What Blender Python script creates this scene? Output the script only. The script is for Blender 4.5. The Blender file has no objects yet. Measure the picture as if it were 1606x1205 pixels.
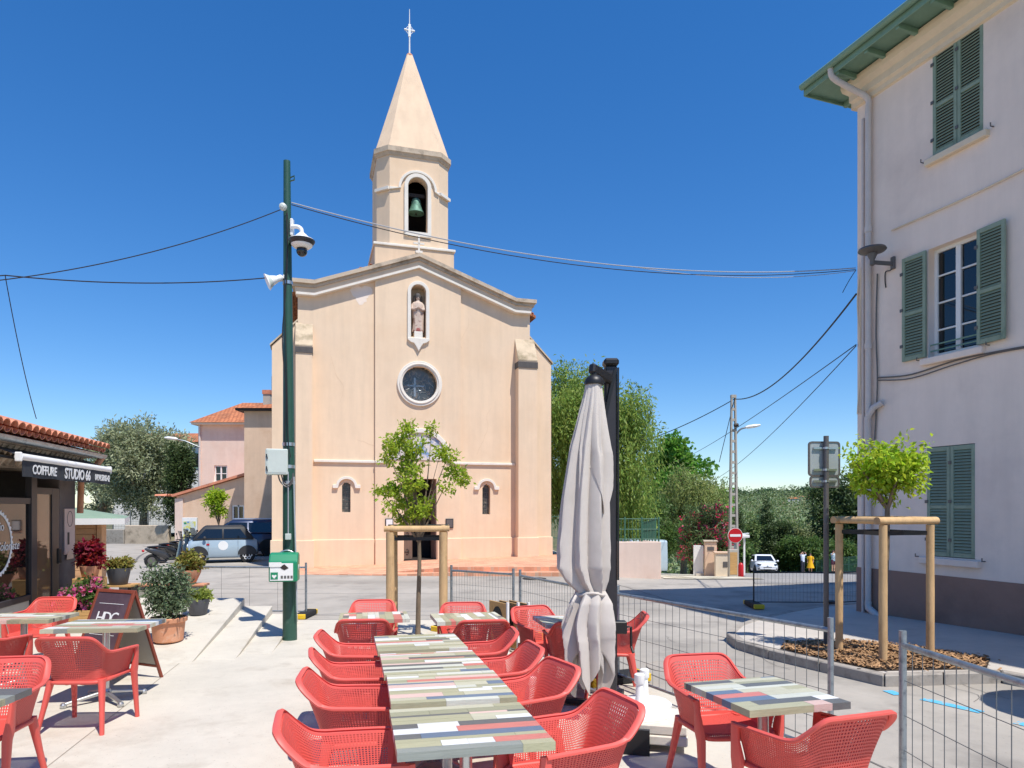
import bpy, bmesh, math, random
import numpy as np
from mathutils import Vector, Matrix
random.seed(7); rng = np.random.default_rng(7)
PI = math.pi; R = math.radians
SC = bpy.context.scene
COL = SC.collection

# ------------------------------------------------------------------ camera
CAM_Z, FPX, HORIZON = 1.81, 1070.0, 795.0
cam = bpy.data.cameras.new('camera'); cam_o = bpy.data.objects.new('camera', cam); COL.objects.link(cam_o)
cam_o.location = (0, 0, CAM_Z); cam_o.rotation_euler = (R(90), 0, 0)
cam.sensor_width = 36; cam.lens = FPX/1606*36; cam.shift_y = (HORIZON-602.5)/1606
cam.clip_start = .1; cam.clip_end = 6000
SC.camera = cam_o

# ------------------------------------------------------------------ sky and sun
SUN_EL, SUN_AZ = R(63.5), R(52)          # the shadows fall to the left and away
sun_from = Vector((math.cos(SUN_EL)*math.cos(SUN_AZ), -math.cos(SUN_EL)*math.sin(SUN_AZ), math.sin(SUN_EL)))
w = bpy.data.worlds.new('World'); SC.world = w; w.use_nodes = True
nt = w.node_tree; bg = nt.nodes['Background']
sky = nt.nodes.new('ShaderNodeTexSky'); sky.sky_type = 'NISHITA'; sky.sun_disc = False
sky.sun_elevation = SUN_EL; sky.sun_rotation = math.atan2(sun_from.x, sun_from.y)
sky.altitude = 50; sky.air_density = 1.0; sky.dust_density = .0; sky.ozone_density = 6.5
hsv = nt.nodes.new('ShaderNodeHueSaturation'); hsv.inputs['Hue'].default_value = .507; hsv.inputs['Saturation'].default_value = 1.325; hsv.inputs['Value'].default_value = 1.0
gmm = nt.nodes.new('ShaderNodeGamma'); gmm.inputs[1].default_value = .88
nt.links.new(sky.outputs[0], gmm.inputs[0]); nt.links.new(gmm.outputs[0], hsv.inputs['Color']); nt.links.new(hsv.outputs[0], bg.inputs[0]); bg.inputs[1].default_value = .15
sl = bpy.data.lights.new('sun', 'SUN'); sl.energy = 4.3; sl.angle = R(.53); sl.color = (1, .955, .88)
so = bpy.data.objects.new('sun', sl); COL.objects.link(so)
so.rotation_euler = (-sun_from).to_track_quat('-Z', 'Y').to_euler(); so.location = (20, -20, 40)
SC.view_settings.view_transform = 'Standard'; SC.view_settings.look = 'None'
SC.view_settings.exposure = .36; SC.view_settings.gamma = 1
SC.render.engine = 'CYCLES'
SC.cycles.max_bounces = 6; SC.cycles.transparent_max_bounces = 8; SC.cycles.use_denoising = True
SC.cycles.caustics_reflective = False; SC.cycles.caustics_refractive = False

# ------------------------------------------------------------------ helpers
def at(px, py, d):                     # a photograph pixel at a depth -> a place in the world
    return Vector(((px-803)*d/FPX, d, CAM_Z-(py-HORIZON)*d/FPX))
DROP_Y = [-50, 14, 20.5, 27, 57, 75, 110, 160]; DROP = [0, 0, .12, .68, 3.5, 5.3, 9, 13]
def smooth(a, b, x):
    t = min(1, max(0, (x-a)/(b-a))); return t*t*(3-2*t)
def H(x, y):                           # height of the ground
    z = .08-.0267*min(max(y, -3), 12.5)
    return z-np.interp(y, DROP_Y, DROP)*smooth(1, 5.5, x)
def tag(o, label=None, cat=None, group=None, kind=None):
    if label: o['label'] = label
    if cat: o['category'] = cat
    if group: o['group'] = group
    if kind: o['kind'] = kind
    return o
def empty(name, loc=(0, 0, 0), rz=0, label=None, cat=None, group=None):
    o = bpy.data.objects.new(name, None); COL.objects.link(o); o.location = loc; o.rotation_euler = (0, 0, rz)
    o.empty_display_size = .1
    return tag(o, label, cat, group)
def place(me, name, parent=None, loc=None, rz=None, scale=None):
    o = bpy.data.objects.new(name, me); COL.objects.link(o)
    if parent: o.parent = parent
    if loc is not None: o.location = loc
    if rz is not None: o.rotation_euler = (0, 0, rz)
    if scale is not None: o.scale = scale
    return o
def copy_tree(o, parent=None):
    c = o.copy(); COL.objects.link(c)
    if parent: c.parent = parent
    for ch in o.children: copy_tree(ch, c)
    return c
def nmesh(name, V, F, mat=None, smooth_=False):
    V = np.asarray(V, dtype=np.float32); F = np.asarray(F, dtype=np.int32)
    me = bpy.data.meshes.new(name); n, k = F.shape
    me.vertices.add(len(V)); me.vertices.foreach_set('co', V.ravel())
    me.loops.add(n*k); me.loops.foreach_set('vertex_index', F.ravel())
    me.polygons.add(n); me.polygons.foreach_set('loop_start', np.arange(0, n*k, k, dtype=np.int32))
    if smooth_: me.polygons.foreach_set('use_smooth', np.ones(n, dtype=bool))
    me.update(calc_edges=True)
    if mat: me.materials.append(mat)
    return me
class MB:
    def __init__(s): s.v = []; s.f = []
    def add(s, vs, fs):
        o = len(s.v); s.v += [tuple(v) for v in vs]; s.f += [tuple(i+o for i in f) for f in fs]; return s
    def box(s, c, d, rz=0, M=None):
        x, y, z = d[0]/2, d[1]/2, d[2]/2
        vs = [Vector((a*x, b*y, e*z)) for e in (-1, 1) for a, b in ((-1, -1), (1, -1), (1, 1), (-1, 1))]
        m = Matrix.Translation(c) @ (M if M else Matrix.Rotation(rz, 4, 'Z'))
        return s.add([m @ v for v in vs], [(3, 2, 1, 0), (4, 5, 6, 7), (0, 1, 5, 4), (1, 2, 6, 5), (2, 3, 7, 6), (3, 0, 4, 7)])
    def bb(s, x0, x1, y0, y1, z0, z1): return s.box(((x0+x1)/2, (y0+y1)/2, (z0+z1)/2), (x1-x0, y1-y0, z1-z0))
    def tube(s, pts, r, n=8, cap=True):
        pts = [Vector(p) for p in pts]; rr = r if isinstance(r, (list, tuple)) else [r]*len(pts)
        o = len(s.v); up = None
        for i, p in enumerate(pts):
            t = (pts[min(i+1, len(pts)-1)]-pts[max(i-1, 0)])
            t = t.normalized() if t.length > 1e-9 else Vector((0, 0, 1))
            if up is None: up = t.orthogonal().normalized()
            a = up-t*up.dot(t); a = a.normalized() if a.length > 1e-6 else t.orthogonal().normalized()
            up = a; b = t.cross(a)
            for k in range(n):
                q = 2*PI*k/n; s.v.append(tuple(p+(a*math.cos(q)+b*math.sin(q))*rr[i]))
        for i in range(len(pts)-1):
            for k in range(n):
                s.f.append((o+i*n+k, o+i*n+(k+1) % n, o+(i+1)*n+(k+1) % n, o+(i+1)*n+k))
        if cap: s.f.append(tuple(o+k for k in reversed(range(n)))); s.f.append(tuple(o+(len(pts)-1)*n+k for k in range(n)))
        return s
    def bar(s, p0, p1, wa, wb, up=(0, 0, 1), wa1=None, wb1=None):      # a squared bar that may taper
        p0, p1 = Vector(p0), Vector(p1); t = (p1-p0).normalized(); u = Vector(up)
        a = t.cross(u); a = a.normalized() if a.length > 1e-5 else t.orthogonal().normalized(); b = a.cross(t)
        vs = []
        for p, x, y in ((p0, wa, wb), (p1, wa1 or wa, wb1 or wb)):
            vs += [p+a*i*x/2+b*j*y/2 for i, j in ((-1, -1), (1, -1), (1, 1), (-1, 1))]
        return s.add(vs, [(3, 2, 1, 0), (4, 5, 6, 7), (0, 1, 5, 4), (1, 2, 6, 5), (2, 3, 7, 6), (3, 0, 4, 7)])
    def lathe(s, prof, n=24, c=(0, 0, 0), M=None, sx=1, sy=1):
        o = len(s.v); m = Matrix.Translation(c) @ (M or Matrix())
        for r, z in prof:
            for k in range(n):
                q = 2*PI*k/n; s.v.append(tuple(m @ Vector((r*sx*math.cos(q), r*sy*math.sin(q), z))))
        for i in range(len(prof)-1):
            for k in range(n):
                s.f.append((o+i*n+k, o+i*n+(k+1) % n, o+(i+1)*n+(k+1) % n, o+(i+1)*n+k))
        s.f.append(tuple(o+k for k in reversed(range(n)))); s.f.append(tuple(o+(len(prof)-1)*n+k for k in range(n)))
        return s
    def prism(s, poly, h, M):          # poly in the xy plane of M, pushed h along its z
        n = len(poly); vs = [M @ Vector((x, y, 0)) for x, y in poly]+[M @ Vector((x, y, h)) for x, y in poly]
        return s.add(vs, [tuple(reversed(range(n))), tuple(range(n, 2*n))]+[(i, (i+1) % n, n+(i+1) % n, n+i) for i in range(n)])
    def ring(s, outer, inner, h, M):   # two matching outlines, a band between them
        n = len(outer); vs = [M @ Vector((x, y, z)) for z in (0, h) for P in (outer, inner) for x, y in P]
        fs = []
        for i in range(n):
            j = (i+1) % n
            fs += [(i, n+i, n+j, j), (2*n+i, 2*n+j, 3*n+j, 3*n+i), (i, j, 2*n+j, 2*n+i), (n+j, n+i, 3*n+i, 3*n+j)]
        return s.add(vs, fs)
    def band(s, path_o, path_i, h, M):  # an open band
        n = len(path_o); vs = [M @ Vector((x, y, z)) for z in (0, h) for P in (path_o, path_i) for x, y in P]
        fs = [(0, 2*n, 3*n, n), (n-1, 2*n-1, 4*n-1, 3*n-1)]
        for i in range(n-1):
            j = i+1
            fs += [(i, n+i, n+j, j), (2*n+i, 2*n+j, 3*n+j, 3*n+i), (i, j, 2*n+j, 2*n+i), (n+j, n+i, 3*n+i, 3*n+j)]
        return s.add(vs, fs)
    def loft(s, rings, cap=True, closed=True):
        o = len(s.v); n = len(rings[0])
        for r in rings: s.v += [tuple(p) for p in r]
        for i in range(len(rings)-1):
            for k in range(n if closed else n-1):
                s.f.append((o+i*n+k, o+i*n+(k+1) % n, o+(i+1)*n+(k+1) % n, o+(i+1)*n+k))
        if cap and closed:
            s.f.append(tuple(o+k for k in reversed(range(n)))); s.f.append(tuple(o+(len(rings)-1)*n+k for k in range(n)))
        return s
    def ball(s, c, r, n=12, m=8, M=None):
        rx, ry, rz = (r, r, r) if not isinstance(r, (tuple, list)) else r
        prof = [(max(1e-4, math.sin(PI*i/m)), -math.cos(PI*i/m)) for i in range(m+1)]
        mm = Matrix.Translation(c) @ (M or Matrix()) @ Matrix.Diagonal((rx, ry, rz, 1))
        o = len(s.v)
        for a, z in prof:
            for k in range(n): s.v.append(tuple(mm @ Vector((a*math.cos(2*PI*k/n), a*math.sin(2*PI*k/n), z))))
        for i in range(m):
            for k in range(n): s.f.append((o+i*n+k, o+i*n+(k+1) % n, o+(i+1)*n+(k+1) % n, o+(i+1)*n+k))
        return s
    def mesh(s, name, mat, smooth_=False, bevel=0, seg=1):
        me = bpy.data.meshes.new(name); me.from_pydata(s.v, [], s.f)
        bm = bmesh.new(); bm.from_mesh(me); bmesh.ops.recalc_face_normals(bm, faces=bm.faces)
        if bevel:
            es = [e for e in bm.edges if len(e.link_faces) == 2 and e.calc_face_angle(0) > .5]
            bmesh.ops.bevel(bm, geom=es, offset=bevel, segments=seg, affect='EDGES', profile=.5, clamp_overlap=True)
        if smooth_:
            for f in bm.faces: f.smooth = True
            for e in bm.edges:
                if len(e.link_faces) == 2 and e.calc_face_angle(0) > .8: e.smooth = False
        bm.to_mesh(me); bm.free()
        if mat: me.materials.append(mat)
        return me
    def build(s, name, mat, parent=None, smooth_=False, bevel=0, seg=1, loc=None, rz=None):
        return place(s.mesh(name, mat, smooth_, bevel, seg), name, parent, loc, rz)
XZ = Matrix(((1, 0, 0, 0), (0, 0, 1, 0), (0, 1, 0, 0), (0, 0, 0, 1)))    # outline drawn in x and z, pushed along +y
def crom(P, n):                         # a smooth curve through points
    P = [np.array(p, float) for p in P]; out = []
    Q = [2*P[0]-P[1]]+P+[2*P[-1]-P[-2]]; m = len(P)-1
    for i in range(n):
        u = i/(n-1)*m; k = min(int(u), m-1); t = u-k; a, b, c, d = Q[k:k+4]
        out.append(.5*((2*b)+(-a+c)*t+(2*a-5*b+4*c-d)*t*t+(-a+3*b-3*c+d)*t**3))
    return out
def arc(cx, cy, r, a0, a1, n, ry=None):
    ry = ry or r
    return [(cx+r*math.cos(a0+(a1-a0)*i/(n-1)), cy+ry*math.sin(a0+(a1-a0)*i/(n-1))) for i in range(n)]

# ------------------------------------------------------------------ materials
def lin(c): return tuple((v/255/12.92) if v/255 <= .04045 else ((v/255+.055)/1.055)**2.4 for v in c)
def M(name, rgb, rough=.7, var=.12, scale=6, bump=.15, bscale=60, metal=0, spec=.5, stretch=None, island=0, obj=0, streak=0, coat=0, dist=.01):
    m = bpy.data.materials.new(name); m.use_nodes = True; t = m.node_tree; n = t.nodes; L = t.links.new
    b = n['Principled BSDF']; b.inputs['Roughness'].default_value = rough; b.inputs['Metallic'].default_value = metal
    b.inputs['Specular IOR Level'].default_value = spec; b.inputs['Coat Weight'].default_value = coat
    c = lin(rgb); co = n.new('ShaderNodeTexCoord').outputs['Object']
    if stretch:
        mp = n.new('ShaderNodeMapping'); mp.inputs['Scale'].default_value = stretch; L(co, mp.inputs[0]); co = mp.outputs[0]
    if obj:
        oi = n.new('ShaderNodeObjectInfo'); ad = n.new('ShaderNodeVectorMath'); ad.operation = 'ADD'
        ml = n.new('ShaderNodeMath'); ml.operation = 'MULTIPLY'; ml.inputs[1].default_value = 37
        L(oi.outputs['Random'], ml.inputs[0]); L(co, ad.inputs[0]); L(ml.outputs[0], ad.inputs[1]); co = ad.outputs[0]
    val = None
    def noise(sc, det=5, src=None, ro=.6):
        x = n.new('ShaderNodeTexNoise'); x.inputs['Scale'].default_value = sc; x.inputs['Detail'].default_value = det; x.inputs['Roughness'].default_value = ro
        L(src or co, x.inputs['Vector']); return x.outputs['Fac']
    def mr(src, a, bb, lo=.3, hi=.7):
        x = n.new('ShaderNodeMapRange'); x.inputs[1].default_value = lo; x.inputs[2].default_value = hi; x.inputs[3].default_value = a; x.inputs[4].default_value = bb
        L(src, x.inputs[0]); return x.outputs[0]
    def mul(a, bb):
        x = n.new('ShaderNodeMath'); x.operation = 'MULTIPLY'; L(a, x.inputs[0]); L(bb, x.inputs[1]); return x.outputs[0]
    if var:
        val = mul(mr(noise(scale), 1-var, 1+var), mr(noise(scale*7), 1-var*.5, 1+var*.5))
    if streak:
        mp = n.new('ShaderNodeMapping'); mp.inputs['Scale'].default_value = (2.2, 2.2, .22); L(co, mp.inputs[0])
        s_ = mr(noise(1.6, 6, mp.outputs[0]), 1-streak, 1.02, .36, .58); val = mul(val, s_) if val else s_
    if island:
        g = n.new('ShaderNodeNewGeometry'); v = mr(g.outputs['Random Per Island'], 1-island, 1+island, 0, 1); val = mul(val, v) if val else v
    if obj and obj > 1e-3:
        oi2 = n.new('ShaderNodeObjectInfo'); v = mr(oi2.outputs['Random'], 1-obj, 1+obj, 0, 1); val = mul(val, v) if val else v
    if val:
        mx = n.new('ShaderNodeVectorMath'); mx.operation = 'SCALE'; mx.inputs[0].default_value = c; L(val, mx.inputs['Scale']); L(mx.outputs[0], b.inputs['Base Color'])
    else: b.inputs['Base Color'].default_value = c+(1,)
    if bump:
        bp = n.new('ShaderNodeBump'); bp.inputs['Strength'].default_value = bump; bp.inputs['Distance'].default_value = dist
        L(noise(bscale, 4), bp.inputs['Height']); L(bp.outputs[0], b.inputs['Normal'])
    m['val'] = 0
    return m
def leaf_mat(name, rgb, hue=.03, val=.35, trans=.35, rgb2=None):
    m = bpy.data.materials.new(name); m.use_nodes = True; t = m.node_tree; n = t.nodes; L = t.links.new
    out = n['Material Output']; b = n['Principled BSDF']; b.inputs['Roughness'].default_value = .5; b.inputs['Specular IOR Level'].default_value = .35
    g = n.new('ShaderNodeNewGeometry'); cr = n.new('ShaderNodeMix'); cr.data_type = 'RGBA'
    c1, c2 = lin(rgb), lin(rgb2 or tuple(v*.7 for v in rgb)); cr.inputs['A'].default_value = c1+(1,); cr.inputs['B'].default_value = c2+(1,)
    L(g.outputs['Random Per Island'], cr.inputs['Factor'])
    hs = n.new('ShaderNodeHueSaturation'); L(cr.outputs['Result'], hs.inputs['Color'])
    mh = n.new('ShaderNodeMath'); mh.operation = 'MULTIPLY'; mh.inputs[1].default_value = 17.3; L(g.outputs['Random Per Island'], mh.inputs[0])
    fr = n.new('ShaderNodeMath'); fr.operation = 'FRACT'; L(mh.outputs[0], fr.inputs[0])
    r1 = n.new('ShaderNodeMapRange'); r1.inputs[3].default_value = .5-hue; r1.inputs[4].default_value = .5+hue; L(fr.outputs[0], r1.inputs[0]); L(r1.outputs[0], hs.inputs['Hue'])
    r2 = n.new('ShaderNodeMapRange'); r2.inputs[3].default_value = 1-val; r2.inputs[4].default_value = 1+val; L(g.outputs['Random Per Island'], r2.inputs[0]); L(r2.outputs[0], hs.inputs['Value'])
    L(hs.outputs[0], b.inputs['Base Color'])
    tr = n.new('ShaderNodeBsdfTranslucent'); L(hs.outputs[0], tr.inputs['Color'])
    mx = n.new('ShaderNodeMixShader'); mx.inputs[0].default_value = trans; L(b.outputs[0], mx.inputs[1]); L(tr.outputs[0], mx.inputs[2]); L(mx.outputs[0], out.inputs['Surface'])
    return m
def glass_mat(name, rgb=(22, 26, 30), alpha=1, rough=.03):
    m = bpy.data.materials.new(name); m.use_nodes = True; b = m.node_tree.nodes['Principled BSDF']
    b.inputs['Base Color'].default_value = lin(rgb)+(1,); b.inputs['Roughness'].default_value = rough; b.inputs['IOR'].default_value = 1.5
    b.inputs['Specular IOR Level'].default_value = .8; b.inputs['Alpha'].default_value = alpha
    return m

def stained(m, rgb2, sc, lo, hi, seed=0, fac=1):     # blotches of a second colour mixed over the first
    t = m.node_tree; n = t.nodes; L = t.links.new; b = n['Principled BSDF']; bc = b.inputs['Base Color']
    co = n.new('ShaderNodeTexCoord').outputs['Object']
    mp = n.new('ShaderNodeMapping'); mp.inputs['Location'].default_value = (seed, seed*.7, seed*1.3); L(co, mp.inputs[0])
    x = n.new('ShaderNodeTexNoise'); x.inputs['Scale'].default_value = sc; x.inputs['Detail'].default_value = 7; x.inputs['Roughness'].default_value = .62; L(mp.outputs[0], x.inputs['Vector'])
    r = n.new('ShaderNodeMapRange'); r.inputs[1].default_value = lo; r.inputs[2].default_value = hi; r.inputs[4].default_value = fac; L(x.outputs['Fac'], r.inputs[0])
    mx = n.new('ShaderNodeMix'); mx.data_type = 'RGBA'; L(r.outputs[0], mx.inputs['Factor'])
    if bc.links: L(bc.links[0].from_socket, mx.inputs['A'])
    else: mx.inputs['A'].default_value = bc.default_value
    mx.inputs['B'].default_value = lin(rgb2)+(1,); L(mx.outputs['Result'], bc)
    return m
def tiled(m, rgb_mortar, bw, bh, mort=.012, rot=0, off=.5, var=.25):   # joints and piece to piece tint, seen from far
    t = m.node_tree; n = t.nodes; L = t.links.new; b = n['Principled BSDF']; bc = b.inputs['Base Color']
    co = n.new('ShaderNodeTexCoord').outputs['Object']; mp = n.new('ShaderNodeMapping'); mp.inputs['Rotation'].default_value = (0, 0, rot); L(co, mp.inputs[0])
    bt = n.new('ShaderNodeTexBrick'); bt.inputs['Scale'].default_value = 1; bt.inputs['Brick Width'].default_value = bw; bt.inputs['Row Height'].default_value = bh
    bt.inputs['Mortar Size'].default_value = mort; bt.offset = off; L(mp.outputs[0], bt.inputs['Vector'])
    bt.inputs['Color1'].default_value = (1-var,)*3+(1,); bt.inputs['Color2'].default_value = (1+var,)*3+(1,); bt.inputs['Mortar'].default_value = (.9, .9, .9, 1)
    mx = n.new('ShaderNodeMix'); mx.data_type = 'RGBA'; mx.blend_type = 'MULTIPLY'; mx.inputs['Factor'].default_value = 1
    if bc.links: L(bc.links[0].from_socket, mx.inputs['A'])
    else: mx.inputs['A'].default_value = bc.default_value
    L(bt.outputs['Color'], mx.inputs['B'])
    m2 = n.new('ShaderNodeMix'); m2.data_type = 'RGBA'; L(bt.outputs['Fac'], m2.inputs['Factor']); L(mx.outputs['Result'], m2.inputs['A']); m2.inputs['B'].default_value = lin(rgb_mortar)+(1,)
    L(m2.outputs['Result'], bc); return m

MT = {}
MT['terrace'] = stained(stained(M('terrace concrete', (200, 193, 179), .85, .07, 1.3, .25, 140), (172, 162, 146), 2.2, .54, .78, 3, .8), (140, 132, 120), 55, .63, .69, 9, .8)
MT['road'] = stained(stained(stained(M('road surface', (168, 161, 151), .88, .1, .7, .3, 120), (146, 140, 131), .28, .48, .62, 11, .7), (118, 113, 107), .9, .54, .74, 5, .8), (122, 117, 110), 26, .62, .7, 2, .5)
MT['asphalt'] = stained(M('street asphalt', (150, 146, 141), .9, .1, .8, .3, 120), (118, 115, 112), .8, .5, .75, 4, .8)
MT['pavement'] = stained(M('pavement concrete', (188, 180, 170), .88, .08, 1.4, .25, 120), (150, 143, 134), 1.8, .55, .75, 6, .6)
MT['kerb'] = stained(M('kerb concrete', (160, 152, 142), .9, .1, 5, .3, 90), (112, 105, 97), 6, .52, .72, 2, .8)
MT['earth'] = stained(M('dry earth', (120, 108, 78), .95, .2, .4, .4, 20), (74, 88, 50), .25, .4, .6)
MT['gravel'] = stained(M('gravel drive', (206, 198, 180), .95, .15, 2, .5, 40), (150, 140, 112), 1.2, .5, .6)
MT['mulch'] = M('bark mulch', (158, 122, 86), .95, .4, 14, .8, 70, island=.45)
MT['redtile'] = tiled(M('terracotta paving', (212, 152, 120), .85, .12, 2, .1, 40), (200, 164, 138), .3, .15, .012, R(14))
MT['plaster'] = stained(M('church render', (231, 204, 174), .9, .04, .6, .2, 55, streak=.05), (222, 190, 156), .55, .5, .75, 1, .6)
MT['plaster_l'] = stained(M('spire render', (221, 194, 165), .9, .04, .8, .2, 55, streak=.06), (198, 172, 144), 1.2, .56, .8, 1, .5)
MT['trim'] = stained(M('white painted trim', (228, 220, 208), .8, .05, 3, .1, 60), (190, 178, 160), 3, .58, .8, 4, .6)
MT['stone_trim'] = stained(M('weathered grey trim', (196, 178, 156), .9, .1, 3, .2, 40), (120, 106, 90), 2.4, .5, .72, 3, .8)
MT['cap_stone'] = stained(M('lichen stone cap', (204, 184, 156), .9, .1, 4, .2, 40), (126, 112, 84), 2, .45, .66, 2, .8)
MT['slate'] = M('dark slate band', (84, 80, 78), .8, .15, 8)
MT['tile'] = stained(M('clay roof tile', (206, 134, 104), .85, .18, 3, .2, 40, obj=.16), (150, 96, 72), 5, .55, .72)
MT['roof_far'] = tiled(stained(M('clay tile roof', (186, 116, 76), .88, .14, 1.2, .2, 12), (160, 110, 78), 1, .5, .7), (128, 66, 40), .22, .36, .02, 0, .5, .18)
MT['pinkwall'] = stained(M('pink render', (226, 202, 186), .92, .05, .8, .2, 30, streak=.035), (216, 186, 168), 1, .5, .75)
MT['beigewall'] = stained(M('beige render', (222, 190, 162), .92, .05, .8, .2, 30, streak=.05), (206, 170, 140), 1, .5, .75)
MT['housewall'] = stained(M('pale lilac render', (240, 221, 206), .92, .04, .6, .18, 60, streak=.035), (210, 192, 180), .8, .52, .78, 2, .6)
MT['housebase'] = stained(M('brown painted base', (150, 120, 106), .92, .05, .8, .15, 60), (128, 102, 90), 1, .5, .75)
MT['cream'] = M('cream cornice', (226, 208, 182), .85, .06, 2, .1, 60)
MT['shutter'] = stained(M('green shutter paint', (138, 154, 134), .6, .06, 3, .08, 90), (118, 136, 116), 4, .5, .7)
MT['eavegreen'] = M('green eave paint', (118, 150, 130), .65, .08, 3, .08, 60)
MT['white'] = M('white paint', (232, 230, 226), .55, .03, 4, 0)
MT['whiteplast'] = M('white plastic', (236, 236, 234), .4, .02, 4, 0)
MT['greyplast'] = M('grey cabinet', (196, 204, 196), .5, .04, 3, 0)
MT['pipe'] = M('painted downpipe', (206, 196, 190), .6, .06, 4, 0)
MT['black'] = M('black paint', (26, 25, 26), .45, .05, 4, 0)
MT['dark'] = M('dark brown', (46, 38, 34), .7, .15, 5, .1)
MT['darkmetal'] = M('anthracite metal', (58, 55, 58), .45, .06, 5, 0, metal=.2)
MT['lampgrey'] = M('grey lamp metal', (104, 100, 98), .5, .06, 5, 0, metal=.3)
MT['polegreen'] = stained(M('green pole paint', (44, 82, 68), .42, .08, 5, .05, 60), (84, 104, 94), 9, .62, .72, 2, .6)
MT['galv'] = stained(M('galvanised steel', (160, 168, 172), .42, .08, 12, 0, metal=.75), (128, 136, 142), 18, .5, .65)
MT['signgrey'] = M('grey sign back', (172, 178, 178), .5, .05, 3, 0, metal=.3)
MT['alu'] = M('brushed aluminium', (196, 198, 198), .32, .04, 6, 0, metal=.85)
MT['rubber'] = M('black rubber', (30, 30, 31), .8, .1, 8, .1)
MT['yellow'] = M('yellow plastic', (226, 186, 40), .6, .08, 8, 0)
MT['post'] = stained(M('debarked pine post', (198, 163, 118), .8, .16, 5, .25, 40, stretch=(3, 3, .5)), (150, 112, 74), 3, .55, .72, 2, .7)
MT['bark'] = M('grey bark', (122, 106, 88), .95, .25, 6, .6, 40, stretch=(2, 2, .5))
MT['darkbark'] = M('brown bark', (86, 70, 56), .95, .25, 6, .6, 30, stretch=(2, 2, .5))
MT['terracotta'] = stained(M('terracotta pot', (206, 146, 112), .85, .08, 5, .1, 60), (222, 184, 158), 5, .55, .7)
MT['greypot'] = M('grey plastic pot', (82, 84, 90), .6, .06, 5, 0)
MT['soil'] = M('potting soil', (58, 46, 36), .95, .3, 30, .6, 60)
MT['wood'] = M('planter wood', (186, 146, 92), .8, .16, 4, .2, 40, stretch=(1, 6, 6), obj=.12)
MT['hutwood'] = M('hut boards', (206, 160, 118), .8, .1, 4, .2, 40, stretch=(1, 6, 6), obj=.1)
MT['chair'] = M('coral red plastic', (216, 90, 80), .5, .05, 3, 0, spec=.5, obj=.05)
MT['canvas'] = stained(M('cream canvas', (200, 191, 182), .95, .05, 3, .2, 160), (190, 181, 171), 3, .5, .75)
MT['slab'] = stained(M('cast concrete slab', (218, 210, 194), .9, .06, 6, .2, 80), (188, 180, 164), 6, .55, .75)
MT['wire'] = M('black cable', (30, 30, 34), .6, 0, 4, 0)
MT['wirelight'] = M('grey cable', (170, 172, 176), .6, 0, 4, 0)
MT['glass'] = glass_mat('window glass')
MT['shopglass'] = glass_mat('shop window glass', (30, 28, 27))
MT['leaded'] = stained(glass_mat('leaded glass', (70, 74, 74), 1, .25), (120, 112, 104), 9, .52, .6)
MT['bell'] = stained(M('green bronze bell', (96, 138, 120), .6, .12, 8, .1, metal=.3), (60, 88, 78), 6, .5, .7)
MT['red'] = M('red enamel', (190, 26, 34), .4, .03, 3, 0)
MT['green'] = M('green enamel', (24, 132, 92), .35, .04, 3, 0)
MT['blue'] = stained(M('blue road paint', (92, 178, 214), .8, .1, 6, .1), (168, 164, 156), 12, .55, .62)
MT['sign_purple'] = stained(M('aubergine board', (84, 66, 76), .5, .06, 3, 0), (104, 88, 96), 3, .5, .75)
MT['sign_edge'] = M('red brown frame', (132, 62, 44), .6, .1, 6, .1)
MT['greypanel'] = M('grey panel', (176, 170, 158), .7, .05, 3, .05)
MT['awning'] = M('black awning cloth', (52, 56, 62), .9, .06, 5, .1, 120)
MT['whiteink'] = M('white lettering', (232, 232, 230), .7, 0)
MT['chainlink'] = M('fence wire green', (58, 104, 84), .6, .06, 5, 0)
MT['fencewire'] = M('fence wire grey', (112, 116, 116), .6, .06, 5, 0, metal=.3)
MT['skin'] = M('skin', (206, 158, 130), .6, .04, 8, 0)
MT['hair'] = M('brown hair', (64, 46, 36), .7, .1, 20, 0)
MT['statue'] = stained(M('painted statue', (206, 186, 170), .85, .12, 9, .2, 30), (150, 116, 104), 9, .5, .66)
MT['statue_red'] = M('faded red base', (150, 84, 78), .85, .15, 9, .2)
# ================================================================== the setting: ground, road, pavement
def sheet(name, rows, nx, dz, mat, kind='structure', hf=H):
    V = []; F = []
    for (y, xl, xr) in rows:
        for i in range(nx+1):
            x = xl+(xr-xl)*i/nx; V.append((x, y, hf(x, y)+dz))
    for j in range(len(rows)-1):
        for i in range(nx):
            a = j*(nx+1)+i; F.append((a, a+1, a+nx+2, a+nx+1))
    o = place(nmesh(name, V, F, mat, True), name); tag(o, kind=kind); return o
def HILL(x, y):
    z = H(x, y)-.5
    if y > 75:
        z = H(x, y)-.5-smooth(75, 160, y)*3
        h = 26*math.exp(-((x-330)/300)**2-((y-640)/210)**2)+5*math.exp(-((x-120)/90)**2-((y-420)/150)**2)
        z += h*smooth(140, 380, y)
    return z
ys = list(np.linspace(-30, 120, 61))+list(np.geomspace(125, 4000, 70)); xs = list(-np.geomspace(4000, 42, 24))+list(np.linspace(-40, 60, 41))+list(np.geomspace(63, 4000, 60))
V = [(x, y, HILL(x, y)) for y in ys for x in xs]; n = len(xs)
F = [(j*n+i, j*n+i+1, (j+1)*n+i+1, (j+1)*n+i) for j in range(len(ys)-1) for i in range(n-1)]
tag(place(nmesh('ground', V, F, MT['earth'], True), 'ground'), kind='structure')
sheet('road', [(y, -45, 13) for y in np.linspace(-6, 12.5, 20)]+[(y, -45, 13) for y in np.linspace(13.5, 38, 40)], 60, 0, MT['road'])
def cl(y): return 12.2+(y-27)*.29
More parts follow.
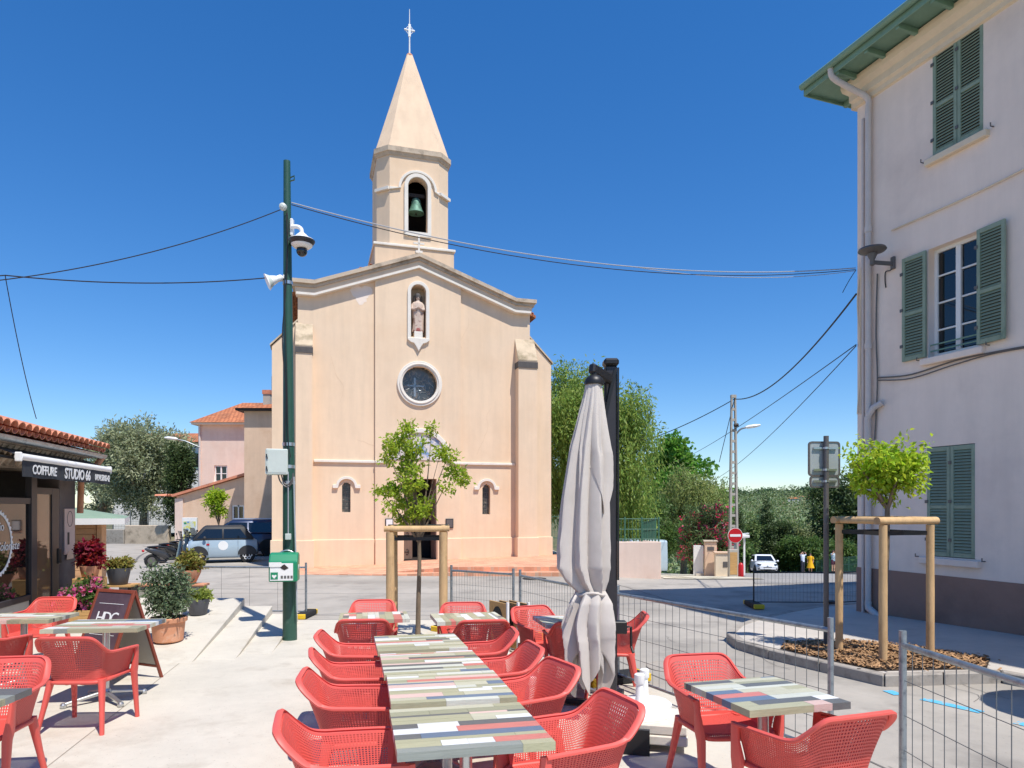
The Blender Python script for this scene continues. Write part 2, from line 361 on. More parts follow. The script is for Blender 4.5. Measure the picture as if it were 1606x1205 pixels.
sheet('street', [(y, cl(y)-3.1, cl(y)+3.6) for y in np.linspace(19, 71, 50)], 10, .012, MT['asphalt'])
def strip_solid(name, left, right, dz0, dz1, mat):     # a raised strip with real sides that follows the ground
    mb = MB(); n = len(left); rings = []
    for (xl, yl), (xr, yr) in zip(left, right):
        rings.append([Vector((xl, yl, H(xl, yl)+dz0)), Vector((xr, yr, H(xr, yr)+dz0)), Vector((xr, yr, H(xr, yr)+dz1)), Vector((xl, yl, H(xl, yl)+dz1))])
    mb.loft(rings); return tag(mb.build(name, mat), kind='structure')
yy = list(np.linspace(24, 70, 24))
strip_solid('pavement', [(cl(y)+3.62, y) for y in yy], [(cl(y)+6.6, y) for y in yy], -.3, .12, MT['pavement'])
strip_solid('pavement', [(cl(y)-4.9, y) for y in yy[1:]], [(cl(y)-3.12, y) for y in yy[1:]], -.3, .12, MT['pavement'])
sheet('driveway', [(y, 4.55+(y-20.2)*.16, 7.6+(y-20.2)*.13) for y in np.linspace(20.6, 60, 40)], 6, .02, MT['gravel'])

# terrace of light concrete in front of the cafe
tr = [(-2, 3.1), (3, 2.72), (5, 2.3), (7.5, 1.42), (10.4, .45), (11.6, .1), (12.35, -.25)]
def tr_x(y): return float(np.interp(y, [a for a, b in tr], [b for a, b in tr]))
sheet('terrace', [(y, -14, tr_x(y)) for y in np.linspace(-2, 12.35, 44)], 40, .014, MT['terrace'])
# expansion joints sawn in the terrace, as thin recessed dark lines
mb = MB()
A = Vector((-.223, .975, 0)); B = Vector((.975, .223, 0))
for b0 in (-2.3, ):
    p = [Vector((-.487, 2.87, 0))+B*b0+A*t for t in np.linspace(-3, 9.5, 40)]
    for i in range(len(p)-1):
        q, r_ = p[i], p[i+1]; q = Vector((q.x, q.y, H(q.x, q.y)+.0165)); r_ = Vector((r_.x, r_.y, H(r_.x, r_.y)+.0165)); s_ = B*.004
        mb.add([q-s_, q+s_, r_+s_, r_-s_], [(0, 1, 2, 3)])
tag(mb.build('terrace_joint', M('joint', (150, 140, 126), .9)), kind='structure')
# wedge steps beside the pole: level treads that the sloping terrace runs into
def wedge(xn, xf, width_left, y0, y1, rise, name):
    mb = MB(); rings = []
    for i in range(14):
        t = i/13; y = y0+(y1-y0)*t; xr = xn+(xf-xn)*t; xl = xr-width_left
        z = H(xr, y)+.014+rise*t+.002; rings.append([Vector((xl, y, H(xl, y)-.2)), Vector((xr, y, H(xr, y)-.2)), Vector((xr, y, z)), Vector((xl, y, z))])
    mb.loft(rings); o = mb.build(name, MT['terrace'], bevel=.006); return tag(o, kind='structure')
wedge(-3.98, -4.74, 9.0, 8.45, 12.1, .42, 'terrace_step')
wedge(-3.53, -4.25, .62, 8.7, 12.1, .28, 'terrace_step')
wedge(-3.21, -3.80, .58, 9.1, 12.1, .14, 'terrace_step')

# low wall with terracotta coping behind the pots
lw = empty('low_wall', (-7.35, 12.75, -.3), R(1.5), 'low rendered wall with terracotta coping behind the potted plants', 'wall')
MB().bb(0, 1.55, 0, .22, 0, .62).build('wall_face', MT['greypanel'], lw, bevel=.006)
mb = MB()
for i in range(6):
    place(MB().bb(0, .262, -.03, .25, .62, .66).mesh('coping_tile', MT['terracotta'], bevel=.006), 'coping_tile', lw, (-.01+i*.266, 0, 0))

# island of pavement with the mulch bed on the near side of the pale house
outl = [(3.97, 7.28), (3.62, 8.05), (3.3, 8.8), (3.12, 9.5), (3.2, 10.2), (3.6, 11.0), (4.3, 11.9), (5.1, 12.7), (6.0, 13.4), (7.2, 13.9), (7.6, 14.0), (9.6, 8.2), (9.3, 3.0), (6.9, 3.0), (5.95, 6.2), (5.35, 7.45)]
def raised(name, poly, z0, z1, mat, bevel=0):
    mb = MB(); n = len(poly)
    vs = [(x, y, H(x, y)+z0) for x, y in poly]+[(x, y, H(x, y)+z1) for x, y in poly]
    mb.add(vs, [tuple(reversed(range(n))), tuple(range(n, 2*n))]+[(i, (i+1) % n, n+(i+1) % n, n+i) for i in range(n)])
    return tag(mb.build(name, mat, bevel=bevel), kind='structure')
def inset_poly(poly, d):
    out = []; n = len(poly)
    for i in range(n):
        p0, p1, p2 = Vector(poly[i-1]), Vector(poly[i]), Vector(poly[(i+1) % n]); e1 = (p1-p0).normalized(); e2 = (p2-p1).normalized()
        n1 = Vector((-e1.y, e1.x)); n2 = Vector((-e2.y, e2.x)); m = (n1+n2).normalized(); m /= max(.4, m.dot(n1)); out.append(tuple(p1+m*d))
    return out
area = sum(outl[i][0]*outl[(i+1) % len(outl)][1]-outl[(i+1) % len(outl)][0]*outl[i][1] for i in range(len(outl)))
SG = 1 if area > 0 else -1
raised('pavement', inset_poly(outl, .13*SG), -.1, .118, MT['pavement'])
inn = inset_poly(outl, .135*SG)
# kerb stones as separate blocks round the island
kw = tag(bpy.data.objects.new('kerb', None), kind='structure'); COL.objects.link(kw)
for i in range(len(outl)):
    if i in (10, 11, 12): continue
    p, q = Vector(outl[i]), Vector(outl[(i+1) % len(outl)]); pi, qi = Vector(inn[i]), Vector(inn[(i+1) % len(outl)])
    k = max(1, round((q-p).length/.8))
    for j in range(k):
        a0, a1 = j/k+.006, (j+1)/k-.006; ps = [p.lerp(q, a0), p.lerp(q, a1), pi.lerp(qi, a1), pi.lerp(qi, a0)]
        mb = MB(); mb.add([(v.x, v.y, H(v.x, v.y)-.1) for v in ps]+[(v.x, v.y, H(v.x, v.y)+.126) for v in ps], [(3, 2, 1, 0), (4, 5, 6, 7), (0, 1, 5, 4), (1, 2, 6, 5), (2, 3, 7, 6), (3, 0, 4, 7)])
        mb.build('kerb_stone', MT['kerb'], kw, bevel=.012)
bed = [(4.02, 7.52), (3.75, 8.15), (3.48, 8.85), (3.7, 9.3), (4.6, 9.5), (5.35, 9.0), (5.75, 8.2), (5.3, 7.62)]
raised('planting_bed', bed, -.05, .126, MT['soil'])
mb = MB(); nb = len(bed); cx = sum(p[0] for p in bed)/nb; cy = sum(p[1] for p in bed)/nb
for i in range(5200):                  # bark chips
    k = random.randrange(nb); t, s_ = random.random(), math.sqrt(random.random()); p, q = bed[k], bed[(k+1) % nb]
    x = cx+((p[0]+(q[0]-p[0])*t)-cx)*s_*.98; y = cy+((p[1]+(q[1]-p[1])*t)-cy)*s_*.98
    if random.random() < .03: x += random.uniform(-.25, .25); y += random.uniform(-.3, .1)
    c = Vector((x, y, H(x, y)+.128+random.random()*.035)); a = random.random()*6.28; l, ww = random.uniform(.012, .035), random.uniform(.006, .014)
    u = Vector((math.cos(a), math.sin(a), random.uniform(-.5, .5)))*l; v_ = Vector((-math.sin(a), math.cos(a), random.uniform(-.5, .5)))*ww
    mb.add([c-u-v_, c+u-v_, c+u+v_, c-u+v_], [(0, 1, 2, 3)])
o = place(nmesh('bark_mulch', mb.v, mb.f, MT['mulch']), 'bark_mulch'); tag(o, 'brown bark chips spread round the guarded tree beside the kerb', 'mulch', kind='stuff')
# blue parking lines
for (a, b_) in (((1392, 1083), (1410, 1090)), ((1447, 1096), (1540, 1117)), ((1592, 1133), (1700, 1156))):
    def g_(px, py, z=.006):
        off = py-HORIZON; d = (1.73-z)/(off/FPX-.0267); return Vector(((px-803)*d/FPX, d, H((px-803)*d/FPX, d)+z))
    p, q = g_(*a), g_(*b_); t = (q-p).normalized(); s_ = Vector((-t.y, t.x, 0))*.055; mb = MB()
    mb.add([p-s_, q-s_, q+s_, p+s_], [(0, 1, 2, 3)]); tag(mb.build('road_marking', MT['blue']), kind='structure')
# manhole covers and patches let into the road
def disc(px, py, r, name, mat):
    off = py-HORIZON; d = 1.73/(off/FPX-.0267) if py > 965 else 2.06*FPX/off
    x = (px-803)*d/FPX; mb = MB(); mb.lathe([(r, 0), (r, .012), (r*.93, .014), (r*.92, .008), (r*.05, .008)], 28)
    o = mb.build(name, mat, loc=(x, d, H(x, d)+.002)); return tag(o, kind='structure')
disc(838, 908, .34, 'manhole_cover', MT['rubber']); disc(1053, 1047, .3, 'manhole_cover', MT['kerb'])

# gutter line, seams and cracks
def ground_line(pts, wd, mat, dz=.004):
    mb = MB(); P = [Vector((x, y, H(x, y)+dz)) for x, y in pts]
    for i in range(len(P)-1):
        t = (P[i+1]-P[i]).normalized(); s_ = Vector((-t.y, t.x, 0))*wd/2; mb.add([P[i]-s_, P[i]+s_, P[i+1]+s_, P[i+1]-s_], [(0, 1, 2, 3)])
    return tag(place(nmesh('road_seam', mb.v, mb.f, mat), 'road_seam'), kind='structure')
seam = M('tar seam', (112, 108, 104), .9, .1, 4, 0); rd = random.Random(12)
ground_line([(x, 12.44+.01*math.sin(x)) for x in np.linspace(-14, -.3, 40)], .05, seam)
ground_line([(x, 12.95) for x in np.linspace(-14, .6, 40)], .015, seam)
ground_line([(x, 16.2+.03*math.sin(x*.8)) for x in np.linspace(-24, 3, 50)], .02, seam); ground_line([(x, 18.7+.02*math.sin(x*.6)) for x in np.linspace(-24, 5, 50)], .018, seam)
ground_line([(2.6+.25*t+.02*math.sin(t*9), 19.6-t*1.25) for t in np.linspace(0, 4, 24)], .025, seam); ground_line([(tr_x(y)+.32, y) for y in np.linspace(2, 11.8, 30)], .02, seam)
ground_line([(p[0], p[1]) for p in crom([(-19.5, 36), (-17.8, 33.9), (-15.6, 28.6), (-13.4, 24), (-12.6, 21)], 24)], .09, seam)
for k in range(9):
    x, y, a = rd.uniform(1.8, 5), rd.uniform(4, 11.5), rd.uniform(0, 6.3); pts = []
    for i in range(rd.randint(6, 14)): pts.append((x, y)); a += rd.uniform(-.6, .6); x += .12*math.cos(a); y += .12*math.sin(a)
    ground_line(pts, rd.uniform(.004, .008), seam)
# terracotta paving and steps in front of the church
def paving(name, poly, zt, mat):
    mb = MB(); n = len(poly); vs = [(x, y, -.6) for x, y in poly]+[(x, y, z) for (x, y), z in zip(poly, zt)]
    mb.add(vs, [tuple(reversed(range(n))), tuple(range(n, 2*n))]+[(i, (i+1) % n, n+(i+1) % n, n+i) for i in range(n)])
    return tag(mb.build(name, mat, bevel=.008), kind='structure')
paving('church_pavement', [(-6.6, 20.75), (-3.4, 20.35), (-2.0, 20.3), (1.55, 20.2), (2.1, 26), (-7.4, 23.6)], [-.245, -.2, -.14, -.13, -.13, -.245], MT['redtile'])
paving('church_step', [(-3.6, 21.0), (-2.0, 20.75), (1.4, 20.65), (1.95, 26), (-4.2, 25)], [-.19, -.02, .0, .0, -.12], MT['redtile'])

# ================================================================== the church
CH_A = R(16.4); LX, LY = -7.33, 23.2; CZ = -.3
ch = empty('church', (LX, LY, CZ), CH_A, 'peach rendered church with pointed bell tower and round window', 'church')
ca, sa = math.cos(CH_A), math.sin(CH_A)
def fu(px, w_=0):                      # photograph column -> metres along the facade plane set w_ behind the front
    k = (px-803)/FPX; lx, ly = LX-w_*sa, LY+w_*ca
    return (k*ly-lx)/(ca-k*sa)
def fz(px, py, w_=0):
    u = fu(px, w_); y = LY+w_*ca+u*sa; return CAM_Z-(py-HORIZON)*y/FPX-CZ
uL, uR = fu(467), fu(831); uc = (fu(588)+fu(722))/2; ua, ub = fu(588), fu(722)
zE = fz(462, 452)+.0; zA = fz(655, 412)
def gable(u, e=0):                     # underside line of the cornice
    a = abs(u-uc); h = (uR-uL)/2
    return zE+(zA-zE)*max(0, min(1, (h*.86-a)/(h*.86)))
def facade_poly(u0, u1, z0, extra=0, n=24):
    return [(u0, z0)]+[(u1, z0)]+[(u1+(u0-u1)*i/n, gable(u1+(u0-u1)*i/n)+extra) for i in range(n+1)]
def YB(w_): return Matrix.Translation((0, w_, 0)) @ XZ   # draws x,z outlines on the plane w_ behind the front, thickness to the back
mb = MB(); mb.prism(facade_poly(uL, uR, 0), .5, YB(0)); mb.build('front_wall', MT['plaster'], ch)
mb = MB(); dz = 0; mb.prism(facade_poly(ua, ub, 0), .1, YB(-.1))
# the raised centre bay is cut round door, window and niche below, so build it from pieces
uw, zw = fu(657.5), fz(657.5, 603); rw = .70
un, zn0, zn1 = fu(655.5), fz(655, 530), fz(655, 447); wn = .30
ud0, ud1, zd1 = fu(633), fu(684), fz(660, 751); uarc = (ud0+ud1)/2; zarc = fz(650, 722)
def slab_with_holes(u0, u1, z0, topf, holes, y0, y1, nx=110, nz=230):  # fine grid wall with openings left out, reveals closed
    us = np.linspace(u0, u1, nx+1); zmax = max(topf(u) for u in us); zs = np.linspace(z0, zmax, nz+1)
    bm = bmesh.new(); vg = {}
    def v(i, j, back):
        k = (i, j, back)
        if k not in vg: vg[k] = bm.verts.new((us[i], y1 if back else y0, min(zs[j], topf(us[i]))))
        return vg[k]
    solid = np.zeros((nx, nz), bool)
    for i in range(nx):
        um = (us[i]+us[i+1])/2
        for j in range(nz):
            zm = (zs[j]+zs[j+1])/2
            if zs[j] < min(topf(us[i]), topf(us[i+1]))-1e-4 and not any(h(um, zm) for h in holes): solid[i, j] = 1
    for i in range(nx):
        for j in range(nz):
            if not solid[i, j]: continue
            try:
                bm.faces.new((v(i, j, 0), v(i+1, j, 0), v(i+1, j+1, 0), v(i, j+1, 0)))
                for di, dj, e in ((-1, 0, ((i, j+1), (i, j))), (1, 0, ((i+1, j), (i+1, j+1))), (0, -1, ((i, j), (i+1, j))), (0, 1, ((i+1, j+1), (i, j+1)))):
                    a, b_ = i+di, j+dj
                    if a < 0 or b_ < 0 or a >= nx or b_ >= nz or not solid[a, b_]:
                        bm.faces.new((v(*e[1], 0), v(*e[0], 0), v(*e[0], 1), v(*e[1], 1)))
            except ValueError: pass
    me = bpy.data.meshes.new('centre_bay'); bmesh.ops.recalc_face_normals(bm, faces=bm.faces); bm.to_mesh(me); bm.free(); return me
hole_w = lambda u, z: (u-uw)**2+(z-zw)**2 < (rw-.06)**2
hole_n = lambda u, z: abs(u-un) < wn-.03 and zn0 < z < zn1-wn and True or (u-un)**2+(z-(zn1-wn))**2 < (wn-.03)**2
hole_d = lambda u, z: ud0 < u < ud1 and z < zd1
# front wall with a deep door, niche and round window: the plain wall is moved behind
bpy.data.objects.remove(bpy.data.objects['front_wall'])
me = slab_with_holes(ua, ub, 0, gable, [hole_w, hole_n, hole_d], -.1, .36); me.materials.append(MT['plaster']); place(me, 'centre_bay', ch)
slit = [(fu(543.5), fz(543, 757), fz(543, 803)), (fu(763), fz(763, 760), fz(763, 806))]
for (s0, s1), sl_ in zip(((uL, ua), (ub, uR)), slit):
    us_, zt_, zb_ = sl_; hw = .15
    hs = lambda u, z: (abs(u-us_) < hw and zb_ < z < zt_-hw) or (u-us_)**2+(z-(zt_-hw))**2 < hw*hw
    me = slab_with_holes(s0, s1, 0, gable, [hs], 0, .36, 90, 230); me.materials.append(MT['plaster']); place(me, 'front_wall', ch)
    wn_ = MB().bb(us_-.2, us_+.2, .2, .22, zb_-.05, zt_+.05).build('slit_window', MT['leaded'], ch)
    mb = MB()
    for q in range(7): mb.bb(us_-.16, us_+.16, .185, .2, zb_+.08+q*.14, zb_+.095+q*.14)
    mb.bb(us_-.05, us_-.035, .186, .2, zb_, zt_); mb.bb(us_+.05, us_+.065, .186, .2, zb_, zt_); mb.build('leading', MT['lampgrey'], wn_)
    hz = zt_-hw+.02
    po = arc(us_, hz, .36, PI, 0, 16, .34); pi_ = arc(us_, hz, .27, PI, 0, 16, .25)
    po = [(us_-.47, hz-.06), (us_-.47, hz+.05), (us_-.36, hz+.05)]+po[1:-1]+[(us_+.36, hz+.05), (us_+.47, hz+.05), (us_+.47, hz-.06)]
    pi_ = [(us_-.46, hz-.07), (us_-.3, hz-.07), (us_-.28, hz-.03)]+pi_[1:-1]+[(us_+.28, hz-.03), (us_+.3, hz-.07), (us_+.46, hz-.07)]
    MB().band(po, pi_, .09, YB(-.085)).build('hood_mould', MT['trim'], ch, bevel=.008)
# round window
rwin = MB().lathe([(rw-.04, 0), (rw-.04, .02)], 48, (uw, .2, zw), Matrix.Rotation(R(90), 4, 'X')).build('round_window', MT['leaded'], ch)
mb = MB()
mb.ring(arc(uw, zw, rw+.1, 0, 2*PI*47/48, 48), arc(uw, zw, rw-.08, 0, 2*PI*47/48, 48), .09, YB(-.17))
fr = mb.build('window_surround', MT['trim'], ch, bevel=.01)
MB().ring(arc(uw, zw, rw+.02, 0, 2*PI*47/48, 48), arc(uw, zw, rw-.03, 0, 2*PI*47/48, 48), .04, YB(-.2)).build('surround_moulding', MT['trim'], ch, bevel=.01)
mb = MB(); random.seed(3)
for q in range(46):
    a = random.random()*6.28; r_ = math.sqrt(random.random())*.56; x, z = uw+r_*math.cos(a), zw-.1+r_*.8*math.sin(a)
    pts = [(x, .17, z)]; ang = random.random()*6.28
    for k in range(5):
        ang += random.uniform(-.7, .7); x += .06*math.cos(ang); z += .06*math.sin(ang)
        if (x-uw)**2+(z-zw)**2 < .57**2: pts.append((x, .17, z))
    if len(pts) > 2: mb.tube(pts, .0075, 5)
mb.bb(uw-.17, uw-.1, .165, .18, zw-.42, zw+.25); mb.bb(uw-.4, uw+.2, .165, .18, zw-.06, zw-.01)
mb.build('leading', MT['galv'], rwin)
# niche: lining, white surround with pointed bracket, statue
mb = MB(); mb.bb(un-wn-.02, un+wn+.02, .3, .34, zn0-.05, zn1+.05); mb.build('niche_back', MT['stone_trim'], ch)
zc = zn1-wn
po = [(un-wn-.09, zn0-.05)]+arc(un, zc, wn+.09, PI, 0, 18)+[(un+wn+.09, zn0-.05)]
pi_ = [(un-wn+.03, zn0-.05)]+arc(un, zc, wn-.03, PI, 0, 18)+[(un+wn-.03, zn0-.05)]
MB().band(po, pi_, .07, YB(-.165)).build('niche_surround', MT['trim'], ch, bevel=.008)
br = [(un-wn-.09, zn0-.05), (un-wn-.09, zn0-.12), (un-wn+.02, zn0-.2), (un-.16, zn0-.24), (un-.07, zn0-.38), (un, zn0-.52), (un+.07, zn0-.38), (un+.16, zn0-.24), (un+wn-.02, zn0-.2), (un+wn+.09, zn0-.12), (un+wn+.09, zn0-.05)]
MB().prism(br, .1, YB(-.19)).build('niche_bracket', MT['trim'], ch, bevel=.01)
MB().bb(un-.15, un+.15, -.12, .2, zn0-.05, zn0+.2).build('statue_pedestal', MT['trim'], ch, bevel=.01)
# statue in the niche (a thing that stands on the pedestal)
sp = ch.matrix_world if False else None
def ch_world(u, w_, z): return Vector((LX+u*ca-w_*sa, LY+u*sa+w_*ca, CZ+z))
st = empty('statue', ch_world(un, .03, zn0+.2), CH_A, 'weathered robed saint statue standing in the white niche', 'statue')
rings = []
for z, rx, ry, ox in ((0, .2, .13, 0), (.05, .205, .135, 0), (.2, .185, .125, .01), (.4, .18, .12, .015), (.6, .2, .12, .0), (.78, .215, .125, -.005), (.92, .225, .125, 0), (1.0, .22, .12, 0), (1.06, .17, .1, 0), (1.1, .07, .065, 0), (1.15, .055, .055, 0)):
    rings.append([Vector((ox+rx*math.cos(q)*(1+.07*math.sin(q*6+z*5)*(z < .9)), ry*math.sin(q)*(1+.1*math.sin(q*5+z*3)*(z < .9)), z)) for q in np.linspace(0, 2*PI, 33)[:-1]])
MB().loft(rings).build('robe', MT['statue'], st, True)
MB().ball((0, -.015, 1.235), (.075, .085, .105), 14, 10).build('head', MT['statue'], st, True)
mb = MB(); mb.lathe([(.098, 1.22), (.11, 1.3), (.085, 1.37), (.03, 1.4)], 14); mb.tube([(-.1, .02, 1.3), (-.12, .05, 1.16), (-.1, .06, 1.04)], [.04, .045, .03], 8); mb.tube([(.1, .02, 1.3), (.12, .05, 1.16), (.1, .06, 1.04)], [.04, .045, .03], 8)
mb.build('hair', MT['slate'], st, True)
for s_ in (-1, 1):
    MB().tube([(s_*.18, 0, .98), (s_*.21, -.04, .8), (s_*.12, -.14, .78), (s_*.02, -.165, .86)], [.065, .065, .05, .03], 10).build('arm', MT['statue'], st, True)
mb = MB(); mb.lathe([(.19, 0), (.2, .03), (.18, .12), (.1, .2)], 20, sy=.72); mb.build('plinth', MT['statue_red'], st, True)
# portal: reveal, open door leaf, tympanum arch, dark porch
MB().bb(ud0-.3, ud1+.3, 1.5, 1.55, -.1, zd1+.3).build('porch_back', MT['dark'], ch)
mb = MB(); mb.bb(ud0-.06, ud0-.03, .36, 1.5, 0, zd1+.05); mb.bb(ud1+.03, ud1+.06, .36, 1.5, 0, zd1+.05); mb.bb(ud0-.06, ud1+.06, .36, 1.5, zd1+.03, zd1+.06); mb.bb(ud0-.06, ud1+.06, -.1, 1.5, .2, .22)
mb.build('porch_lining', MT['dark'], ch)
for s0, nm in ((ud0, 0), (ud1, 1)):
    leaf = MB().bb(0, .34, -.03, .03, .23, zd1-.02).build('door', M('oak door', (118, 96, 82), .7, .2, 4, .2, 30, stretch=(6, 6, .6)), ch, bevel=.01)
    leaf.location = (s0+(.01 if nm == 0 else -.01), .1, 0); leaf.rotation_euler = (0, 0, R(20) if nm == 0 else R(105))
    for zz in (.5, 1.1, 1.9):
        mb = MB()
        mb.tube([(.02, -.04, zz), (.2, -.04, zz)], .012, 6); mb.tube([(.08, -.04, zz-.08), (.14, -.04, zz-.1), (.18, -.04, zz-.05), (.15, -.04, zz)], .009, 6); mb.tube([(.08, -.04, zz+.08), (.14, -.04, zz+.1), (.18, -.04, zz+.05), (.15, -.04, zz)], .009, 6)
        mb.build('hinge', MT['black'], leaf)
ra = (fu(697)-fu(604))/2
MB().band(arc(uarc, zarc, ra+.06, PI, 0, 28), arc(uarc, zarc, ra-.09, PI, 0, 28), .1, YB(-.19)).build('portal_arch', MT['trim'], ch, bevel=.01)
MB().prism(arc(uarc, zarc, ra-.1, 0, PI, 28), .03, YB(-.125)).build('tympanum', stained(M('tympanum', (214, 204, 196), .8, .1, 4), (120, 150, 190), 2.2, .52, .6), ch)
# string course, plinth
zs_ = fz(700, 727)
for a, b_, y0 in ((fu(492), ua-.002, -.07), (ua, uarc-ra-.07, -.17), (uarc+ra+.07, ub, -.17), (ub+.002, fu(807), -.07)):
    MB().bb(a, b_, y0, y0+.1, zs_-.04, zs_+.05).build('string_course', MT['trim'], ch, bevel=.012)
zp = fz(560, 846)
for a, b_, y0 in ((uL+.4, ua-.003, -.05), (ua-.003, ud0-.02, -.15), (ud1+.02, ub+.003, -.15), (ub+.003, uR-.4, -.05)):
    MB().bb(a, b_, y0, y0+.12, -.4, zp).build('plinth', MT['plaster'], ch, bevel=.015)
# buttresses on the front and on the flanks
for px0, px1, pyt, pym, pyb in ((464, 490, 507, 545, 557), (808, 837, 532, 568, 580)):
    a, b_ = fu(px0), fu(px1); z0, z1, z2 = fz(px0, pyt), fz(px0, pym), fz(px0, pyb); pr = .42
    bt = MB(); bt.prism([(0, 0), (-pr, 0), (-pr, z1), (0, z0)], b_-a, Matrix(((0, 0, 1, a), (1, 0, 0, 0), (0, 1, 0, 0), (0, 0, 0, 1))))
    bo = bt.build('buttress', MT['plaster'], ch)
    m_ = Matrix(((0, 0, 1, a-.015), (1, 0, 0, 0), (0, 1, 0, 0), (0, 0, 0, 1)))
    MB().prism([(.02, z0+.04), (-pr-.012, z1+.02), (-pr-.012, z1-.03), (.02, z0-.02)], b_-a+.03, m_).build('buttress_cap', MT['cap_stone'], bo, bevel=.008)
    MB().bb(a-.02, b_+.02, -pr-.03, -.02, z2, z1-.06).build('slate_band', MT['slate'], bo)
    MB().bb(a-.05, b_+.05, -pr-.06, 0, -.4, zp).build('buttress_base', MT['plaster'], bo, bevel=.012)
for px0, px1, pyi, pyo, side in ((467, 427, 507, 545, -1), (831, 861, 533, 573, 1)):
    a = uL if side < 0 else uR; b_ = fu(px1, .3); z0, z1 = fz(px0, pyi, .3), fz(px1, pyo, .3)
    bo = MB().prism([(a, 0), (b_, 0), (b_, z1), (a, z0)], .7, YB(.06)).build('buttress', MT['plaster'], ch)
    MB().prism([(a, z0+.01), (b_+side*.06, z1+.0), (b_+side*.06, z1+.06), (a, z0+.08)], .8, YB(.01)).build('buttress_cap', MT['cap_stone'], bo)
    MB().bb(min(a, b_+side*.05), max(a, b_+side*.05), .01, .8, -.4, zp).build('buttress_base', MT['plaster'], bo, bevel=.012)
# raking cornice
def rake(y0, th, lo, hi, ov, mat, name):
    for side in (-1, 1):
        us_ = [uc]+[uc+side*(uR-uL)/2*t for t in (.2, .4, .6, .8, .86, 1.0)]; us_[-1] += side*ov
        po = [(u, gable(u)+hi) for u in us_]; pi_ = [(u, gable(u)+lo) for u in us_]
        MB().band(po, pi_, th, YB(y0)).build(name, mat, ch)
rake(-.34, .8, .11, .24, .2, MT['stone_trim'], 'cornice'); rake(-.25, .7, -.0, .108, .13, MT['stone_trim'], 'cornice_bed'); rake(-.2, .5, -.16, -.004, .05, MT['plaster'], 'cornice_frieze'); rake(-.22, .4, -.25, -.17, .02, MT['trim'], 'cornice_fillet')
# nave behind, with its tiled roof
NL = 17
mb = MB(); mb.bb(uL+.1, uL+.5, .4, NL, -.4, zE-.5); mb.bb(uR-.5, uR-.1, .4, NL, -.4, zE-.5); mb.bb(uL+.1, uR-.1, NL-.4, NL, -.4, zE-.2); mb.build('nave_wall', MT['plaster'], ch)
zr = zA+.62
for side in (-1, 1):
    e = uc+side*((uR-uL)/2+.42); mb = MB(); zl = zE-.12
    mb.add([(uc, .45, zr), (e, .45, zl), (e, NL+.2, zl), (uc, NL+.2, zr), (uc, .45, zr-.1), (e, .45, zl-.1), (e, NL+.2, zl-.1), (uc, NL+.2, zr-.1)], [(0, 1, 2, 3), (7, 6, 5, 4), (0, 4, 5, 1), (1, 5, 6, 2), (2, 6, 7, 3)])
    rf = mb.build('nave_roof', MT['roof_far'], ch)
    tm = MB(); L_ = math.hypot(e-uc, zr-zl)
    tile_me = MB().loft([[Vector((.085*f*math.cos(q), 0+s_, .075*f*math.sin(q))) for q in np.linspace(PI, 0, 7)]+[Vector((.07*f*math.cos(q), 0+s_, .06*f*math.sin(q))) for q in np.linspace(0, PI, 7)] for s_, f in ((0, 1), (.46, .85))]).mesh('roof_tile', MT['tile'], True)
    for k in range(13):
        t = (k+.4)/13; o = place(tile_me, 'roof_tile', rf); o.location = (e+(uc-e)*t, .5, zl+(zr-zl)*t); ang = math.atan2(zr-zl, e-uc)
        o.rotation_euler = (0, 0, 0)
# little cross on the gable
mb = MB(); zx = gable(uc)+.3; mb.bb(uc-.03, uc+.03, -.15, -.09, zx, zx+.62); mb.bb(uc-.19, uc+.19, -.15, -.09, zx+.3, zx+.36); mb.bb(uc-.12, uc+.12, -.2, .0, zx-.02, zx+.06)
mb.build('gable_cross', MT['trim'], ch)
# bell tower
tw = .35; t0, t1 = fu(590.5, tw), fu(708.5, tw); tc = (t0+t1)/2; hw = (t1-t0)/2*.965; cf = .42
def octo(s_, y_off=0): c = s_-cf*(s_/hw); return [(tc-c, -s_), (tc+c, -s_), (tc+s_, -c), (tc+s_, c), (tc+c, s_), (tc-c, s_), (tc-s_, c), (tc-s_, -c)]
ty = tw+hw+.05
zb0 = zA-.6; zb1 = fz(650, 391, tw); zc0, zc1 = fz(650, 247, tw), fz(650, 235, tw); zs1 = fz(646, 88, tw+hw)
TM = Matrix.Translation((0, ty, 0))
def obox(s0, z0, s1, z1): return [[TM @ Vector((x, y, z)) for x, y in octo(s_)] for s_, z in ((s0, z0), (s1, z1))]
MB().bb(tc-hw-.12, tc+hw+.12, ty-hw-.12, ty+hw+.12, zb0, zb1).build('tower_base', MT['plaster_l'], ch, bevel=.02)
MB().bb(tc-hw-.17, tc+hw+.17, ty-hw-.17, ty+hw+.17, zb1, zb1+.09).build('tower_ledge', MT['trim'], ch, bevel=.015)
